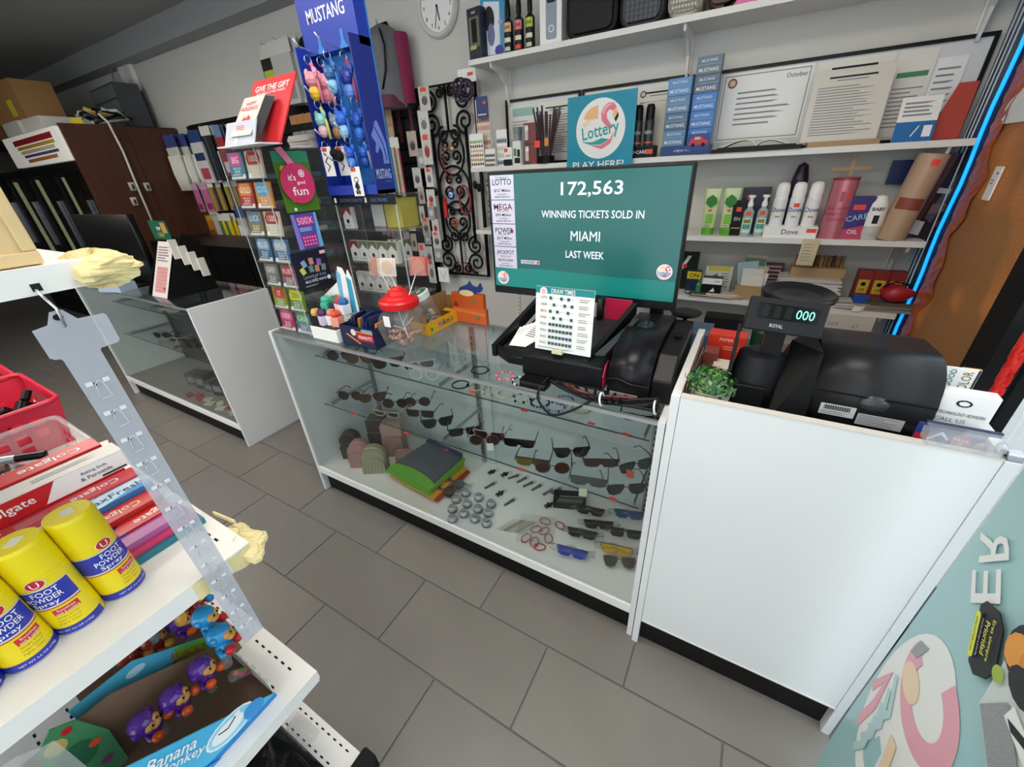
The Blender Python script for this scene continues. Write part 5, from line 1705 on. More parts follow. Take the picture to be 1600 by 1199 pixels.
MB().add([(.005, .083, .012), (.062, .082, .012), (.062, .082, MH - .2), (.005, .083, MH - .2)], [(0, 1, 2, 3)], mat('#203fae', .4)).build('inner_dark_strip', t)  # darker blue strip over the left of the back board
MB().box((0, .04, MH - .18), (W_, .084, MH), BL).build('header', t)
q = MB()
p = front(q, 0, 0, .04)
p.text('MUSTANG', W_ * .5, MH - .088, .034, WHITEP, w=.17, bold=.03)
for x in (.3, .72):
    p.poly([(W_ * x - .02, MH - .18), (W_ * x + .02, MH - .18), (W_ * x + .006, MH - .16), (W_ * x + .006, MH - .135), (W_ * x - .006, MH - .135), (W_ * x - .006, MH - .16)], BLI)
q2 = MB()
p2 = Print(q2, (W_, 0, 0), (0, 1, 0), (0, 0, 1))
HB = mat('#6f86d4', .4)
p2.text('MUSTANG', .042, .06, .03, mat('#b9c4ea', .4), w=.066).text('tobacco', .06, .038, .006, HB)
p2.poly([(.015, .17), (.03, .19), (.04, .21), (.05, .213), (.06, .19), (.075, .15), (.077, .09), (.05, .09), (.052, .12), (.045, .14), (.03, .12), (.022, .125), (.03, .15)], HB).line([(.035, .195), (.06, .15), (.068, .1)], .004, BLD)
q.build('lettering', t)
q2.build('horse_print', sd)
HK = mat('#cfd2da', .25, .8)
HOOKS = [(.06, .40, 0), (.16, .40, 1), (.06, .285, 2), (.165, .285, 3), (.06, .17, 4), (.16, .18, 5), (.09, .095, 6), (.17, .105, 7)]
for x, z, k in HOOKS:
    MB().tube([(x, .084, z), (x, -.03, z + .014), (x, -.045, z + .03)], .0026, HK, 6).build('wire_hook', t)


def keyring(label, x, z, y, build):
    t = thing('key_ring', label, 'key ring', (MX0 + x * KS, MY0 + y * KS, MZ0 + (z - .004) * KS), 0, 'key rings on the blue display')
    t.scale = (KS, KS, KS)
    MB().ring((0, 0, -.012), .012, .0016, CHROME, 14, 5, 1, 1, rot(0, 90)).build('split_ring', t)
    build(t)


def charm(c1, c2, c3, sz=1.0):
    def f(t):
        b = MB().ball((0, -.004, -.05 * sz), (.018 * sz, .014 * sz, .018 * sz), mat(c1, .35), 12)
        b.ball((0, -.002, -.078 * sz), (.016 * sz, .013 * sz, .018 * sz), mat(c2, .35), 12)
        for s_ in (-1, 1):
            b.ball((s_ * .016 * sz, 0, -.036 * sz), (.008 * sz, .006 * sz, .012 * sz), mat(c1, .35), 8)
        b.build('charm_figure', t)
        MB().tube([(.008, .002, -.02), (.02, .003, -.06 * sz), (.024, .003, -.1 * sz)], .005, mat(c3, .4), 6).build('strap', t)
    return f


for k, (lab, x, z, y, fn) in enumerate((
        ('pink charm key ring at the front of the upper left hook', .062, .40, -.01, charm('#e99aa8', '#e8c23a', '#ea7f97', 1.25)), ('second pink charm key ring behind it on the upper left hook', .07, .40, .03, charm('#ef9fb0', '#e98ca0', '#f0a9b8', 1.3)),
        ('sky blue charm key ring at the front of the upper right hook', .155, .40, -.012, charm('#2b5f9a', '#7fb6da', '#2f66c0', 1.15)), ('navy charm key ring with a clear tag on the upper right hook', .178, .40, .03, charm('#2a3f9a', '#5a8ad8', '#b0486a', 1.3)),
        ('mint charm key ring on the middle left hook', .06, .285, -.01, charm('#8fd0c6', '#e7b9c4', '#cfd86a', 1.1)), ('orange and brown charm key ring on the middle left hook', .08, .285, .03, charm('#8fa8c0', '#b5855a', '#5fb0a8', 1.15)),
        ('bright blue charm key ring at the front of the middle right hook', .16, .285, -.01, charm('#2560c4', '#8ab6d8', '#2a58b8', 1.2)), ('deep blue charm key ring behind on the middle right hook', .185, .285, .03, charm('#1f4fb0', '#2f6fd0', '#24489a', 1.3)),
        ('royal blue charm key ring on the lower right hook', .165, .18, -.01, charm('#2358c0', '#4a80d4', '#1f4aa8', 1.0)), ('blue charm key ring with silver chain on the lower right hook', .185, .18, .03, charm('#2a62cc', '#2a56b4', '#9aa4b8', 1.0)))):
    keyring(lab, x, z, y, fn)


def cardring(col_):
    def f(t):
        b = MB().box((-.024, -.002, -.105), (.024, 0, -.016), WHITEP)
        p = front(b, -.024, -.105, -.002)
        p.rect(.006, .075, .03, .086, STICK)
        if col_ == 'bear':
            p.poly(oval(.024, .05, .011, .009, 10), INK).poly(oval(.024, .05, .008, .006, 10), WHITEP).poly(oval(.024, .03, .009, .013, 10), DARK).poly([(.01, .025), (.018, .04), (.02, .03)], INK).poly([(.038, .025), (.03, .04), (.028, .03)], INK).poly(oval(.018, .012, .005, .007, 8), INK).poly(oval(.03, .012, .005, .007, 8), INK)
        else:
            p.line([(.01, .07), (.03, .06), (.012, .045), (.03, .03), (.014, .015)], .004, DARK)
        b.build('card', t)
    return f


keyring('white card key ring with a black outline on the lower left hook', .055, .17, -.015, cardring('ring'))
keyring('white card key ring with an orange sticker behind on the lower left hook', .085, .17, .02, cardring('ring'))
keyring('white card with a small black bear on the lowest right hook', .172, .105, -.012, cardring('bear'))
t = thing('black_charm', 'small black plush charm hanging over the white cards', 'key ring', (MX0 + .11, MY0 - .022, MZ0 + .175), 0, 'key rings on the blue display')
MB().ball((0, 0, -.03), (.02, .014, .016), BLACKM, 10).ball((.02, .005, -.04), (.02, .014, .02), BLACKM, 10).build('plush', t)
MB().cyl((0, 0, -.02), (-.04, .018, .022), .0015, BLACK, n=5).build('cord', t)

# ================================================================ lip balm display, peanuts, lollipop jar, sweets
t = thing('lip_balm_display', 'white stepped lip balm display box beside the ticket tower', 'display box', (.288, .03, CT))
MB().box((0, 0, 0), (.165, .11, .055), WHITEP).build('base_box', t, bevel=.001)
MB().box((.004, .004, .055), (.161, .106, .057), DARK).build('black_insert', t)
b = MB()
b.T = A(loc(0, .112, 0), rot(90))
b.prism([(-.01, 0), (.2, 0), (.2, .25), (.185, .28), (.17, .25), (.155, .285), (.13, .29), (.115, .23), (.09, .215), (-.01, .155)], 0, .004, WHITEP)
b.build('back_card', t)
q = MB()
p = front(q, -.01, 0, .108)
p.poly([(.11, .12), (.13, .12), (.15, .26), (.13, .28), (.115, .22)], mat('#7fb9dc', .4)).poly([(.165, .1), (.2, .1), (.205, .24), (.18, .255)], mat('#3f9fc4', .4)).text('eos', .045, .13, .012, FAINT, bold=0).poly(oval(.098, .16, .018, .012, 14), INK).poly(oval(.098, .16, .016, .0105, 14), mat('#d6dc2c', .4)).text('NEW', .098, .16, .006, INK).greek(.015, .075, .06, .11, 3, FAINT, .3).text('Cloud', .085, .12, .007, INK)
q.build('back_print', t)
LB = [(.02, .03, '#17181a', '#e0a95a', 'black and yellow'), (.055, .035, '#d9cfe6', '#4a3358', 'lilac'), (.045, .075, '#45b79c', '#45b79c', 'mint green'), (.095, .05, '#eeeae6', '#d9826a', 'white and coral'), (.13, .045, '#f0a08e', '#d9462e', 'coral red'),
      (.12, .085, '#f0d8d0', '#c7455e', 'pale pink'), (.15, .08, '#e9eef0', '#2f6fae', 'white and blue'), (.085, .088, '#1f2748', '#2a7a5a', 'navy')]
for x, y, c1, c2, nm in LB:
    t = thing('lip_balm', nm + ' lip balm standing on the white display box', 'lip balm', (.288 + x, .03 + y, CT + .0575 + (.045 if y > .07 else 0)), R.uniform(-20, 20), 'lip balms')
    if y > .07:
        MB().box((-.014, -.012, -.045), (.014, .012, 0), WHITEP).build('carton_foot', t)
    MB().box((-.018, -.018, 0), (.018, .018, .04), mat(c1, .4)).build('carton', t, bevel=.001)
    MB().lathe([(.018, .04), (.02, .053), (.014, .066), (0, .069)], mat(c2, .35), n=6, smooth=False).build('cap', t)

t = thing('peanut_box', 'navy PEANUTS snack display box at the showcase edge', 'snack box', (.478, .035, CT), 2)
NV = mat('#1a2347', .4)
b = MB()
for a, b_ in (((0, 0, 0), (.185, .003, .085)), ((0, .12, 0), (.185, .123, .12)), ((0, 0, 0), (.003, .12, .085)), ((.182, 0, 0), (.185, .12, .085)), ((0, 0, 0), (.185, .12, .003))):
    MB().box(a, b_, NV).build('carton_wall', t)
q = MB()
p = front(q, 0, 0, 0)
p.poly([(.09, .03), (.18, .03), (.18, .062), (.08, .066)], mat('#b8242a', .4)).text('PEANUTS', .135, .045, .014, WHITEP, w=.07).rect(.12, .066, .18, .08, mat('#8fa8c4', .4)).poly([(.08, .066), (.18, .062), (.18, .066), (.08, .07)], mat('#e0a03a', .4)).disc(.075, .062, .014, mat('#e6e2dc', .4))
for k in range(6):
    p.poly(oval(.04 + .012 * k, .05 - .006 * k, .009, .004, 8), mat('#d68a4a', .4))
q.build('front_print', t)
for k in range(10):
    one(MB().box((-.035, -.05, -.004), (.035, .05, .004), mat(R.choice(['#23305e', '#1b2448', '#c98a3a', '#2a3a70']), .3)), 'peanut_packet', 'peanut packet standing in the navy box, %s from the left' % (_ord + ('ninth', 'last'))[k], 'snack packet', (.495 + k * .0165, .10, CT + .05 + .012 * (k % 3)), 90 + R.uniform(-12, 12), 'peanut packets', 90 + 8)

# lollipop jar
JX, JY = .735, .135
t = thing('lollipop_jar', 'clear jar with a red screw lid holding lollipops', 'jar', (JX, JY, CT))
JG = glass('#f6f6f6', 1.6, .04, .07)
MB().lathe([(0, .002), (.066, .002), (.078, .008), (.098, .09), (.09, .13), (.064, .158), (.057, .165)], JG, n=6, smooth=False).build('glass_body', t)
MB().lathe([(.068, .16), (.074, .163), (.076, .185), (.07, .192), (.056, .196), (.05, .206), (.04, .210), (.034, .224), (.022, .228), (.018, .235), (0, .236)], mat('#d8151c', .35), n=28).build('lid', t)
MB().box((-.012, -.083, .105), (.018, -.08, .145), WHITEP).build('price_label', t)


def lollipop(label, p0, p1, c, flat=True, hd='#d98a4a'):
    t = thing('lollipop', label, 'lollipop', (JX, JY, CT), 0, 'lollipops')
    MB().cyl(p0, p1, .0018, WHITEP, n=6).build('stick', t)
    d = (V(p1) - V(p0)).normalized()
    c0 = V(p1) + d * .022
    b = MB()
    b.T = A(loc(c0), rot(-8, 0, 12))
    b.ball((0, 0, 0), (.024, .006, .024), mat(hd, .3), 14)
    b.build('sweet', t)
    w = MB()
    w.T = A(loc(c0), rot(-8, 0, 12))
    w.box((-.034, -.0085, -.032), (.034, -.008, .034), glass('#f6f2ee', 1.8, .1, .18, c)).box((-.034, .008, -.032), (.034, .0085, .034), mat(c, .4))
    w.build('printed_wrapper', t)


lollipop('lollipop with an orange sweet leaning out left of the red lid', (-.02, 0, .195), (-.105, .03, .28), '#b5673f')
lollipop('lollipop with a yellow sweet and white wrapper above the red lid', (.0, 0, .235), (-.022, .0, .285), '#e6dcd6', True, '#e2b03f')
lollipop('lollipop in a red and white wrapper right of the red lid', (.045, .01, .2), (.085, .03, .29), '#c4462f', True, '#e2994f')
for k in range(40):
    a, rr = R.uniform(0, 6.28), R.uniform(.0, .052)
    t = thing('wrapped_candy', 'copper wrapped candy in the lollipop jar', 'candy', (JX + rr * cos(a), JY + rr * sin(a), CT + .016 + .0014 * k), R.uniform(0, 180), 'candies in the lollipop jar', R.uniform(-60, 60))
    MB().ball((0, 0, 0), (.011, .009, .009), mat(R.choice(['#b5705a', '#c9907a', '#8a4a3c', '#d6b0a0']), .25, .3), 8).build('sweet', t)
    b = MB()
    for s_ in (-1, 1):
        b.cyl((s_ * .009, 0, 0), (s_ * .02, 0, 0), .003, mat('#c9988a', .25, .3), .009, n=6)
    b.build('twisted_ends', t)
for k in range(6):
    a = k * 1.1 + .4
    one(MB().cyl((-.05 * cos(a), -.05 * sin(a), .045), (.055 * cos(a), .055 * sin(a), .06 + .04 * (k % 3)), .0018, WHITEP, n=6), 'lollipop_stick', '%s white lollipop stick lying inside the clear jar' % _ord[k], 'stick', (JX, JY, CT), group='sticks in the jar')
# second jar lying on its side behind
t = thing('sweet_jar', 'clear jar with a green and white lid leaning in the yellow candy box', 'jar', (.702, .31, CT + .098), 0, None, 14, -12)
MB().lathe([(0, -.085), (.04, -.085), (.046, -.078), (.046, .03), (.04, .05)], JG, n=24).build('glass_body', t)
MB().lathe([(.044, .045), (.046, .07), (.042, .074), (.037, .074)], mat('#d6dad8', .4), n=24).lathe([(.037, .073), (0, .073)], mat('#1f7a5a', .4), n=24).build('lid', t)
q = MB()
Print(q, (0, 0, .0735), (1, 0, 0), (0, 1, 0)).poly([(-.015, .01), (.0, .024), (.015, .0), (.0, -.01)], mat('#d6b49a', .4)).rect(-.03, -.024, .01, -.019, WHITEP)
q.build('lid_print', t)
for k in range(12):
    one(MB().ball((0, 0, 0), (.012, .012, .009), mat(R.choice(['#8a8a5a', '#c9c6a8', '#6a6a4a', '#a8a47a']), .4), 8), 'hard_candy', 'pale green hard candy inside the leaning jar', 'candy', (.71 + R.uniform(-.018, .018), .33 + R.uniform(-.018, .018), CT + .03 + R.uniform(0, .05)), group='candies in the leaning jar')

# M&M box
t = thing('candy_display_box', 'yellow open candy display box with brown m lettering', 'snack box', (.657, .238, CT))
YL, KR = mat('#e9a90f', .4), mat('#9a7244', .7)
MB().box((.098, 0, 0), (.102, .27, .055), YL).build('front_wall', t)
MB().box((.098, .215, .055), (.102, .27, .078), YL).build('front_corner', t)
MB().box((0, 0, 0), (.003, .27, .12), KR).build('rear_wall', t)
MB().box((0, .267, 0), (.098, .27, .1), KR).build('end_wall', t)
MB().box((0, 0, 0), (.098, .003, .055), YL).build('end_wall', t)
MB().box((0, 0, 0), (.098, .27, .003), KR).build('bottom', t)
q = MB()
p = Print(q, (.102, 0, 0), (0, 1, 0), (0, 0, 1))
BRN = mat('#3a1f16', .4)
p.text("m&m's", .125, .03, .03, WHITEP, w=.116, bold=.06).text("m&m's", .125, .03, .028, BRN, w=.11, bold=.035).disc(.035, .026, .014, mat('#c9c61f', .4)).disc(.03, .022, .009, mat('#3f8a2c', .4)).text('62', .222, .035, .022, mat('#b5281f', .4))
q.build('lettering', t)
for k in range(8):
    one(MB().box((-.04, -.012, -.008), (.04, .012, .008), mat(R.choice(['#d69a1c', '#c98a14', '#5a3a20', '#e0b02a']), .3)), 'candy_bag', 'small yellow candy bag in the yellow box, %s from the near end' % _ord[k], 'candy bag', (.708 + R.uniform(-.008, .008), .37 + k * .016, CT + .02 + .01 * (k % 2)), R.uniform(-15, 15), 'candy bags in the yellow box', R.uniform(-25, 25))

# orange shark box
t = thing('shark_box', 'orange cardboard candy box with a dark blue shark on top', 'snack box', (.742, .36, CT))
OR = mat('#d2602a', .5)
MB().box((0, .085, 0), (.178, .105, .07), OR).build('lower_carton', t)
MB().box((0, .085, .07), (.17, .105, .135), mat('#c9561f', .5)).build('upper_carton', t)
b = MB()
b.T = A(loc(.03, .092, .13), rot(90))
SHK = mat('#1f3a78', .4)
b.prism([(0, .0), (.02, .03), (.06, .045), (.075, .062), (.085, .044), (.11, .036), (.13, .058), (.14, .03), (.125, .015), (.09, .008), (.04, -.008)], 0, .004, SHK)
b.build('shark_cutout', t)
q = MB()
p = front(q, 0, 0, .085)
p.poly(oval(.085, .138, .04, .014, 12), mat('#e6cf9a', .4)).poly([(0, .05), (.178, .04), (.178, .052), (0, .068)], mat('#e07a3a', .5))
for x, y in ((.12, .105), (.135, .03)):
    p.poly([(x + .014 * (1 if k % 2 else .4) * cos(k * pi / 8), y + .014 * (1 if k % 2 else .4) * sin(k * pi / 8)) for k in range(16)], mat('#4a7a50', .5))
p.poly([(.005, .075), (.02, .1), (.03, .085), (.035, .07)], mat('#a8282c', .4))
q.build('print', t)

# ================================================================ lottery screen
def lit(c, e=.45):
    return mat(c, .25, emit=e)


t = thing('lottery_screen', 'large flat lottery screen showing a big number on teal', 'monitor', (.985, .43, 1.128), 0)
SWd, SHt = .702, .438
MB().box((0, 0, 0), (SWd, .035, SHt), mat('#1a1b1d', .35)).build('housing', t, bevel=.004)
q = MB()
p = front(q, .009, .03, -.0005)
w_, h_ = SWd - .018, SHt - .04
TS = lit('#1f5f5c', .30)
p.rect(0, 0, w_, h_, TS)
p.rect(0, 0, w_, h_ * .17, lit('#127a74', .32))
p.poly([(0, h_ * .17), (w_ * .3, h_ * .195), (w_ * .7, h_ * .17), (w_, h_ * .16), (w_, h_ * .14), (0, h_ * .14)], lit('#127a74', .32))
LW = lit('#c9c6d8', .16)
WT = lit('#eef2fb', .35)
DK = mat('#14121f', .5)
for k in range(4):
    z1 = h_ * (.995 - k * .205)
    z0 = z1 - h_ * .198
    p.rect(.004, z0, w_ * .148, z1, LW)
    p.h -= p.step
cx = w_ * .076
for k, (nm, c, amt) in enumerate((('LOTTO', '#1f8a70', '$12.7 Million'), ('MEGA', '#c9342c', '$90 Million'), ('POWER', '#1c1c24', '$217 Million'), ('JACKPOT', '#a0402a', '$275,000'))):
    z1 = h_ * (.995 - k * .205)
    p.text(nm, cx, z1 - h_ * .055, .02, mat(c, .5), w=.078, bold=.012)
    p.text(('FLORIDA', 'MILLIONS', 'PLAY', 'TRIPLE PLAY')[k], cx, z1 - h_ * (.02 if k in (0,) else .088), .006, mat(c, .5), w=.05)
    p.text(amt, cx, z1 - h_ * .125, .011, DK, w=.066)
    p.text('Current Jackpot', cx, z1 - h_ * .155, .005, DK, w=.04).text('DRAWS: WED, SAT', cx, z1 - h_ * .177, .0055, DK, w=.062)
    p.h -= 5 * p.step
p.disc(cx + .033, h_ * (.995 - .41) - h_ * .06, .007, lit('#c9342c', .3))
p.text('172,563', w_ * .565, h_ * .865, .047, WT, w=.21, bold=.01).text('WINNING TICKETS SOLD IN', w_ * .565, h_ * .675, .024, WT, w=.355, bold=.008).text('MIAMI', w_ * .545, h_ * .50, .032, WT, w=.105, bold=0).text('LAST WEEK', w_ * .545, h_ * .345, .025, WT, w=.14, bold=.008)
p.rect(w_ * .175, h_ * .235, w_ * .29, h_ * .27, LW).text('PLAY RESPONSIBLY', w_ * .225, h_ * .2525, .008, DK, w=.055).disc(w_ * .28, h_ * .2525, .005, lit('#c9342c', .3))
EM = (lit('#d8d8de', .2), lit('#d9485c', .3), lit('#f0b0b8', .3), lit('#f0c08c', .3), lit('#2b2630', .1), lit('#1f8f8c', .3))
flamingo(p, w_ * .055, h_ * .085, .026, cols=EM, words=False)
flamingo(p, w_ * .945, h_ * .245, .025, cols=EM, words=False)
p.text('Lottery', w_ * .055, h_ * .075, .013, lit('#2a4a8a', .2), w=.04).text('Lottery', w_ * .945, h_ * .235, .013, lit('#2a4a8a', .2), w=.04)
q.build('lit_picture', t)
MB().box((.62, .02, -.16), (.66, .06, .2), BLACK).build('post', t)
MB().rbox((.52, -.02, -.1605), (.70, .035, -.147), .02, BLACK).build('foot', t)
MB().lathe([(0, 0), (.045, 0), (.05, .008), (.03, .012), (0, .012)], BLACK, (.735, .04, -.018)).cyl((.735, .04, -.1), (.735, .04, -.01), .007, BLACK).build('scanner_rest', t)

# ================================================================ lottery terminal
t = thing('lottery_terminal', 'black lottery terminal with a raised tray under the screen', 'terminal', (1.30, .07, CT))
BK = mat('#111114', .38)
MGT = mat('#b3123f', .35)
b = MB()
b.T = A(loc(0, 0, 0), Mx(((0, 0, 1, 0), (1, 0, 0, 0), (0, 1, 0, 0), (0, 0, 0, 1))))
b.prism([(0, .02), (.02, .0), (.06, .008), (.34, .008), (.34, .075), (.06, .095), (0, .085)], 0, .265, BK)
b.build('body', t, bevel=.004)
b = MB()
b.T = A(loc(.266, 0, 0), Mx(((0, 0, 1, 0), (1, 0, 0, 0), (0, 1, 0, 0), (0, 0, 0, 1))))
b.prism([(.005, .02), (.05, .015), (.03, .055), (.045, .095), (.02, .09), (-.002, .06)], 0, .003, MGT)
b.build('magenta_side_panel', t)
# tray: sloping floor, raised side walls
tr = MB()
tr.add([(-.10, .03, .075), (.20, .035, .07), (.23, .30, .13), (-.06, .30, .13), (-.10, .03, .06), (.20, .035, .055), (.23, .30, .115), (-.06, .30, .115)], [(0, 1, 2, 3), (7, 6, 5, 4), (0, 4, 5, 1), (2, 6, 7, 3), (1, 5, 6, 2), (3, 7, 4, 0)], mat('#2c272b', .35))
tr = tr.build('tray_floor', t)
MB().add([(-.12, .03, .095), (-.05, 0, .07), (.16, .012, .062), (.20, .035, .075), (-.12, .03, .055), (-.05, -.0, .045), (.16, .012, .04), (.20, .035, .05), (-.09, .04, .08), (.19, .05, .072)], [(0, 4, 5, 1), (1, 5, 6, 2), (2, 6, 7, 3), (0, 1, 2, 3, 9, 8)], BK).build('tray_front', t)
for s_, x0, x1 in ((0, -.125, -.075), (1, .2, .24)):
    a, c = (V((x0 if s_ == 0 else .195, .02, .09)), V((-.08 if s_ == 0 else .262, .30, .195)))
    u = V((.016, 0, 0))
    d = V((0, 0, -.04))
    MB().add([a, a + u, c + u, c, a + d, a + u + d, c + u + d, c + d], [(0, 1, 2, 3), (7, 6, 5, 4), (0, 4, 5, 1), (2, 6, 7, 3), (1, 5, 6, 2), (3, 7, 4, 0)], BK).build('tray_wall', t)
a, c = V((.232, .025, .118)), V((.29, .24, .165))
MB().add([a, a + V((.028, .008, 0)), c + V((.012, 0, 0)), c, a - V((0, 0, .006)), a + V((.028, .008, -.006)), c + V((.012, 0, -.006)), c - V((0, 0, .006))], [(0, 1, 2, 3), (7, 6, 5, 4), (0, 4, 5, 1), (2, 6, 7, 3), (1, 5, 6, 2), (3, 7, 4, 0)], mat('#55585c', .25, .7)).build('metal_trim', t)
MB().box((.17, .30, .12), (.26, .31, .2), MGT).build('magenta_back_panel', t)
MB().rbox((.145, .28, .11), (.165, .32, .2), .005, BK).build('hinge_post', t)
for k in range(6):
    b = MB()
    b.T = A(loc(-.05 + .008 * k, .10 + .006 * k, .098 + .0035 * k), rot(14, 0, 8 - 3 * k))
    b.box((-.03, -.05, 0), (.03, .06, .001), WHITEP)
    p = Print(b, (-.03, -.05, .001), (1, 0, 0), (0, 1, 0))
    p.greek(.006, .01, .054, .09, 7, INK, .35, k)
    one(b, 'play_slip', '%s printed play slip in the black terminal tray' % _ord[k], 'paper slip', (1.30, .07, CT), group='play slips in the tray')

# draw times card
t = thing('draw_times_card', 'white DRAW TIMES card leaning on the terminal tray', 'card', (1.333, .10, 1.068), 0, None, -5)
cw, chh = .183, .195
MB().box((0, 0, 0), (cw, .003, chh), WHITEP).build('card', t)
q = MB()
p = front(q, 0, 0, 0)
p.rect(0, chh * .9, cw, chh, TEAL).text('DRAW TIMES', cw * .48, chh * .945, .014, WHITEP, w=.075).disc(cw * .14, chh * .93, .012, WHITEP).disc(cw * .14, chh * .93, .008, PINKL)
TI = mat('#31555e', .5)
for r_ in range(8):
    z = chh * (.84 - r_ * .102)
    p.text(('LOTTO', 'CASH4', 'MEGA', 'POWER', 'PICK5', 'PICK4', 'PICK3', 'PICK2')[r_], cw * .15, z, .007, [TEAL, TI, mat('#c07a2c', .5), mat('#a02c34', .5), TI, TI, TI, TI][r_], w=.02)
    for c_ in range(7):
        on = r_ >= 4 or (r_ * 3 + c_ * 2) % 5 in (0, 1)
        x = cw * (.27 + c_ * .062)
        if on:
            p.rect(x - .0045, z - .0045, x + .0045, z + .0045, TI)
        else:
            p.rect(x - .003, z - .0006, x + .003, z + .0006, FAINT)
        p.h -= p.step
    p.greek(cw * .76, z - .006, cw * .95, z + .006, 2, FAINT, .35, r_)
    p.h -= p.step
p.greek(cw * .05, chh * .035, cw * .8, chh * .06, 1, FAINT)
q.build('print', t)
MB().box((cw * .35, -.014, -.004), (cw * .53, .004, .008), mat('#d8cfae', .5)).build('tape_tab', t)

# ticket printer
t = thing('ticket_printer', 'black ticket printer with a rounded cover beside the white counter', 'printer', (1.578, .08, CT))
b = MB()
b.T = Mx(((0, 0, 1, 0), (1, 0, 0, 0), (0, 1, 0, 0), (0, 0, 0, 1)))
prof = [(.0, .0), (.0, .06)] + [(.16 - .16 * cos(radians(a)), .06 + .095 * sin(radians(a))) for a in range(10, 91, 10)] + [(.34, .15), (.36, .12), (.36, 0)]
b.prism(prof, 0, .12, mat('#16161a', .3), True)
b.build('rounded_cover', t)
b = MB()
b.T = Mx(((0, 0, 1, .1205), (1, 0, 0, 0), (0, 1, 0, 0), (0, 0, 0, 1)))
b.prism([(.01, 0), (.01, .07), (.08, .125), (.34, .14), (.36, .12), (.36, 0)], 0, .055, mat('#121215', .4))
b.build('side_block', t, bevel=.004)
MB().tube([(0, -.003, .055), (.03, -.004, .062), (.07, -.004, .05), (.12, -.003, .052)], .0018, mat('#2a2a2e', .3)).build('cover_seam', t)
MB().lathe([(0, .008), (.02, .008), (.024, .003), (.028, 0)], mat('#202024', .25), (.055, .2, .156)).ball((.055, .195, .163), (.007, .018, .012), mat('#2a2a2e', .2), 10).build('cover_latch', t)
MB().lathe([(.014, .002), (.014, 0), (0, 0)], BLACKM, (.15, .2, .1365)).build('round_button', t)
MB().box((.01, -.005, .0), (.09, .0, .016), GREY).build('connector_block', t)
# cables in front of the terminal
CBL = mat('#131316', .45)
for k in range(9):
    z0 = .006 + .006 * (k % 3)
    pts = [(1.40 + .03 * k, .06, CT + .02), (1.47 + .02 * k, .03 - .004 * k, CT + z0 + .01), (1.56 + .01 * k, .022 + .006 * (k % 4), CT + z0), (1.66, .022 + .007 * (k % 4), CT + .008 + z0 + .006 * sin(k)), (1.735, .03 + .006 * (k % 3), CT + .012 + .004 * k)]
    P = spline(pts)
    nm = ('black', 'thick black', 'red', 'dark grey', 'thin black', 'slack black', 'upper black', 'lower black', 'rear black')[k]
    one(MB().tube(P, .0045 if k % 3 else .0055, mat('#6a1a1c', .4) if k == 2 else CBL, 6), 'cable', nm + ' cable running along the showcase edge to the white counter', 'cable', group='cables in front of the terminal')
b = MB()
b.tube(spline([(1.40, .06, CT + .03), (1.39, .015, CT + .012), (1.395, -.006, CT - .02), (1.44, -.012, CT - .055), (1.50, -.006, CT - .03), (1.56, .018, CT + .012)]), .004, CBL)
one(b, 'cable', 'looped black cable hanging over the front edge of the showcase', 'cable', group='cables in front of the terminal')
for k, (x, y) in enumerate(((1.585, .012), (1.728, .03))):
    b = MB().ring((0, 0, .02), .018, .003, WHITEP, 14, 5, 1, 1, rot(0, 80))
    one(b, 'cable_tie', ('left' if k == 0 else 'right') + ' white tie around the cable bundle', 'cable tie', (x, y, CT + .002), group='cable ties')
one(MB().rbox((0, 0, 0), (.09, .05, .022), .006, BLACK), 'power_adapter', 'black power adapter lying at the foot of the terminal', 'adapter', (1.315, .017, CT))

# ================================================================ register counter goods
DZ = .9755
t = thing('potted_plant', 'small green leafy plant in a pale grey pot on the white counter', 'plant', (1.845, .085, DZ))
MB().lathe([(0, 0), (.036, 0), (.05, .05), (.054, .078), (.05, .078), (.046, .06), (0, .06)], mat('#c9c6c0', .5), n=24).build('pot', t)
lv = MB()
rr = random.Random(5)
GL = [mat(c, .35) for c in ('#2f5f2a', '#3f7a33', '#5a9440', '#27502a', '#39694a', '#76a84a')]
for k in range(420):
    a, ph = rr.uniform(0, 2 * pi), math.acos(rr.uniform(-.25, 1))
    d = V((sin(ph) * cos(a), sin(ph) * sin(a), cos(ph)))
    c = V((0, 0, .083)) + V((d.x * .06, d.y * .06, d.z * .045)) * rr.uniform(.72, 1.05)
    s_ = rr.uniform(.006, .0105)
    u = d.orthogonal().normalized()
    u = (Mx.Rotation(rr.uniform(0, 6.28), 3, d) @ u)
    v_ = d.cross(u)
    tip = c + u * s_ + d * s_ * .5
    lv.add([c - u * s_ * .6, c + v_ * s_ * .5 + d * .001, tip, c - v_ * s_ * .5 + d * .001], [(0, 3, 2, 1)], rr.choice(GL))
o = lv.build('foliage', t)
o['kind'] = 'stuff'
for k in range(8):
    a = k * .8
    MB().cyl((0, 0, .05), (.04 * cos(a), .04 * sin(a), .095), .002, GL[3], n=5).build('stem', t)
for k in range(5):
    b = MB().grid(lambda u, v, k=k: (.002 * sin(4 * u + k), u * (.36 - .03 * k), v * (.1 - .008 * k)), 6, 2, mat(['#8a5f50', '#b8a898', '#7a4a40', '#d0c4b6', '#6a4038'][k], .6), thick=.001)
    one(b, 'paper_sheet', ('reddish brown', 'grey beige', 'dark russet', 'cream', 'deep brown')[k] + ' sheet leaning inside the left panel of the white counter', 'paper', (1.7905 + .003 * k, .015 + .02 * k, DZ), 0, 'sheets inside the counter')
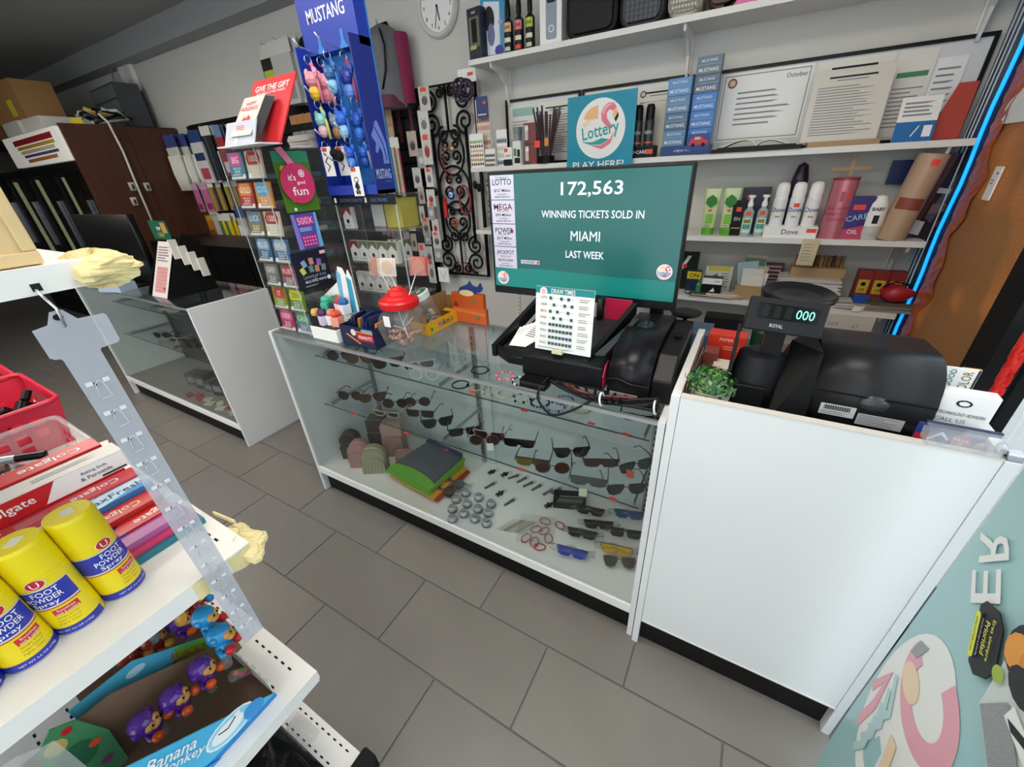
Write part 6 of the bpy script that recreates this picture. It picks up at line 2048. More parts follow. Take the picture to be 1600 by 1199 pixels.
carton('red_carton', 'bright red carton behind the green plant', 'box', (1.860, .42, DZ), .105, .06, .105, mat('#c9301f', .4), -3, lambda p, w, h: p.text('PAPER', w * .5, h * .88, .01, mat('#f4c9b8', .4)).greek(w * .45, h * .55, w * .95, h * .7, 2, mat('#e89a88', .4)).poly(rrect(w * .25, h * .04, w * .7, h * .2, .006), mat('#d97a66', .4)))
carton('white_board', 'low white wooden block behind the green plant', 'block', (1.880, .30, DZ), .085, .07, .05, mat('#d8cfc2', .5), -2)
one(MB().box((-.02, -.03, 0), (.02, .03, .075), mat('#7a3f34', .4)), 'brown_carton', 'small dark brown carton between the plant and the red carton', 'box', (1.825, .34, DZ))
t = thing('rear_desk', 'low grey desk behind the white counter', 'desk', (1.3, .62, 0))
MB().box((0, 0, .84), (1.0, .35, .866), mat('#6a6660', .5)).build('desktop', t)
for x, y in ((.02, .02), (.94, .02), (.02, .29), (.94, .29)):
    MB().box((x, y, 0), (x + .04, y + .04, .84), DARK).build('leg', t)
carton('blue_carton', 'slate blue carton on the desk behind the counter', 'box', (1.738, .68, .8665), .13, .09, .135, mat('#51647f', .4), 0, lambda p, w, h: p.rect(0, h * .85, w, h, mat('#8a98aa', .4)).greek(w * .08, h * .4, w * .5, h * .6, 2, mat('#aab6c6', .5)))
can('green_bottle', 'dark green glass bottle on the desk beside the slate blue carton', 'bottle', (1.655, .66, .8665), [(0, 0), (.022, 0), (.024, .09), (.01, .13), (.01, .17), (0, .17)], mat('#1f4a30', .2))
can('green_bottle', 'dark green bottle standing far back behind the red carton', 'bottle', (1.97, .72, .8665), [(0, 0), (.035, 0), (.037, .13), (.014, .19), (.014, .24), (0, .24)], mat('#20452f', .25))
carton('black_tray', 'black tray lying behind the slate blue carton', 'tray', (1.83, .82, .8665), .14, .08, .14, BLACKM)

# cash register
t = thing('cash_register', 'black cash register with a raised display and a rounded printer cover', 'cash register', (1.878, .045, DZ))
RB = mat('#141416', .32)
RM = mat('#1b1b1e', .42)
MB().rbox((0, 0, 0), (.405, .40, .022), .012, RB).build('base', t)
b = MB()
b.T = Mx(((0, 0, 1, .178), (1, 0, 0, .05), (0, 1, 0, .022), (0, 0, 0, 1)))
pf = [(0, 0), (-.012, .05), (-.008, .10)] + [(.085 - .088 * cos(radians(a)), .10 + .08 * sin(radians(a))) for a in range(10, 101, 10)] + [(.2, .172), (.28, .15), (.30, 0)]
b.prism(pf, 0, .212, mat('#202023', .36), True)
b.build('rounded_cover', t)
# seam and finger dish
MB().box((.182, .036, .118), (.388, .039, .1205), mat('#050505', .6)).build('cover_seam', t)
MB().ball((.29, .042, .105), (.028, .012, .02), mat('#3a3a3e', .3), 16).build('finger_grip', t)
q = MB()
p = Print(q, (.195, .0375, .044), (1, 0, 0), (0, .0, 1))
p.rect(.005, .018, .07, .046, mat('#d0d2d2', .5))
for k in range(22):
    p.rect(.012 + k * .0022, .032, .0132 + k * .0022 + .0007 * (k % 2), .043, INK)
    p.h -= p.step
p.greek(.008, .02, .064, .029, 2, FAINT, .4).rect(.075, .008, .155, .036, mat('#b9bbbb', .5)).greek(.078, .01, .15, .034, 5, FAINT, .4, 2)
q.build('rating_labels', t)
b = MB()
b.add([(.10, .0, .022), (.178, .02, .022), (.178, .06, .2), (.17, .22, .2), (.178, .3, .022), (.10, .28, .022), (.12, .12, .2)], [(0, 1, 2, 6), (6, 2, 3), (6, 3, 4, 5), (0, 6, 5)], mat('#0b0b0c', .5))
b.build('dark_recess', t)
b = MB().lathe([(0, .02), (.062, .02), (.064, .08), (.056, .13), (.05, .165), (.03, .175), (0, .175)], RM, (.065, .10, 0), 24, 1.0, .85)
b.build('column', t)
MB().box((.02, .035, .02), (.088, .047, .10), RB).build('column_door', t, bevel=.003)
MB().box((-.0, .06, .02), (.008, .2, .2), RM).build('side_fin', t)
MB().box((.06, .075, .16), (.10, .12, .235), RB).build('neck', t)
b = MB()
b.T = A(loc(.108, .15, .302), rot(4, 2, 0))
b.lathe([(0, -.012), (.06, -.016), (.076, -.004), (.078, .004), (.072, .008), (.05, -.002), (0, -.006)], mat('#18181b', .28), n=36)
b.build('round_turret', t)
DP = A(loc(.0855, .062, .272), rot(-16, 3, 2))
b = MB()
b.T = DP
b.box((-.076, -.012, -.038), (.076, .012, .038), mat('#1d1e20', .4))
d = b.build('display_housing', t, bevel=.004)
q = MB()
q.T = DP
p = Print(q, (-.076, -.0122, -.038), (1, 0, 0), (0, 0, 1))
p.rect(.02, .03, .138, .064, mat('#08090a', .12)).text('000', .112, .047, .02, mat('#7ff2e0', .4, emit=1.1), w=.034, bold=-.004).text('ROYAL', .064, .016, .008, mat('#c9cccf', .4), w=.026)
for k in range(3):
    p.rect(.03 + k * .022, .034, .043 + k * .022, .06, mat('#131517', .2))
    p.h -= p.step
q.build('display_window', d)
MB().tube([(.09, .02, .03), (.18, .005, .026), (.3, .0, .024), (.36, .012, .025)], .004, RB).build('cord', t)

# cards and holders at the right end
carton('flyer', 'tall white FULL COLOR flyer standing behind the register end', 'flyer', (2.318, .20, DZ), .055, .004, .172, WHITEP, 0, lambda p, w, h: p.text('FULL COLOR', w * .68, h * .7, .016, mat('#8a6a3a', .5), w=.09, ang=90).text('GOOD', w * .25, h * .85, .01, mat('#3a7a6a', .5), ang=90).rect(w * .92, h * .4, w * .98, h, DARK))
one(MB().rbox((-.012, -.003, 0), (.02, .003, .16), .003, mat('#e0a02a', .5)), 'yellow_tag', 'yellow card tag standing beside the FULL COLOR flyer', 'card', (2.352 - .012, .235, DZ))
carton('business_card_box', 'white business card box with a small round emblem at the counter end', 'card box', (2.310, .115, DZ), .085, .03, .155, WHITEP, -2, lambda p, w, h: p.text('TECHNOLOGY ADVISORS', w * .5, h * .7, .007, INK, w=.07).text('CALL US', w * .35, h * .6, .009, FAINT).poly(oval(w * .45, h * .86, .012, .008, 12), INK).poly(oval(w * .45, h * .86, .008, .005, 12), WHITEP))
carton('promo_card', 'blue and red card with a round FREE badge at the counter edge', 'card', (2.29, .055, DZ), .10, .006, .098, mat('#27428f', .4), -3, lambda p, w, h: p.poly([(0, h * .6), (w * .3, h * .66), (w * .2, h * .8), (0, h * .75)], RED).line([(w * .2, h * .65), (w * .38, h * .85), (w * .5, h * .72)], .005, WHITEP).disc(w * .68, h * .74, .016, RED).text('FREE', w * .68, h * .77, .008, WHITEP).text('gift', w * .68, h * .69, .005, WHITEP).poly([(w * .82, h * .55), (w, h * .55), (w, h * .85), (w * .9, h * .8)], mat('#d8b8a8', .4)))
t = thing('acrylic_holder', 'clear plastic card holder lying along the front edge of the white counter', 'card holder', (2.235, -.012, 1.0625))
AH = glass('#f4f8fa', 2.0, .05, .16)
b = MB()
b.T = Mx(((0, 0, 1, 0), (1, 0, 0, 0), (0, 1, 0, 0), (0, 0, 0, 1)))
b.prism([(.0, 0), (.03, 0), (.036, .03), (.03, .034), (.004, .03)], 0, .105, AH)
b.build('clear_body', t)
MB().box((.0, .028, .026), (.105, .034, .036), mat('#29345c', .4)).build('blue_strip', t)
MB().ball((.106, .015, .014), (.008, .012, .014), AH, 10).build('rounded_end', t)
t = thing('metal_hinge', 'chrome hinge bracket at the right front corner of the white counter', 'hinge', (2.348, -.012, 1.061))
MB().box((0, 0, 0), (.02, .03, .006), CHROME).build('leaf', t)
MB().cyl((0, .01, .009), (.022, .01, .009), .006, CHROME).cyl((0, .024, .008), (.022, .024, .008), .005, CHROME).build('barrel', t)
# red feather duster by the shop window
t = thing('red_duster', 'bright red duster on a pale stick leaning at the shop window', 'duster', (2.58, .60, .12), 0, None, -2, 0)
MB().cyl((0, 0, 0), (0, .01, .82), .004, mat('#c9ccd0', .4)).build('stick', t)
b = MB()
rr = random.Random(9)
for k in range(160):
    z = .80 + .2 * rr.random()
    a = rr.uniform(0, 6.28)
    b.add([(.004 * cos(a), .012 + .004 * sin(a), z), (.015 * cos(a) + .003, .012 + .015 * sin(a), z + .008), (.014 * cos(a), .012 + .014 * sin(a), z - .012)], [(0, 1, 2)], mat('#d92a22', .6))
b.cyl((0, .012, .79), (0, .014, 1.0), .011, mat('#d92a22', .8, noise=.3, scale=90))
o = b.build('bristles', t)
o['kind'] = 'stuff'

# ================================================================ sunglasses
LS = {
    'round': [(cos(2 * pi * k / 20) * .027, sin(2 * pi * k / 20) * .025) for k in range(20)],
    'cat': [(-.03, .012), (-.022, .022), (0, .022), (.024, .024), (.034, .026), (.03, .006), (.02, -.018), (.0, -.024), (-.02, -.018), (-.028, -.004)],
    'rect': [(-.03, .016), (.032, .018), (.03, -.008), (.022, -.018), (-.018, -.018), (-.027, -.01)],
    'aviator': [(-.028, .02), (0, .022), (.03, .02), (.032, .004), (.022, -.02), (.004, -.027), (-.016, -.02), (-.027, 0)],
    'narrow': [(-.028, .008), (0, .012), (.03, .012), (.03, -.004), (.018, -.013), (-.012, -.013), (-.026, -.006)],
}


def shades(label, at, rz, shape, fc, lc, group, sc_=1.0, metal=0.0, rx=0, fold=False):
    """open sunglasses standing on a shelf, lenses looking to -Y before turning"""
    t = thing('sunglasses', label, 'sunglasses', at, rz, group, rx)
    fm, lm = mat(fc, .3, metal), mat(lc, .08, .25 if lc not in ('#1a1a1d', '#4a2a26') else 0.0)
    zc = .028 * sc_
    if shape == 'shield':
        P = [(-.072, .018), (.072, .018), (.066, -.014), (.045, -.022), (.012, -.02), (.005, -.008), (-.005, -.008), (-.012, -.02), (-.045, -.022), (-.066, -.014)]
        b = MB()
        b.T = A(loc(0, 0, zc), rot(90))
        b.prism([(x * sc_, y * sc_) for x, y in P], -.0008, .0008, lm)
        b.build('shield_lens', t)
        MB().tube([(x * sc_, 0, zc + y * sc_) for x, y in ((-.074, .0), (-.073, .02), (0, .021), (.073, .02), (.074, .0))], .0022 * sc_, fm, 5).build('brow_bar', t)
    else:
        L = LS[shape]
        for s_ in (-1, 1):
            pts = [(s_ * (x + .036) * sc_, y * sc_) for x, y in L]
            if s_ < 0:
                pts = pts[::-1]
            b = MB()
            b.T = A(loc(0, 0, zc), rot(90))
            b.prism(pts, -.0007, .0007, lm)
            b.build('lens', t)
            MB().tube([(x, 0, zc + y) for x, y in pts], (.0026 if not metal else .0013) * sc_, fm, 5, True).build('rim', t)
        MB().tube([(-.008 * sc_, 0, zc + .008), (0, -.002, zc + .012), (.008 * sc_, 0, zc + .008)], .002 * sc_, fm, 5).build('bridge', t)
    for s_ in (-1, 1):
        x = s_ * .072 * sc_
        if fold:
            MB().tube([(x, .002, zc + .012), (x * .9, .007, zc + .012), (-x * .3, .010 + .003 * s_, zc + .009), (-x * .75, .010 + .003 * s_, zc)], .0023, fm, 5).build('temple', t)
            continue
        MB().tube([(x, 0, zc + .014), (x * 1.0, .05 * sc_, zc + .013), (x * .97, .095 * sc_, zc + .006), (x * .92, .125 * sc_, .006)], [.0026, .0022, .002, .003], fm, 5).build('temple', t)
    return t


gl, gu = 'sunglasses on the lower glass shelf', 'sunglasses on the upper glass shelf'
ZS, ZU = .527, .794
SG = [
    ((0.174, 0.202, 0.550), 22, 'round', '#0c0c0e', '#1a1a1d', 'round black sunglasses at the left end'), ((0.302, 0.239, 0.550), 40, 'cat', '#1a0f10', '#4a2a26', 'dark red cat-eye sunglasses second from the left end'),
    ((0.457, 0.247, 0.550), 25, 'round', '#121010', '#2b1d1c', 'large round brown-black sunglasses near the left'), ((0.551, 0.307, 0.560), 30, 'round', '#3a2c26', '#4a342c', 'brown round sunglasses at the back left'),
    ((0.488, 0.153, 0.545), 12, 'narrow', '#b7a58e', '#2a2422', 'narrow beige framed sunglasses at the front edge'), ((0.639, 0.228, 0.550), 18, 'rect', '#15120f', '#2f2624', 'dark rectangular sunglasses above the folded shorts'),
    ((0.766, 0.203, 0.550), 42, 'cat', '#08080a', '#16171c', 'glossy black cat-eye sunglasses with a gold hinge'), ((0.922, 0.199, 0.550), 38, 'rect', '#0b0b0d', '#1a1a1d', 'black angular sunglasses left of the pink pair'),
    ((1.038, 0.182, 0.550), 24, 'round', '#5a3f3a', '#3f2a26', 'brown sunglasses with white price tag below the pink pair'), ((1.039, 0.219, 0.570), 14, 'cat', '#c9a6a4', '#3a2626', 'pale pink framed sunglasses'),
    ((1.180, 0.230, 0.550), 16, 'shield', '#0c0c0e', '#141417', 'flat-top black shield sunglasses'), ((1.287, 0.144, 0.550), 14, 'shield', '#1c1a14', '#6b6330', 'olive gold mirror shield sunglasses'),
    ((1.402, 0.267, 0.550), 30, 'cat', '#0a0a0c', '#20222a', 'black cat-eye sunglasses behind the gold shield pair'), ((1.371, 0.148, 0.550), 22, 'round', '#3a2420', '#4a2420', 'round brown sunglasses beside the gold shield pair'),
    ((1.527, 0.258, 0.550), 24, 'shield', '#2a1c18', '#4a332c', 'brown flat-top sunglasses near the right'), ((1.519, 0.138, 0.550), 14, 'shield', '#4a4a4a', '#5c605e', 'clear grey shield sunglasses with a hanging tag'),
    ((1.651, 0.300, 0.555), 45, 'aviator', '#2a2a22', '#2f4a40', 'green lens aviator sunglasses at the right end'), ((1.651, 0.160, 0.550), 30, 'aviator', '#55585a', '#2f3334', 'thin metal aviator sunglasses at the right front edge')]
for at, rz, sh, fc, lc, lab in SG:
    shades(lab + ' of the lower shelf', (at[0], at[1], ZS), rz, sh, fc, lc, gl, 1.02 if sh != 'shield' else .95, .7 if 'metal' in lab else 0)
for at, rz, sh, fc, lc, lab in [((0.248, 0.158, 0.820), 26, 'round', '#0c0c0e', '#1a1a1d', 'round black sunglasses at the left end'), ((0.370, 0.171, 0.820), 30, 'cat', '#2a1c14', '#5a4234', 'brown tinted sunglasses second from the left end'),
                                ((0.534, 0.190, 0.820), 40, 'cat', '#0b0b0c', '#17181a', 'black cat-eye sunglasses under the peanut box'), ((0.683, 0.233, 0.820), 40, 'rect', '#e2e0da', '#4a3a36', 'white framed sunglasses under the lollipop jar'),
                                ((0.765, 0.169, 0.810), 20, 'round', '#cfd2d0', '#b7bcba', 'clear framed glasses at the front edge'), ((1.666, 0.222, 0.800), 10, 'narrow', '#17171a', '#1f2022', 'small dark sunglasses at the right end')]:
    shades(lab + ' of the upper shelf', (at[0], at[1], ZU), rz, sh, fc, lc, gu, 1.0)


# bracelets on the upper shelf and on the showcase top
def bracelet(label, at, c, c2=None, bead=True, r=.034, rr_=.0045):
    t = thing('bracelet', label, 'bracelet', at, R.uniform(0, 90), 'bracelets in the long showcase')
    n = 18
    if bead:
        for k in range(n):
            a = 2 * pi * k / n
            MB().ball((r * cos(a), r * sin(a), rr_), rr_ if k % 3 else rr_ * 1.25, mat((c2 or c) if k % 3 == 0 else c, .25), 8).build('bead', t)
    else:
        MB().ring((0, 0, rr_), r, rr_ * .7, mat(c, .3), 22, 6).build('band', t)
        MB().ball((r, 0, rr_ * 1.4), rr_ * 1.6, mat(c2 or c, .3), 8).build('charm', t)


for at, c, c2, bd, lab in [((0.936, 0.194, 0.790), '#15161a', '#0c0c0e', False, 'black band bracelet'), ((1.012, 0.210, 0.790), '#b09a72', '#8a7a5a', False, 'tan cord bracelet'), ((1.082, 0.202, 0.790), '#cfc9bc', '#8a8a8a', True, 'pearl and silver bead bracelet'), ((1.141, 0.207, 0.790), '#d8cdb8', '#e6e2da', False, 'cream cord bracelet'),
                           ((1.219, 0.205, 0.790), '#d9d6d0', '#17181c', True, 'white and black bead bracelet'), ((1.296, 0.204, 0.790), '#1b2350', '#26306a', True, 'dark blue bead bracelet'), ((1.360, 0.200, 0.790), '#a9a8b4', '#5a589a', True, 'grey and purple bead bracelet'), ((1.372, 0.255, 0.790), '#6a62a8', '#8a86c0', True, 'violet bead bracelet'),
                           ((1.449, 0.227, 0.790), '#b5aa6a', '#d6cf9a', False, 'thin gold bracelet')]:
    bracelet(lab + ' on the upper glass shelf', (at[0], at[1], ZU), c, c2, bd)
for at, c, c2, bd, lab in [((1.142, 0.055, 0.967), '#17181c', '#26262a', False, 'black cord bracelet'), ((1.243, 0.053, 0.967), '#c9436a', '#e08aa4', True, 'pink bead bracelet'), ((1.310, 0.044, 0.967), '#1f1f22', '#d6d2c8', True, 'black and white bead bracelet')]:
    bracelet(lab + ' lying on top of the showcase', (at[0], at[1], CT), c, c2, bd, .029, .0036)
for k, (at, z) in enumerate((((1.009, 0.168, 0.790), ZU), ((1.266, 0.137, 0.790), ZU), ((1.512, 0.158, 0.790), ZU), ((1.634, 0.146, 0.790), ZU), ((0.302, 0.110, 0.530), ZS), ((0.656, 0.103, 0.530), ZS), ((1.251, 0.115, 0.530), ZS), ((1.618, 0.121, 0.530), ZS))):
    one(MB().box((-.013, -.007, 0), (.013, .007, .0012), mat('#f0413a', .6)), 'price_sticker', 'red price sticker on the %s glass shelf, %s from the left' % ('upper' if k < 4 else 'lower', _ord[k % 4]), 'sticker', (at[0], at[1], z), R.uniform(-20, 20), 'price stickers in the showcase')
for k, px in enumerate(((1.082, 0.168, 0.540), (1.520, 0.090, 0.530), (1.642, 0.258, 0.540))):
    t = thing('price_tag', '%s hanging from sunglasses on the lower shelf' % ('white square price tag', 'cream price tag with a string', 'red and white price tag')[k], 'price tag', (px[0], px[1] - .01, ZS + .006), 30 - 15 * k, 'price tags')
    MB().box((-.014, -.001, 0), (.014, .001, .036), mat(('#e9e6de', '#d8cdb0', '#d9605a')[k], .6)).build('tag', t)
    MB().cyl((0, 0, .036), (.003, .008, .06), .0006, FAINT, n=4).build('string', t)

# ================================================================ lower deck of the long showcase
DK_ = .169


def purse(label, at, w, h, c, c2, rz=20, d=.05, arch=True):
    w, h, d = w * 1.22, h * 1.22, d * 1.1
    t = thing('zip_purse', label, 'purse', at, rz, 'zip purses in the showcase')
    pts = [(-w / 2, 0), (w / 2, 0)] + ([(w / 2, h - w / 2)] + [(w / 2 * cos(radians(a)), h - w / 2 + w / 2 * sin(radians(a))) for a in range(10, 171, 16)] + [(-w / 2, h - w / 2)] if arch else [(w / 2, h - .012), (w / 2 - .012, h), (-w / 2 + .012, h), (-w / 2, h - .012)])
    b = MB()
    b.T = A(loc(0, d / 2, 0), rot(90))
    b.prism(pts, 0, d, mat(c, .5, noise=.08, scale=60), True)
    b.build('body', t)
    f = .62
    b = MB()
    b.T = A(loc(0, -d / 2 + .001, 0), rot(90))
    b.prism([(x * .97, y * f if not arch else y * .68) for x, y in pts], 0, .016, mat(c, .5, noise=.08, scale=60), True)
    b.build('front_pocket', t)
    z = MB()
    z.tube([(x, -d / 2, y) for x, y in pts[1:]], .002, mat(c2, .5), 5)
    z.tube([(x, 0, y) for x, y in pts[1:]], .0022, mat(c2, .5), 5)
    z.tube([(x * .97, -d / 2 - .016, y * (f if not arch else .68)) for x, y in pts[1:]], .002, mat(c2, .5), 5)
    z.build('zip_edge', t)
    q = MB()
    p = front(q, -w / 2, 0, -d / 2 - .0152)
    hp = h * (f if not arch else .66)
    for i in range(1, 7):
        x = w * i / 7
        top_ = hp * (.96 if not arch else max(.3, (1 - (2 * x / w - 1) ** 2) ** .5 * .45 + .5)) - .004
        p.line([(x - .004, .004), (x + .006, top_)], .0022, mat(c2, .5))
        p.h -= p.step
    for j in range(1, 6):
        y = hp * j / 7
        p.line([(w * .06, y), (w * .94, y + .004)], .0018, mat(c2, .5))
        p.h -= p.step
    q.build('check_pattern', t)


purse('black rounded zip purse at the left end of the showcase deck', (.115, .17, DK_), .085, .13, '#2c2c2e', '#55534f', 30)
purse('tall dark grey zip purse standing behind the rounded purses', (.205, .30, DK_), .085, .17, '#35312f', '#6a645c', 30, .06, False)
purse('pink checked rounded zip purse in front', (.225, .135, DK_), .095, .125, '#b98a86', '#8a5f5e', 30)
purse('tall pink checked zip purse at the back', (.325, .30, DK_), .095, .17, '#b78f88', '#8d6662', 30, .06, False)
purse('beige green checked rounded zip purse in front', (.335, .135, DK_), .105, .125, '#aaa588', '#77745c', 30)
purse('flat pink checked card purse behind the beige purse', (.44, .25, DK_), .08, .07, '#b88f8a', '#8d6662', 30, .02, False)

# folded shorts
t = thing('shorts_stack', 'folded stack of grey, green, yellow and red shorts on the showcase deck', 'clothing', (.63, .235, DK_ + .012), -6)
t.scale = (1.12, 1.08, 1.1)
for k, (c, dx, dy, w_, d_) in enumerate((('#b5231c', .02, -.012, .29, .23), ('#e0a81c', .012, -.018, .28, .24), ('#c2571c', -.012, -.005, .28, .22), ('#63a82c', -.005, -.02, .28, .25), ('#63a82c', 0, -.01, .27, .25))):
    MB().grid(lambda u, v, k=k, dx=dx, dy=dy, w_=w_, d_=d_: (dx + (u - .5) * w_ * (1 - .06 * v), dy + (v - .5) * d_, .012 + k * .013 + .004 * sin(9 * u + k) * sin(5 * v + k) - .004 * abs(2 * u - 1)), 12, 8, mat(c, .8), thick=.011).build('folded_garment', t)
MB().grid(lambda u, v: ((u - .5) * .25 * (1 - .1 * v), (v - .5) * .19 + .02 - .02 * (2 * u - 1) ** 2 * (1 - v), .078 + .004 * sin(7 * u) * sin(4 * v) - .006 * abs(2 * u - 1)), 12, 8, mat('#4a4f5a', .8), thick=.012).build('folded_garment', t)
MB().box((-.115, .098, .068), (.11, .118, .082), mat('#232c5a', .8)).build('waistband', t)
MB().box((.02, .088, .084), (.036, .098, .086), STICK).build('price_sticker', t)


# bagged round sunglasses
def bagged(label, x, y, rz, fc, lc, shape='round', sc_=.95, bag=True, tilt=-55):
    t = shades(label, (x, y, DK_ + .016), rz, shape, fc, lc, 'bagged sunglasses on the showcase deck', sc_, 0, tilt, True)
    if bag:
        b = MB()
        s = random.Random(int(x * 1000))
        b.grid(lambda u, v: ((u - .5) * .18, -.03 + .08 * v, .008 + .03 * v + .010 * sin(11 * u + 3) * sin(7 * v + s.random()) + .01), 10, 6, BAG, True)
        b.build('plastic_bag', t)
    return t


bagged('round dark sunglasses in a clear bag, leftmost on the showcase deck', (0.583, 0.124, 0.190)[0], (0.583, 0.124, 0.190)[1], 15, '#1a1a1c', '#2a2526')
bagged('second round dark sunglasses in a clear bag beside the shorts', (0.689, 0.110, 0.190)[0], (0.689, 0.110, 0.190)[1], 12, '#1c1a1a', '#3a3634')
bagged('round brown sunglasses in a clear bag beside the smiling balls', (0.797, 0.115, 0.190)[0], (0.797, 0.115, 0.190)[1], 18, '#241a1a', '#3f2a2a')
bagged('large silver-grey round sunglasses in a clear bag behind them', (0.804, 0.183, 0.190)[0], (0.804, 0.183, 0.190)[1], 10, '#3a3a3c', '#5a5a5c')
# silver smiling balls
SBW = [(0.871, 0.134, 0.185), (0.888, 0.191, 0.185), (0.962, 0.194, 0.185), (0.892, 0.076, 0.185), (0.936, 0.134, 0.185), (1.000, 0.130, 0.185), (0.957, 0.078, 0.185), (1.020, 0.075, 0.185), (1.056, 0.132, 0.185), (1.037, 0.185, 0.185), (1.081, 0.077, 0.185), (0.928, 0.029, 0.185)]
for k, q_ in enumerate(SBW):
    t = thing('smiley_ball', 'silver grey smiling stress ball on the showcase deck, %s of the cluster' % (_ord + ('ninth', 'tenth', 'eleventh', 'last'))[k], 'ball', (q_[0], q_[1], DK_), 30, 'smiling balls')
    b = MB().lathe([(0, 0), (.018, .0), (.0225, .007), (.0225, .02), (.018, .029), (.01, .034), (0, .035)], mat('#b4b6ba', .28, .25), n=18)
    b.build('body', t)
    q = MB()
    p = Print(q, (0, 0, .0352), (1, 0, 0), (0, 1, 0))
    p.disc(-.005, .004, .0022, BLACK, .003).disc(.005, .004, .0022, BLACK, .003).line([(.012 * cos(radians(a)), -.001 + .012 * sin(radians(a))) for a in range(200, 341, 20)], .003, BLACK)
    q.build('face_print', t)
    MB().lathe([(.022, .009), (.024, .010), (.024, .013), (.022, .014)], mat('#2a3050', .4), n=18).build('rim', t)
# bottle opener key rings
KP = [(0.913, 0.386, 0.172), (0.984, 0.399, 0.172), (0.958, 0.296, 0.172), (1.033, 0.407, 0.172), (1.083, 0.405, 0.172), (1.127, 0.391, 0.172), (1.175, 0.389, 0.172), (1.239, 0.386, 0.172), (1.271, 0.412, 0.172), (1.034, 0.269, 0.172), (1.104, 0.242, 0.172), (1.279, 0.307, 0.172)]
for k, q_ in enumerate(KP):
    bear = k in (0, 1, 9, 11)
    t = thing('key_ring', ('black teddy bear key ring' if bear else 'silver bottle opener key ring') + ' on the showcase deck, %s of the row' % (_ord + ('ninth', 'tenth', 'eleventh', 'last'))[k], 'key ring', (q_[0], q_[1], DK_), -35 + R.uniform(-15, 15), 'key rings in the showcase')
    if bear:
        b = MB().ball((0, 0, .006), (.009, .012, .006), BLACK, 8).ball((0, .016, .006), (.008, .008, .006), BLACK, 8)
        for s_ in (-1, 1):
            b.ball((s_ * .011, .004, .005), (.005, .008, .004), BLACK, 6).ball((s_ * .007, -.014, .005), (.005, .008, .004), BLACK, 6)
        b.build('bear', t)
    else:
        b = MB().prism([(-.006, -.03), (.006, -.03), (.007, .01), (.01, .022), (.006, .032), (-.006, .032), (-.01, .022), (-.007, .01)], 0, .004, mat('#6f7476', .3, .8))
        b.build('opener', t)
    MB().ring((0, .036 if not bear else .034, .002), .01, .0012, CHROME, 14, 5).build('split_ring', t)
# silver bracelets on bars
for k in range(11):
    q0 = (1.158, 0.069, 0.172)
    one(MB().box((-.05, -.0032, 0), (.05, .0032, .006), mat(R.choice(['#d6d4d0', '#c2bfb8', '#dcdad6', '#a89a84']), .3, .1)), 'charm_strip', 'silver chain strip laid in the row on the showcase deck, %s from the front' % (_ord + ('ninth', 'tenth', 'last'))[k], 'chain',
        (q0[0] + .0 + k * .0105, q0[1] + .05 + k * .003, DK_), 62, 'silver chain strips')
# red bracelets
RBL = [(1.307, 0.213, 0.172), (1.292, 0.153, 0.172), (1.274, 0.090, 0.172), (1.359, 0.134, 0.172), (1.375, 0.220, 0.172), (1.345, 0.075, 0.172), (1.325, 0.162, 0.172), (1.315, 0.089, 0.172)]
for k, q_ in enumerate(RBL):
    t = thing('red_bracelet', 'red cord bracelet in a clear bag on the deck, %s of the pile' % _ord[k], 'bracelet', (q_[0], q_[1], DK_ + .002 * (k % 3)), 40 * k, 'red bracelets')
    MB().ring((0, 0, .004), .021, .0028, mat('#a8202c', .4), 18, 6, 1.2, .8).build('cord', t)
    MB().ball((.024, 0, .005), .005, mat('#c9a0a0', .3), 8).build('bead', t)
one(MB().grid(lambda u, v: ((u - .5) * .16, (v - .5) * .15, .012 + .004 * sin(17 * u) * sin(13 * v)), 10, 10, BAG), 'plastic_bag', 'clear plastic bag lying over the red bracelets', 'bag', (RBL[1][0], RBL[1][1], DK_), 20)
# open black box of pens
q_ = (1.357, 0.374, 0.180)
t = thing('black_case', 'open black case of thin pens on the showcase deck', 'case', (q_[0], q_[1], DK_), 20)
for a, b_ in (((-.075, -.045, 0), (.075, .045, .004)), ((-.075, -.045, .004), (.075, -.041, .03)), ((-.075, .041, .004), (.075, .045, .03)), ((-.075, -.041, .004), (-.071, .041, .03)), ((.071, -.041, .004), (.075, .041, .03))):
    MB().box(a, b_, BLACK).build('case_wall', t)
for k in range(6):
    one(MB().cyl((-.06, 0, 0), (.06, 0, .004), .003, mat(['#8a8d90', '#5a5c60', '#a39a86'][k % 3], .3, .6), n=7), 'pen', 'thin metal pen in the open black case, %s from the front' % _ord[k], 'pen', (q_[0] + .004, q_[1] + (k - 2.5) * .012, DK_ + .008), 20, 'pens in the black case')
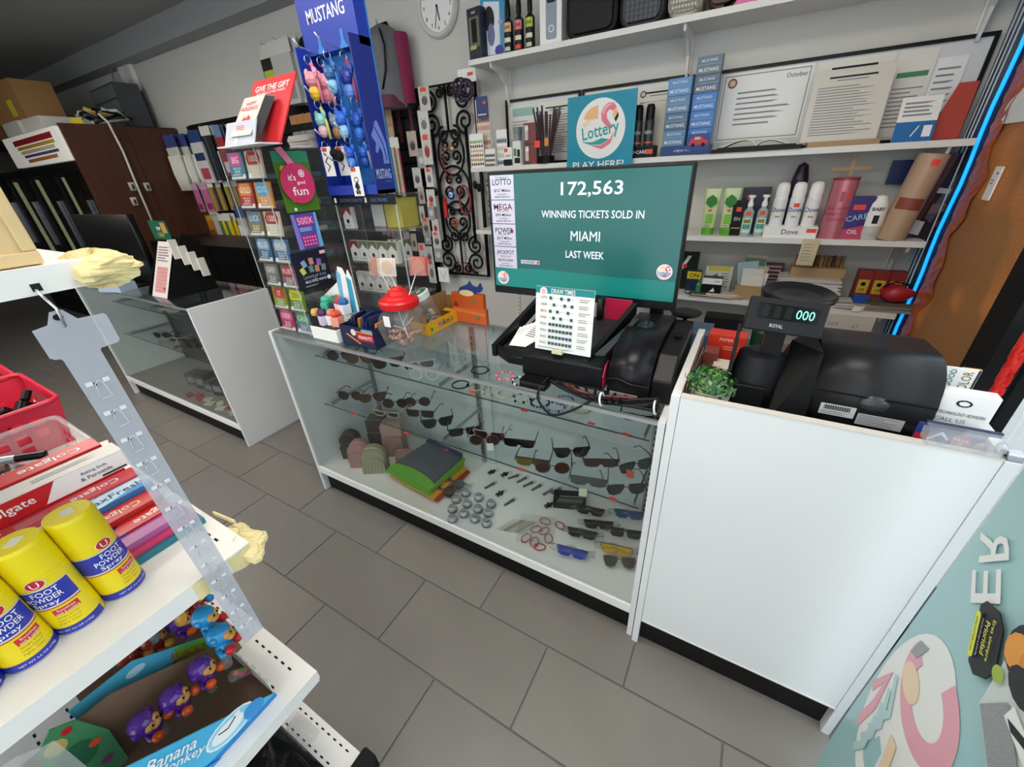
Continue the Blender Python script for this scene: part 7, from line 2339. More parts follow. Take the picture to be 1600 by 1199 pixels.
# sports sunglasses in bags
for lab, px, rz, sh, fc, lc in (('black wrap sunglasses in a clear bag behind the red bracelets', (1.475, 0.318, 0.190), 12, 'shield', '#0e0e10', '#1b1b1e'), ('second black wrap sunglasses in a clear bag', (1.488, 0.182, 0.190), 12, 'shield', '#0e0e10', '#232326'), ('blue mirror sports sunglasses at the front of the deck', (1.485, 0.075, 0.190), 10, 'shield', '#10142a', '#1f3fae'),
                                ('blue-grey mirror sunglasses in a bag at the right end', (1.635, 0.374, 0.190), 15, 'shield', '#15161a', '#32508a'), ('black and gold sunglasses in a bag at the right end', (1.650, 0.266, 0.190), 15, 'rect', '#1a1812', '#2a2824'), ('yellow lens sports sunglasses at the right front', (1.639, 0.168, 0.190), 12, 'shield', '#15140e', '#d6a81c'),
                                ('brown aviator sunglasses in the right front corner', (1.669, 0.120, 0.185), 20, 'aviator', '#77706a', '#4a423c'), ('black wrap sunglasses beside the open black case', (1.536, 0.260, 0.190), 20, 'shield', '#0c0c0e', '#161618')):
    bagged(lab, px[0], px[1], rz, fc, lc, sh, .9 if sh != 'shield' else .85, 'aviator' != sh)

# ================================================================ inside the far showcase
BX, BY = -.82 - CL, .035
gb = 'sunglasses in the far showcase'
for k in range(9):
    x = BX + .55 + k * .125
    c = [('#0c0c0e', '#17171a'), ('#141416', '#222226'), ('#b9b4aa', '#2a2a2e'), ('#0f0f10', '#1b1b1e')][k % 4]
    shades('%s sunglasses from the left on the lower shelf of the far showcase' % (_ord + ('ninth',))[k], (x, BY + .2 + .03 * (k % 2), ZS), 25, ('cat', 'round', 'rect')[k % 3], c[0], c[1], gb, .9)
for k in range(4):
    one(MB().box((-.05, -.03, 0), (.05, .03, .012), mat(R.choice(['#77777a', '#9a9a98', '#5a5c60']), .4)), 'knife_pack', 'silver striped pack on the upper shelf of the far showcase, %s from the left' % _ord[k], 'pack', (BX + .72 + k * .13, BY + .22, ZU), 20, 'packs on the far upper shelf')
for k, (x, c, h, nm) in enumerate(((.78, '#4a5a52', .10, 'green grey'), (.92, '#3a3f45', .12, 'slate'), (1.05, '#55585c', .08, 'mid grey'), (1.17, '#2a2c30', .11, 'black'), (1.33, '#8a7a3a', .07, 'mustard'), (1.45, '#b5aa8c', .09, 'cream'), (1.57, '#6a2a30', .06, 'wine red'))):
    carton('gadget_box', nm + ' gadget box on the deck of the far showcase', 'box', (BX + x, BY + .22, DK_), .11, .1, h, mat(c, .4), 12, lambda p, w, h: p.rect(w * .15, h * .3, w * .85, h * .75, mat('#8a8c8c', .4)), 'boxes in the far showcase')
for k in range(10):
    one(MB().box((-.035, -.02, 0), (.035, .02, .012), mat(R.choice(['#b04a44', '#c9c4b4', '#8a3a3a', '#d8d2c0', '#5a7a5a']), .4)), 'trinket_card', 'small trinket card at the front of the far showcase deck, %s from the left' % (_ord + ('ninth', 'tenth'))[k], 'card', (BX + .95 + k * .075, BY + .07 + .03 * (k % 2), DK_), R.uniform(-25, 25), 'trinket cards in the far showcase')

# ================================================================ white shop shelving in the left foreground
GX, GE, GN = 1.205, -.765, -2.1      # front face, far end, near end
PC = mat('#eceae6', .4, noise=.03, scale=40)
HOLE = mat('#1a1a1c', .8)
t = thing('shop_shelving', 'white perforated metal shop shelving in the left foreground', 'shelving', (0, 0, 0))


def gshelf(z, x0, lip, holes, nm='shelf_deck', x1=GX):
    d = MB().box((x0, GN, z - .014), (x1 - .004, GE, z), PC)
    for y, n in holes:
        for k in range(n):
            d.box((x1 - .06 - k * .0254 - .0055, y - .002, z), (x1 - .06 - k * .0254 + .0055, y + .002, z + .0003), HOLE)
    d = d.build(nm, t)
    MB().box((x1 - .004, GN, z - lip), (x1, GE, z), PC).build('front_lip', d)
    MB().box((x0, GE, z - lip * .8), (x1, GE + .003, z), PC).build('end_flange', d)


gshelf(1.505, .6, .028, ())
gshelf(1.02, -.4, .034, ((GE - .022, 12),))
gshelf(.60, .35, .034, ((GE - .024, 26), (GE - .065, 24), (-1.02, 24), (-1.07, 24), (-1.12, 24)))
gshelf(.19, .35, .12, ((GE - .012, 24), (GE - .055, 24)), 'base_deck', 1.235)
for x in (.42, .66):
    MB().box((x, GE - .06, .0), (x + .03, GE - .03, 1.0), mat('#55575a', .5)).build('upright', t)
b = MB().rbox((1.215, GE - .18, .15), (1.262, GE + .018, .20), .008, BLACKM)
b.build('end_bumper', t)
MB().box((1.2045, -.8285, 1.481), (1.2056, -.8205, 1.489), BLACK).build('lip_hole', t)
MB().box((.36, GN, .02), (.37, GE, .59), mat('#6a6c6e', .6)).build('back_panel', t)

TAPE = mat('#e2d39c', .75, noise=.08, scale=60)


def crumple(label, cx, cy, cz, sx, sy, sz, seed, n=26):
    r = random.Random(seed)
    ph = [r.uniform(0, 6) for _ in range(6)]

    jt = [[r.uniform(-.10, .10) for _ in range(n + 1)] for _ in range(n)]

    def f(u, v):
        a, b_ = u * 2 * pi, v * pi
        i = round(u * n) % n
        k = 1 + .2 * sin(3 * a + ph[0]) * sin(2 * b_ + ph[1]) + .12 * sin(5 * a + ph[2]) + jt[round(v * (n - 4))][i] * sin(b_)
        sq = lambda q: math.copysign(abs(q) ** .75, q)
        return (cx + sx * sq(cos(a)) * sin(b_) * k, cy + sy * sq(sin(a)) * sin(b_) * k, cz + sz * cos(b_) * k)
    return one(MB().grid(f, n, n - 4, TAPE, False), 'masking_tape', label, 'tape', group='masking tape on the shelving')


crumple('crumpled masking tape wrapped round the corner of the can shelf', 1.168, GE + .002, 1.0, .052, .03, .018, 3)
crumple('crumpled masking tape wrapped round the corner of the topmost shelf', 1.178, GE + .005, 1.49, .045, .034, .019, 5)
one(MB().grid(lambda u, v: (1.2065 + .002 * sin(9 * u), GE - .09 + .09 * u, .984 + v * .034 + .002 * sin(14 * u)), 10, 3, TAPE, False, .001), 'masking_tape', 'strip of masking tape along the lip of the can shelf', 'tape', group='masking tape on the shelving')
one(MB().box((-.05, -.0015, -.004), (.012, .0015, .004), TAPE), 'masking_tape', 'narrow curl of masking tape sticking up from the can shelf corner', 'tape', (1.13, GE + .014, 1.026), 6, 'masking tape on the shelving')

# tan carton on the topmost shelf
t = thing('tan_carton', 'tan carton with an embossed border standing on the topmost foreground shelf', 'carton', (1.19, -.805, 1.506))
TN = mat('#dcbf8c', .6, noise=.05, scale=30)
MB().box((-.22, -.5, 0), (0, 0, .26), TN).build('carton', t, bevel=.003)
b = MB()
for y0, y1, z0, z1 in ((-.5, 0, 0, .014), (-.5, 0, .24, .26), (-.012, 0, .014, .24)):
    b.box((0, y0, z0), (.004, y1, z1), TN)
b.build('raised_border', t, bevel=.002)

# hang strip
t = thing('hang_strip', 'clear plastic clip strip hanging from a hook on the topmost shelf', 'clip strip', (1.2165, -.8245, 1.446))
HS = glass('#e9eaee', 1.2, .08, .40, '#e6e8f0')
b = MB()
b.T = Mx(((0, 0, 1, 0), (1, 0, 0, 0), (0, 1, 0, 0), (0, 0, 0, 1)))
b.prism([(-.024, -.033), (-.021, -.036), (-.0165, -.037), (-.0155, -.04), (-.0155, -.6), (.0175, -.6), (.0175, -.04), (.0185, -.037), (.036, -.036), (.0385, -.033), (.0385, -.002), (.036, .0005), (.014, .001), (.006, .014), (-.004, .014), (-.011, .001), (-.024, -.001)], 0, .0012, HS)
b.build('plastic_strip', t)
EW = mat('#e6e8ee', .4)
for k in range(13):
    z = -.075 - k * .0405
    c = MB()
    c.tube([(.0016, -.005, z - .02), (.003, -.0035, z), (.004, 0, z + .004), (.003, .0035, z), (.0016, .006, z - .02), (.0016, -.005, z - .02)], .0005, EW, 4)
    c.box((.0012, -.011, z - .001), (.0018, -.005, z + .004), EW).box((.0012, .005, z - .001), (.0018, .011, z + .004), EW)
    c.build('clip_tab', t)
    MB().add([(.00135, -.0045, z - .004), (.00135, -.0012, z - .002), (.00135, -.0028, z + .002), (.00135, -.004, z + .001)], [(0, 1, 2, 3)], mat('#2c2d33', .6)).build('slot', t)
b = MB()
b.T = Mx(((0, 0, 1, .0014), (1, 0, 0, 0), (0, 1, 0, 0), (0, 0, 0, 1)))
b.prism(oval(0, .007, .0042, .0036, 12), 0, .0002, HOLE)
b.build('hanging_hole', t)
one(MB().tube([(0, 0, .034), (.012, -.002, .03), (.017, .003, .012), (.015, .002, -.008), (.008, .001, -.012), (.003, .0, -.006)], .0016, CHROME, 6), 'wire_hook', 'bent wire hook holding the clear clip strip', 'hook', (1.205, -.8255, 1.451))


# ================================================================ foot powder cans
YE = mat('#efd60e', .35)
YEL = mat('#e9dc86', .4)
NB = mat('#2a36a8', .35)


def footcan(label, x, y, rz):
    t = thing('foot_powder_can', label, 'spray can', (x, y, 1.0205), rz, 'foot powder cans')
    r = .0268
    MB().lathe([(0, 0), (r * .97, 0, mat('#c9cbd0', .3, .7)), (r, .003, YE), (r, .108), (r * .985, .11)], YE, n=32).build('body', t)
    MB().lathe([(r * 1.0, .11), (r * 1.01, .112), (r * 1.0, .155), (r * .93, .16), (0, .16)], mat('#efd808', .38), n=32).build('cap', t)
    q = MB()
    curved(q, r, .003, .016, -95, 95, NB, 16)
    curved(q, r, .06, .092, -95, 78, NB, 16)
    curved(q, r, .0575, .06, -95, 78, mat('#d8d2c0', .4), 16)
    curved(q, r, .0555, .0575, -95, 78, mat('#c23a2c', .4), 16)
    curved(q, r, .092, .094, -95, 78, mat('#d8d2c0', .4), 16)
    wrap_text(q, 'FOOT', r, 22, .0855, .0085, WHITEP, .026, .008)
    wrap_text(q, 'POWDER', r, 12, .0755, .0085, WHITEP, .036, .008)
    wrap_text(q, 'Spray', r, 8, .0655, .0085, WHITEP, .026, .008)
    curved(q, r, .041, .052, 5, 62, mat('#d02a2c', .4), 8)
    wrap_text(q, 'Soothes', r, 34, .0493, .004, WHITEP, .018, .0, .0012)
    wrap_text(q, 'cools & comforts', r, 34, .0438, .004, WHITEP, .023, .0, .0012)
    for k, s_ in enumerate(('Stops Itchy', 'Helps Control', 'Fights Odor')):
        wrap_text(q, s_, r, 28 - 2 * k, .036 - k * .006, .0036, mat('#8a6a2a', .5), .022, .0)
    wrap_text(q, 'NET WT 4.6 OZ (130g)', r, 20, .0095, .004, WHITEP, .04, .0)
    # round emblem
    vs = []
    for rr_, mm in ((.0098, WHITEP), (.0088, mat('#c8202c', .4))):
        P = []
        for k in range(18):
            a = 2 * pi * k / 18
            ang = radians(18) + rr_ * cos(a) / r
            rad = r + (.0006 if mm is WHITEP else .0010)
            P.append((rad * cos(ang), rad * sin(ang), .1025 + rr_ * .8 * sin(a)))
        q.add(P, [tuple(range(18))], mm)
    wrap_text(q, 'U', r, 18, .1025, .009, WHITEP, .008, 0, .0015)
    q.build('label_print', t)
    MB().box((-.009, -.006, .16), (.008, .007, .1605), mat('#e6e2d2', .5)).build('price_sticker', t)


for k, nm in enumerate(('farthest', 'second', 'third', 'nearest')):
    footcan('%s yellow foot powder spray can in the row on the foreground shelf' % nm, 1.108 + .006 * k, -.906 - .0535 * k, (0, -42, -8, -4)[k])


# ================================================================ toothpaste cartons
def tpaste(label, x, y, z, w, h, c, top, side, l=.19, rz=0):
    t = thing('toothpaste_box', label, 'toothpaste', (x, y, z), rz, 'toothpaste boxes')
    MB().box((-w / 2, -l, 0), (w / 2, 0, h), mat(c, .3)).build('carton', t, bevel=.0008)
    q = MB()
    p = Print(q, (w / 2, -l, h), (0, 1, 0), (-1, 0, 0))
    top(p, l, w)
    p = Print(q, (w / 2, -l, 0), (0, 1, 0), (0, 0, 1))
    side(p, l, h)
    q.build('print', t)


RD, WH = mat('#c8171f', .3), WHITEP


def colg(ang=0, c=WH, wd='Colgate'):
    def f(p, l, w):
        p.text(wd, l * .66, w * .5, w * .52, c, ang=ang, maxw=l * .5).greek(l * .08, w * .2, l * .35, w * .75, 3, mat('#e8b0b0', .4))
    return f


def baking_top(p, l, w):
    p.rect(0, 0, l, w, mat('#c9c6c0', .35)).greek(l * .45, w * .4, l * .9, w * .75, 2, FAINT)


def baking_side(p, l, h):
    p.rect(0, 0, l, h, WH).poly([(0, 0), (l * .44, 0), (l * .55, h), (0, h)], RD).text('Colgate', l * .26, h * .5, h * .55, WH, maxw=l * .46).text('Baking Soda', l * .78, h * .66, h * .2, mat('#3a4a78', .4)).text('& Peroxide', l * .78, h * .38, h * .2, mat('#3a4a78', .4)).rect(l * .8, h * .06, l * .97, h * .16, INK)


def mf_top(p, l, w):
    p.rect(0, 0, l, w, mat('#bcdcf0', .3)).poly([(l * .6, 0), (l, 0), (l, w * .5)], mat('#3f8fd0', .3)).text('MaxFresh', l * .7, w * .5, w * .4, mat('#1c2440', .4))


S0 = -.79
for k in range(3):
    tpaste('red toothpaste box at %s of the rear stack' % ('the bottom', 'the middle', 'the top')[k], .795, S0 - .004 * k, 1.0205 + k * .037, .05, .0365, '#c3161e', colg(180), colg(), .2)
for k in range(2):
    tpaste('red toothpaste box at %s of the second stack' % ('the bottom', 'the middle')[k], .849, S0 - .006, 1.0205 + k * .035, .05, .0345, '#b8141c', colg(180), colg(), .19)
tpaste('white Baking Soda toothpaste box on top of the second stack', .849, S0 + .006, 1.0905, .05, .036, '#e6e4e0', baking_top, baking_side, .22)
tpaste('yellow ended toothpaste box behind the baking soda box', .895, S0 + .01, 1.0205, .038, .045, '#e0b41c', lambda p, l, w: p.rect(0, 0, l * .75, w, RD).text('TWICE', l * .88, w * .5, w * .3, INK), colg(), .17)
tpaste('red and pink toothpaste box beside the cans', .895, S0 + .002, 1.066, .04, .02, '#d04a52', colg(180), colg(), .18)
tpaste('light blue toothpaste box in the middle of the row', .938, S0 + .004, 1.0505, .042, .03, '#8cbfe4', mf_top, lambda p, l, h: p.rect(0, 0, l, h, mat('#3a78b8', .3)), .18)
tpaste('plain red toothpaste box under the light blue one', .938, S0, 1.0205, .042, .0295, '#b8141c', colg(), colg(), .18)
tpaste('orange red toothpaste box with white lettering', .982, S0 - .002, 1.0205, .04, .05, '#c9302a', colg(180, mat('#f4d8c8', .4)), lambda p, l, h: p.rect(0, 0, l, h * .5, mat('#1f3a8a', .3)), .18)
tpaste('dark blue toothpaste box with red end nearest the cans', 1.022, S0 - .004, 1.0205, .036, .04, '#16245a', lambda p, l, w: p.poly([(l * .45, 0), (l, 0), (l, w), (l * .6, w)], RD).text('gate', l * .8, w * .5, w * .5, WH, ang=180), lambda p, l, h: p.rect(0, 0, l, h, mat('#2a5ab0', .3)).poly([(l * .5, 0), (l, 0), (l, h), (l * .6, h)], RD), .17)
for k, (c, nm, dx) in enumerate((('#1b7a8c', 'teal', 0), ('#d23a6c', 'hot pink', -.006), ('#a8569a', 'purple', -.012))):
    one(MB().box((-.022, -.2, 0), (.022, 0, .012), mat(c, .3)), 'flat_pack', nm + ' flat pack in the small stack at the end of the can shelf', 'pack', (1.062 + dx, GE - .008 - .006 * k, 1.0206 + k * .0124), 0, 'flat packs at the shelf end')


# ================================================================ baskets
def basket(label, x0, x1, y0, y1, h, c, m, holes=True):
    t = thing('plastic_basket', label, 'basket', (x0, y0, 1.0205), 0, 'plastic baskets')
    w, l = x1 - x0, y1 - y0
    rim = rrect(0, 0, w, l, .02, 3)
    MB().box((.015, .015, 0), (w - .015, l - .015, .003), m).build('floor', t)
    for nm, a, b_, nrm in (('wall', (0, 0), (w, 0), 1), ('wall', (w, 0), (w, l), 1), ('wall', (w, l), (0, l), 1), ('wall', (0, l), (0, 0), 1)):
        q = MB()
        n = 9
        A_, B_ = V((a[0], a[1], h)), V((b_[0], b_[1], h))
        ins = lambda p: V((w / 2 + (p.x - w / 2) * .88, l / 2 + (p.y - l / 2) * .88, 0))
        for i in range(n):
            for j in range(4):
                u0, u1, v0, v1 = i / n, (i + 1) / n, j / 4, (j + 1) / 4
                if holes and j in (1, 2) and 0 < i < n - 1:
                    u1 = u0 + (u1 - u0) * .38
                P = [A_.lerp(B_, u).lerp(ins(A_).lerp(ins(B_), u), 1 - v) for u, v in ((u0, v0), (u1, v0), (u1, v1), (u0, v1))]
                q.add(P, [(0, 1, 2, 3)], m)
                if holes and j in (1, 2) and 0 < i < n - 1:
                    u0, u1, v1_ = u1, (i + 1) / n, v0 + (v1 - v0) * .35
                    P = [A_.lerp(B_, u).lerp(ins(A_).lerp(ins(B_), u), 1 - v) for u, v in ((u0, v0), (u1, v0), (u1, v1_), (u0, v1_))]
                    q.add(P, [(0, 1, 2, 3)], m)
        q.build('basket_wall', t)
    MB().tube([(x, y, h) for x, y in rim], .0055, m, 6, True).build('rim', t)
    return t


REDP = mat('#d21f40', .35)
basket('red plastic basket of dark bottles at the end of the can shelf', .17, .485, -1.1, -.768, .118, 'red', REDP)
basket('second red plastic basket of orange packets beyond the dark bottles', -.14, .17, -1.1, -.775, .115, 'red', REDP)
CLP = mat('#d6d0d0', .3, clear=.68)
basket('clear plastic basket of lipsticks beside the toothpaste', .515, .762, -1.12, -.795, .09, 'clear', CLP)
rr = random.Random(77)
for k in range(22):
    x, y = rr.uniform(.24, .42), rr.uniform(-1.0, -.82)
    c = rr.choice(['#161618', '#241c1c', '#3a1f1c', '#0e0e10', '#5a1c22'])
    t = thing('small_bottle', 'small dark capped bottle in the red basket', 'bottle', (x, y, 1.07 + .002 * k), rr.uniform(0, 360), 'dark bottles in the red basket', rr.uniform(40, 90))
    MB().lathe([(0, 0), (.013, 0), (.013, .035), (.006, .04)], mat(c, .25), n=12).build('flask', t)
    MB().lathe([(.007, .04), (.009, .042), (.008, .065), (0, .066)], mat('#0c0c0d', .3), n=10).build('cap', t)
for k in range(12):
    x, y = rr.uniform(-.08, .12), rr.uniform(-1.02, -.82)
    one(MB().box((-.03, -.02, 0), (.03, .02, .012), mat(rr.choice(['#d2691e', '#e08a2a', '#8a3a5a', '#c9c2b4', '#3a5aa0']), .35)), 'snack_packet', 'small bright packet in the far red basket, number %s of the heap' % (_ord + ('ninth', 'tenth', 'eleventh', 'twelfth'))[k], 'packet', (x, y, 1.06 + .004 * k), rr.uniform(0, 180), 'packets in the far red basket', rr.uniform(-20, 20))
for k in range(20):
    x, y = rr.uniform(.56, .70), rr.uniform(-1.03, -.86)
    c1, c2 = rr.choice([('#b9c0c4', '#17181a'), ('#8f7a74', '#2a2a2c'), ('#9fb4b8', '#4a5a60'), ('#c9b0a4', '#6a5048'), ('#2a2a2e', '#8a8c90')])
    t = thing('lipstick', 'slim lipstick tube lying in the clear basket', 'lipstick', (x, y, 1.05 + .0022 * k), rr.uniform(20, 70), 'lipsticks in the clear basket', 0, 90 + rr.uniform(-12, 12))
    MB().lathe([(0, -.04), (.008, -.04), (.008, .0)], mat(c1, .25, .3), n=10).build('tube', t)
    MB().lathe([(.0085, 0), (.0085, .045), (0, .046)], mat(c2, .25), n=10).build('cap', t)
one(MB().add([(0, 0, 0), (.03, 0, 0), (.03, .12, 0), (0, .12, 0), (0, 0, .003), (.03, 0, .003), (.03, .12, .003), (0, .12, .003)], [(3, 2, 1, 0), (4, 5, 6, 7), (0, 1, 5, 4), (1, 2, 6, 5), (2, 3, 7, 6), (3, 0, 4, 7)], mat('#dcd9cc', .4)).box((.002, .01, .003), (.028, .03, .0036), mat('#2f7a66', .4)).box((.002, .05, .003), (.028, .07, .0036), mat('#2f7a66', .4)),
    'striped_card', 'white card with green squares beside the clear basket', 'card', (.735, -.895, 1.104), -10)

# ================================================================ toy boxes on the lower shelf
LZ = .6005
CB2 = mat('#6b5140', .8)
t = thing('toy_display_box', 'light blue cardboard display box of monkey toys on the lower foreground shelf', 'display box', (0, 0, LZ))
BLU = mat('#49b6e2', .4)
b = MB()
b.T = Mx(((0, 0, 1, 1.168), (1, 0, 0, 0), (0, 1, 0, 0), (0, 0, 0, 1)))
b.prism([(-1.25, 0), (-.835, 0), (-.835, .012), (-1.03, .17), (-1.25, .17)], 0, .002, BLU)
b.build('front_panel', t)
q = MB()
p = Print(q, (1.17, -1.25, 0), (0, 1, 0), (0, 0, 1))
p.poly([(.0, 0), (.415, 0), (.415, .012), (.0, .016)], mat('#1f7fc8', .4))
p.poly(oval(.335, .045, .045, .03, 16), WHITEP).poly(oval(.335, .045, .041, .026, 16), mat('#8fd6f2', .4)).poly(oval(.33, .046, .03, .018, 14), WHITEP).line([(.315, .055), (.33, .048), (.348, .058)], .003, INK).poly(oval(.375, .032, .02, .02, 12), mat('#2f92d8', .4)).poly(oval(.352, .062, .006, .005, 8), WHITEP)
p.text('Banana', .262, .112, .024, WHITEP, w=.075, ang=-37, bold=.012).text('Monkey', .262, .082, .024, WHITEP, w=.075, ang=-37, bold=.012).poly(oval(.20, .12, .018, .010, 12), mat('#bfe2f0', .4)).poly([(.12, 0), (.3, 0), (.27, .02), (.14, .02)], mat('#2f92d8', .4))
q.build('print', t)
b = MB()
b.T = Mx(((0, 0, 1, .998), (1, 0, 0, 0), (0, 1, 0, 0), (0, 0, 0, 1)))
b.prism([(-1.25, 0), (-.815, 0), (-.815, .045), (-1.0, .155), (-1.25, .155)], 0, .003, mat('#7d604a', .8))
b.build('back_panel', t)
MB().box((1.001, -.837, 0), (1.168, -.835, .055), mat('#d9d0c6', .6)).build('end_panel', t)
MB().box((1.0, -1.25, 0), (1.168, -.837, .003), CB2).build('bottom', t)
b = MB()
b.T = Mx(((0, 0, 1, 1.01), (1, 0, 0, 0), (0, 1, 0, 0), (0, 0, 0, 1)))
b.prism([(-1.105, .0), (-1.04, 0), (-1.03, .1), (-1.045, .17), (-1.07, .19), (-1.10, .16)], 0, .003, mat('#4a8a5a', .5))
b.build('header_card', t)
q = MB()
p = Print(q, (1.0132, -1.105, 0), (0, 1, 0), (0, 0, 1))
p.poly(oval(.035, .1, .022, .03, 12), mat('#2f6a44', .5)).poly(oval(.025, .15, .014, .016, 10), mat('#c9b45a', .5)).disc(.045, .165, .007, RED).disc(.055, .1, .008, mat('#e0552a', .5)).disc(.05, .045, .008, mat('#8a3a6a', .5))
q.build('card_print', t)
t = thing('toy_display_box', 'green and blue cardboard display box of red monkey toys behind the light blue box', 'display box', (0, 0, LZ))
b = MB()
b.T = Mx(((0, 0, 1, .965), (1, 0, 0, 0), (0, 1, 0, 0), (0, 0, 0, 1)))
b.prism([(-1.05, 0), (-.80, 0), (-.80, .03), (-.84, .065), (-.955, .155), (-1.05, .155)], 0, .002, mat('#4fb0cf', .4))
b.build('front_panel', t)
q = MB()
p = Print(q, (.967, -1.1, 0), (0, 1, 0), (0, 0, 1))
p.poly([(.16, .0), (.3, 0), (.3, .03), (.26, .065), (.2, .11)], mat('#5fae3a', .4)).text('WACKY', .215, .075, .018, mat('#c9442c', .4), w=.07, ang=-38, bold=.012).text('MONKEY', .212, .055, .018, mat('#c9442c', .4), w=.07, ang=-38, bold=.012).poly(oval(.14, .13, .016, .010, 12), mat('#bfe2f0', .4))
q.build('print', t)
MB().box((.74, -1.05, 0), (.743, -.80, .14), CB2).build('back_panel', t)
MB().box((.743, -.802, 0), (.965, -.80, .03), mat('#d9a8b8', .5)).build('end_panel', t)
MB().box((.743, -1.05, 0), (.965, -.802, .003), CB2).build('bottom', t)
TNF = mat('#d99a4e', .45)


def monkey(label, x, y, z, c, fist, yaw=20, tilt=0, s=1.0):
    t = thing('monkey_toy', label, 'toy', (x, y, z), yaw, 'plastic monkey toys', tilt)
    m = mat(c, .22, coat=.3)
    b = MB().ball((0, 0, .03 * s), (.0225 * s, .0215 * s, .0215 * s), m, 18)
    b.ball((.002 * s, -.0, .0), (.014 * s, .0155 * s, .018 * s), m, 14)
    b.tube([(0, .012 * s, .005 * s), (.008 * s, .02 * s, -.002 * s), (.018 * s, .018 * s, .004 * s)], .0055 * s, m, 8).tube([(0, -.012 * s, .005 * s), (.008 * s, -.02 * s, -.004 * s), (.018 * s, -.016 * s, -.002 * s)], .0055 * s, m, 8)
    b.ball((0, .021 * s, .03 * s), (.006 * s, .005 * s, .007 * s), m, 8).ball((0, -.021 * s, .03 * s), (.006 * s, .005 * s, .007 * s), m, 8)
    b.build('body', t)
    f = MB().ball((.0165 * s, .006 * s, .03 * s), (.008 * s, .010 * s, .009 * s), TNF, 12).ball((.0165 * s, -.006 * s, .03 * s), (.008 * s, .010 * s, .009 * s), TNF, 12).ball((.02 * s, 0, .022 * s), (.007 * s, .010 * s, .007 * s), TNF, 12)
    f.build('face', t)
    e = MB()
    for s_ in (-1, 1):
        e.ball((.0245 * s, s_ * .006 * s, .033 * s), (.0016, .0022, .003), BLACK, 8)
    e.build('eyes', t)
    g = mat(fist, .3)
    for s_ in (-1, 1):
        MB().ball((.022 * s, s_ * .017 * s, .003 * s), .0095 * s, g, 12).build('fist', t)
    MB().lathe([(.009 * s, -.042 * s), (.009 * s, -.016 * s)], glass('#e8eef0', 1.4, .05, .1), n=12).build('clear_tube', t)


monkey('purple monkey toy with orange fists, nearest in the light blue box', 1.055, -.99, .672, '#5a2390', '#e2571f', 35, 12)
monkey('purple monkey toy with orange fists, middle one in the light blue box', 1.06, -.945, .672, '#5c2594', '#e2571f', 40, 6)
monkey('purple monkey toy with orange fists, farthest in the light blue box', 1.06, -.895, .678, '#5a2390', '#e2571f', 35, -4)
monkey('turquoise monkey toy with red fists lying over the box edge', 1.065, -.85, .715, '#1f93cf', '#c91f2c', 45, -20, 1.05)
monkey('second turquoise monkey toy behind it', 1.02, -.845, .745, '#1f93cf', '#c91f2c', 40, -10, 1.0)
for k, (x, y, z, c, fs, nm) in enumerate(((.88, -.825, .69, '#b5281c', '#2a7fc0', 'red monkey toy with blue fists at the back'), (.89, -.868, .665, '#5c2594', '#e2571f', 'purple monkey toy in the green box'), (.87, -.915, .66, '#9a2a18', '#e0a03a', 'brick red monkey toy in the green box'), (.87, -.955, .66, '#a83020', '#d98a3a', 'reddish monkey toy at the near end of the green box'), (.84, -.848, .69, '#b5281c', '#2a7fc0', 'red monkey toy at the rear of the green box'))):
    monkey(nm, x, y, z, c, fs, 30 + 25 * k, 10 * (k % 3) - 10)
for x, y, z, nm, c in ((.91, -.86, .715, 'yellow cymbal', '#e0a03a'), (.88, -.888, .725, 'orange drum', '#d98a2c'), (.89, -.908, .705, 'grey drum', '#55585c')):
    b = MB().lathe([(0, 0), (.016, .0), (.018, .003), (.008, .007), (0, .007)], mat(c, .3), n=18)
    one(b, 'toy_drum', nm + ' of a toy in the green box', 'toy', (x, y, z), 0, 'toy drums', 50, 30)
t = thing('candy_tube', 'clear tube of coloured candies under the turquoise monkey', 'candy', (1.09, -.85, .64), 0, None, 30, 20)
MB().lathe([(0, -.03), (.010, -.03), (.011, .03), (0, .03)], glass('#eef2f2', 1.4, .05, .08), n=14).build('tube', t)
for k in range(6):
    MB().ball((.004 * (-1) ** k, .002, -.024 + .009 * k), .0055, mat(['#d63a7a', '#e0c02a', '#c9302a', '#4aa84a', '#d63a7a', '#e07a2a'][k], .3), 8).build('candy', t)

# black plastic bag on the base deck
t = thing('black_bag', 'heap of shiny black plastic bags on the base shelf', 'plastic bags', (0, 0, .1905))
BP = mat('#0d0d0e', .16, coat=.5)
rb = random.Random(4)
ph = [rb.uniform(0, 6) for _ in range(8)]
MB().grid(lambda u, v: (.70 + .50 * u, -1.3 + .47 * v, .002 + (.055 * sin(pi * min(1, u * 1.02)) ** .5 * sin(pi * v) ** .5) * (1 + .35 * sin(17 * u + ph[0] + 5 * sin(6 * v)) * sin(9 * v + ph[1])) + .008 * sin(40 * u + 20 * v) * sin(pi * v) * sin(pi * u)), 44, 36, BP).build('crumpled_plastic', t)
MB().grid(lambda u, v: (.98 + .10 * u, -.835 + .05 * v, .01 + .02 * sin(pi * u) * sin(pi * v) + .006 * sin(30 * u + 9 * v)), 14, 8, BAG).build('clear_edge', t)
MB().box((1.06, -.93, .075), (1.085, -.915, .078), mat('#c9ccd0', .4)).build('white_tag', t)

# clear zip bag at the lower left
t = thing('zip_bag', 'clear zip bag with a blue seal hanging at the shelf lip in the near corner', 'plastic bag', (1.212, -1.13, .90))
MB().grid(lambda u, v: (.004 + .012 * sin(3 * u + 2 * v), u * .085, .10 * v - .05 * u + .004 * sin(12 * u)), 10, 8, glass('#e6e8ea', 1.6, .15, .25)).build('clear_film', t)
MB().tube([(.02, .055, -.02), (.022, .066, .01), (.02, .07, .03)], .004, mat('#1f6fc0', .4), 6).build('blue_seal', t)

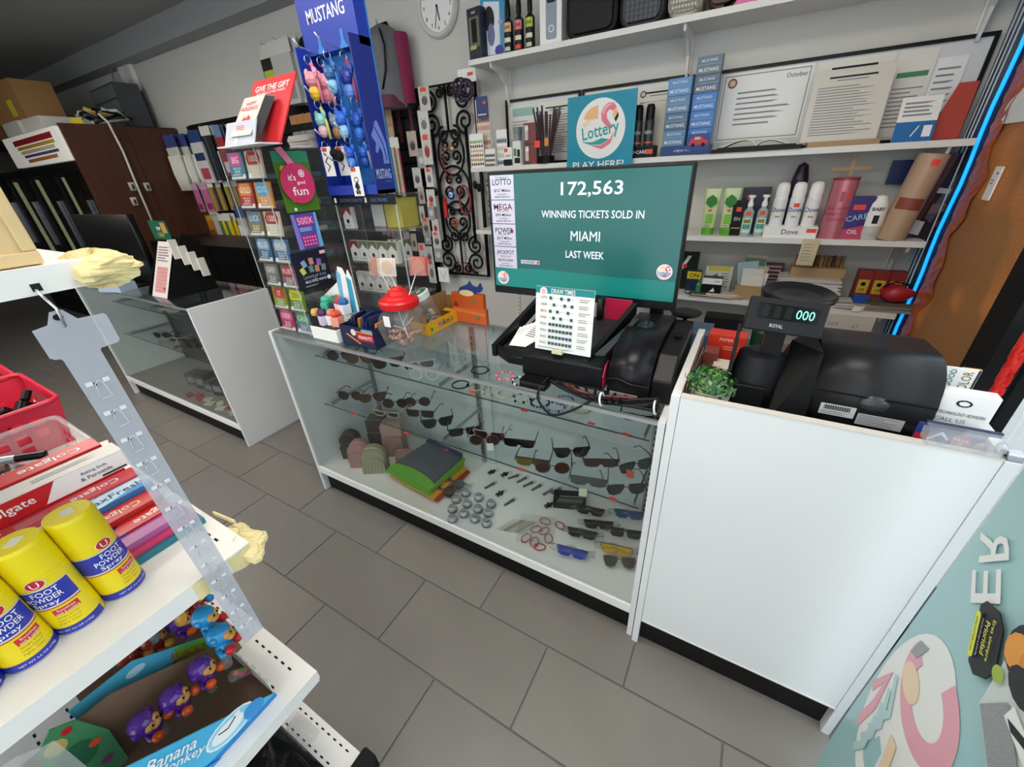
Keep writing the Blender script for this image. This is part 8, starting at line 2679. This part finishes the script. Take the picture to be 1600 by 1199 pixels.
# ================================================================ lottery poster bundle at the right
t = thing('lottery_poster', 'tall pale teal lottery poster panel beside the white counter, seen from behind', 'poster', (2.305, -.135, 0))
PT = mat('#9cc6c9', .35, noise=.03, scale=4)


def pan(u, v):
    y = -u * .62
    return (-.012 * sin(pi * u) + .03 * u * u, y - .05 * max(0, .35 - v) ** 2 * 4 * (1 - u), .001 + v * 1.219)


MB().grid(pan, 20, 16, PT, True, .012).build('sheet', t)


class Bent(Print):
    def pt(s, a, b):
        u = a / .62
        return V((-.012 * sin(pi * u) + .03 * u * u - .0005 - s.h, -a - .05 * max(0, .35 - (b - .02) / 1.2) ** 2 * 4 * (1 - u), b))


q = MB()
p = Bent(q, (0, 0, 0), (0, -1, 0), (0, 0, 1))
PW, PPK, PPE, PGR, PTQ = mat('#e9ebe9', .4), mat('#e3a3b3', .4), mat('#ecd2b0', .4), mat('#8f9a9c', .4), mat('#b4d3d5', .4)
p.poly([(.135 + .125 * cos(2 * pi * k / 36), .585 + .225 * sin(2 * pi * k / 36)) for k in range(36)], PW)
ring = [(.155 + .085 * cos(radians(a)), .70 + .075 * sin(radians(a))) for a in range(-200, 81, 5)]
p.line(ring, .045, PPK)
p.poly(oval(.10, .665, .04, .032, 16), PPE).poly([(.055, .735), (.05, .69), (.075, .705), (.085, .755)], PGR)
p.line([(.02, .5), (.045, .585), (.06, .5), (.05, .4)], .022, PPK)
for k in range(4):
    p.line([(.06 + .01 * k, .62 - .04 * k), (.11, .56 - .045 * k), (.09, .50 - .045 * k)], .016, PTQ)
p.line([(.16, .56), (.2, .46), (.2, .38)], .03, PPE)
# white HERE lettering seen through from behind (mirrored)
for wd, a, b_, hh_ in (('R', .058, 1.005, .075), ('E', .098, .952, .075)):
    vs, fs, W2, H2 = text_mesh(wd, .01)
    an = radians(-38)
    P = []
    for v in vs:
        x, y = -(v[0] - .5) * hh_ * .7, (v[1] - .5) * hh_
        P.append(p.pt(a + x * cos(an) - y * sin(an), b_ + x * sin(an) + y * cos(an)))
    q.add(P, [f[::-1] for f in fs], PW)
q.build('faded_print', t)
# leaflet stuck on the panel
t = thing('black_leaflet', 'black leaflet reading Eres siempre Prioridad stuck on the teal panel', 'leaflet', (2.29, -.135, 0))
b = MB()
b.T = Mx(((0, 0, 1, 0), (-1, 0, 0, 0), (0, 1, 0, 0), (0, 0, 0, 1)))
an = radians(-58)


def rt(l, cx, cy, s=1.0):
    return [(cx + s * (x * cos(an) - y * sin(an)), cy + s * (x * sin(an) + y * cos(an))) for x, y in l]


b.prism(rt([(-.055, -.02), (-.045, -.032), (.045, -.032), (.058, -.015), (.05, .012), (.03, .028), (-.03, .026), (-.05, .012)], .175, .915)[::-1], 0, .0015, mat('#17181c', .4))
b.build('black_card', t)
q = MB()
p = Print(q, (-.0022, 0, 0), (0, -1, 0), (0, 0, 1))
LM = mat('#d8dc3a', .4)
an2 = -58
p.text('Eres siempre', .181, .925, .009, LM, w=.062, ang=an2, bold=.006).text('Prioridad', .172, .918, .010, LM, w=.05, ang=an2, bold=.006).text("You're always a priority", .164, .909, .005, mat('#d9d9d6', .4), w=.058, ang=an2, bold=0)
p.poly(rt(rrect(-.036, -.006, .036, .006, .0055), .154, .902), LM).text('www.UniTeller.com', .154, .902, .005, INK, w=.055, ang=an2, bold=0)
q.build('lettering', t)
t = thing('flower_leaflet', 'grey and orange printed leaflet beside the black leaflet on the teal panel', 'leaflet', (2.283, -.135, 0))
b = MB()
b.T = Mx(((0, 0, 1, 0), (-1, 0, 0, 0), (0, 1, 0, 0), (0, 0, 0, 1)))
b.prism([(.215, .985), (.24, .86), (.42, .78), (.5, .9), (.36, 1.03), (.26, 1.04)][::-1], 0, .0015, mat('#c9d4d2', .4))
b.build('sheet', t)
q = MB()
p = Print(q, (-.0022, 0, 0), (0, -1, 0), (0, 0, 1))
p.poly([(.245, .865), (.41, .79), (.45, .83), (.27, .92)], mat('#8f9496', .5, noise=.3, scale=300)).poly(oval(.24, .985, .034, .04, 16), mat('#1c1d22', .4)).poly(oval(.232, .975, .024, .026, 12), mat('#e0962a', .4)).poly(oval(.25, .99, .012, .026, 10), mat('#d08420', .4)).poly(oval(.27, .955, .03, .022, 12), mat('#1c1d22', .4)).disc(.235, .925, .012, mat('#9cb43a', .4)).poly([(.28, .905), (.37, .9), (.36, .925), (.28, .93)], mat('#e2e8e4', .4)).poly([(.285, .91), (.30, .905), (.335, .92), (.32, .926)], DARK)
q.build('picture', t)
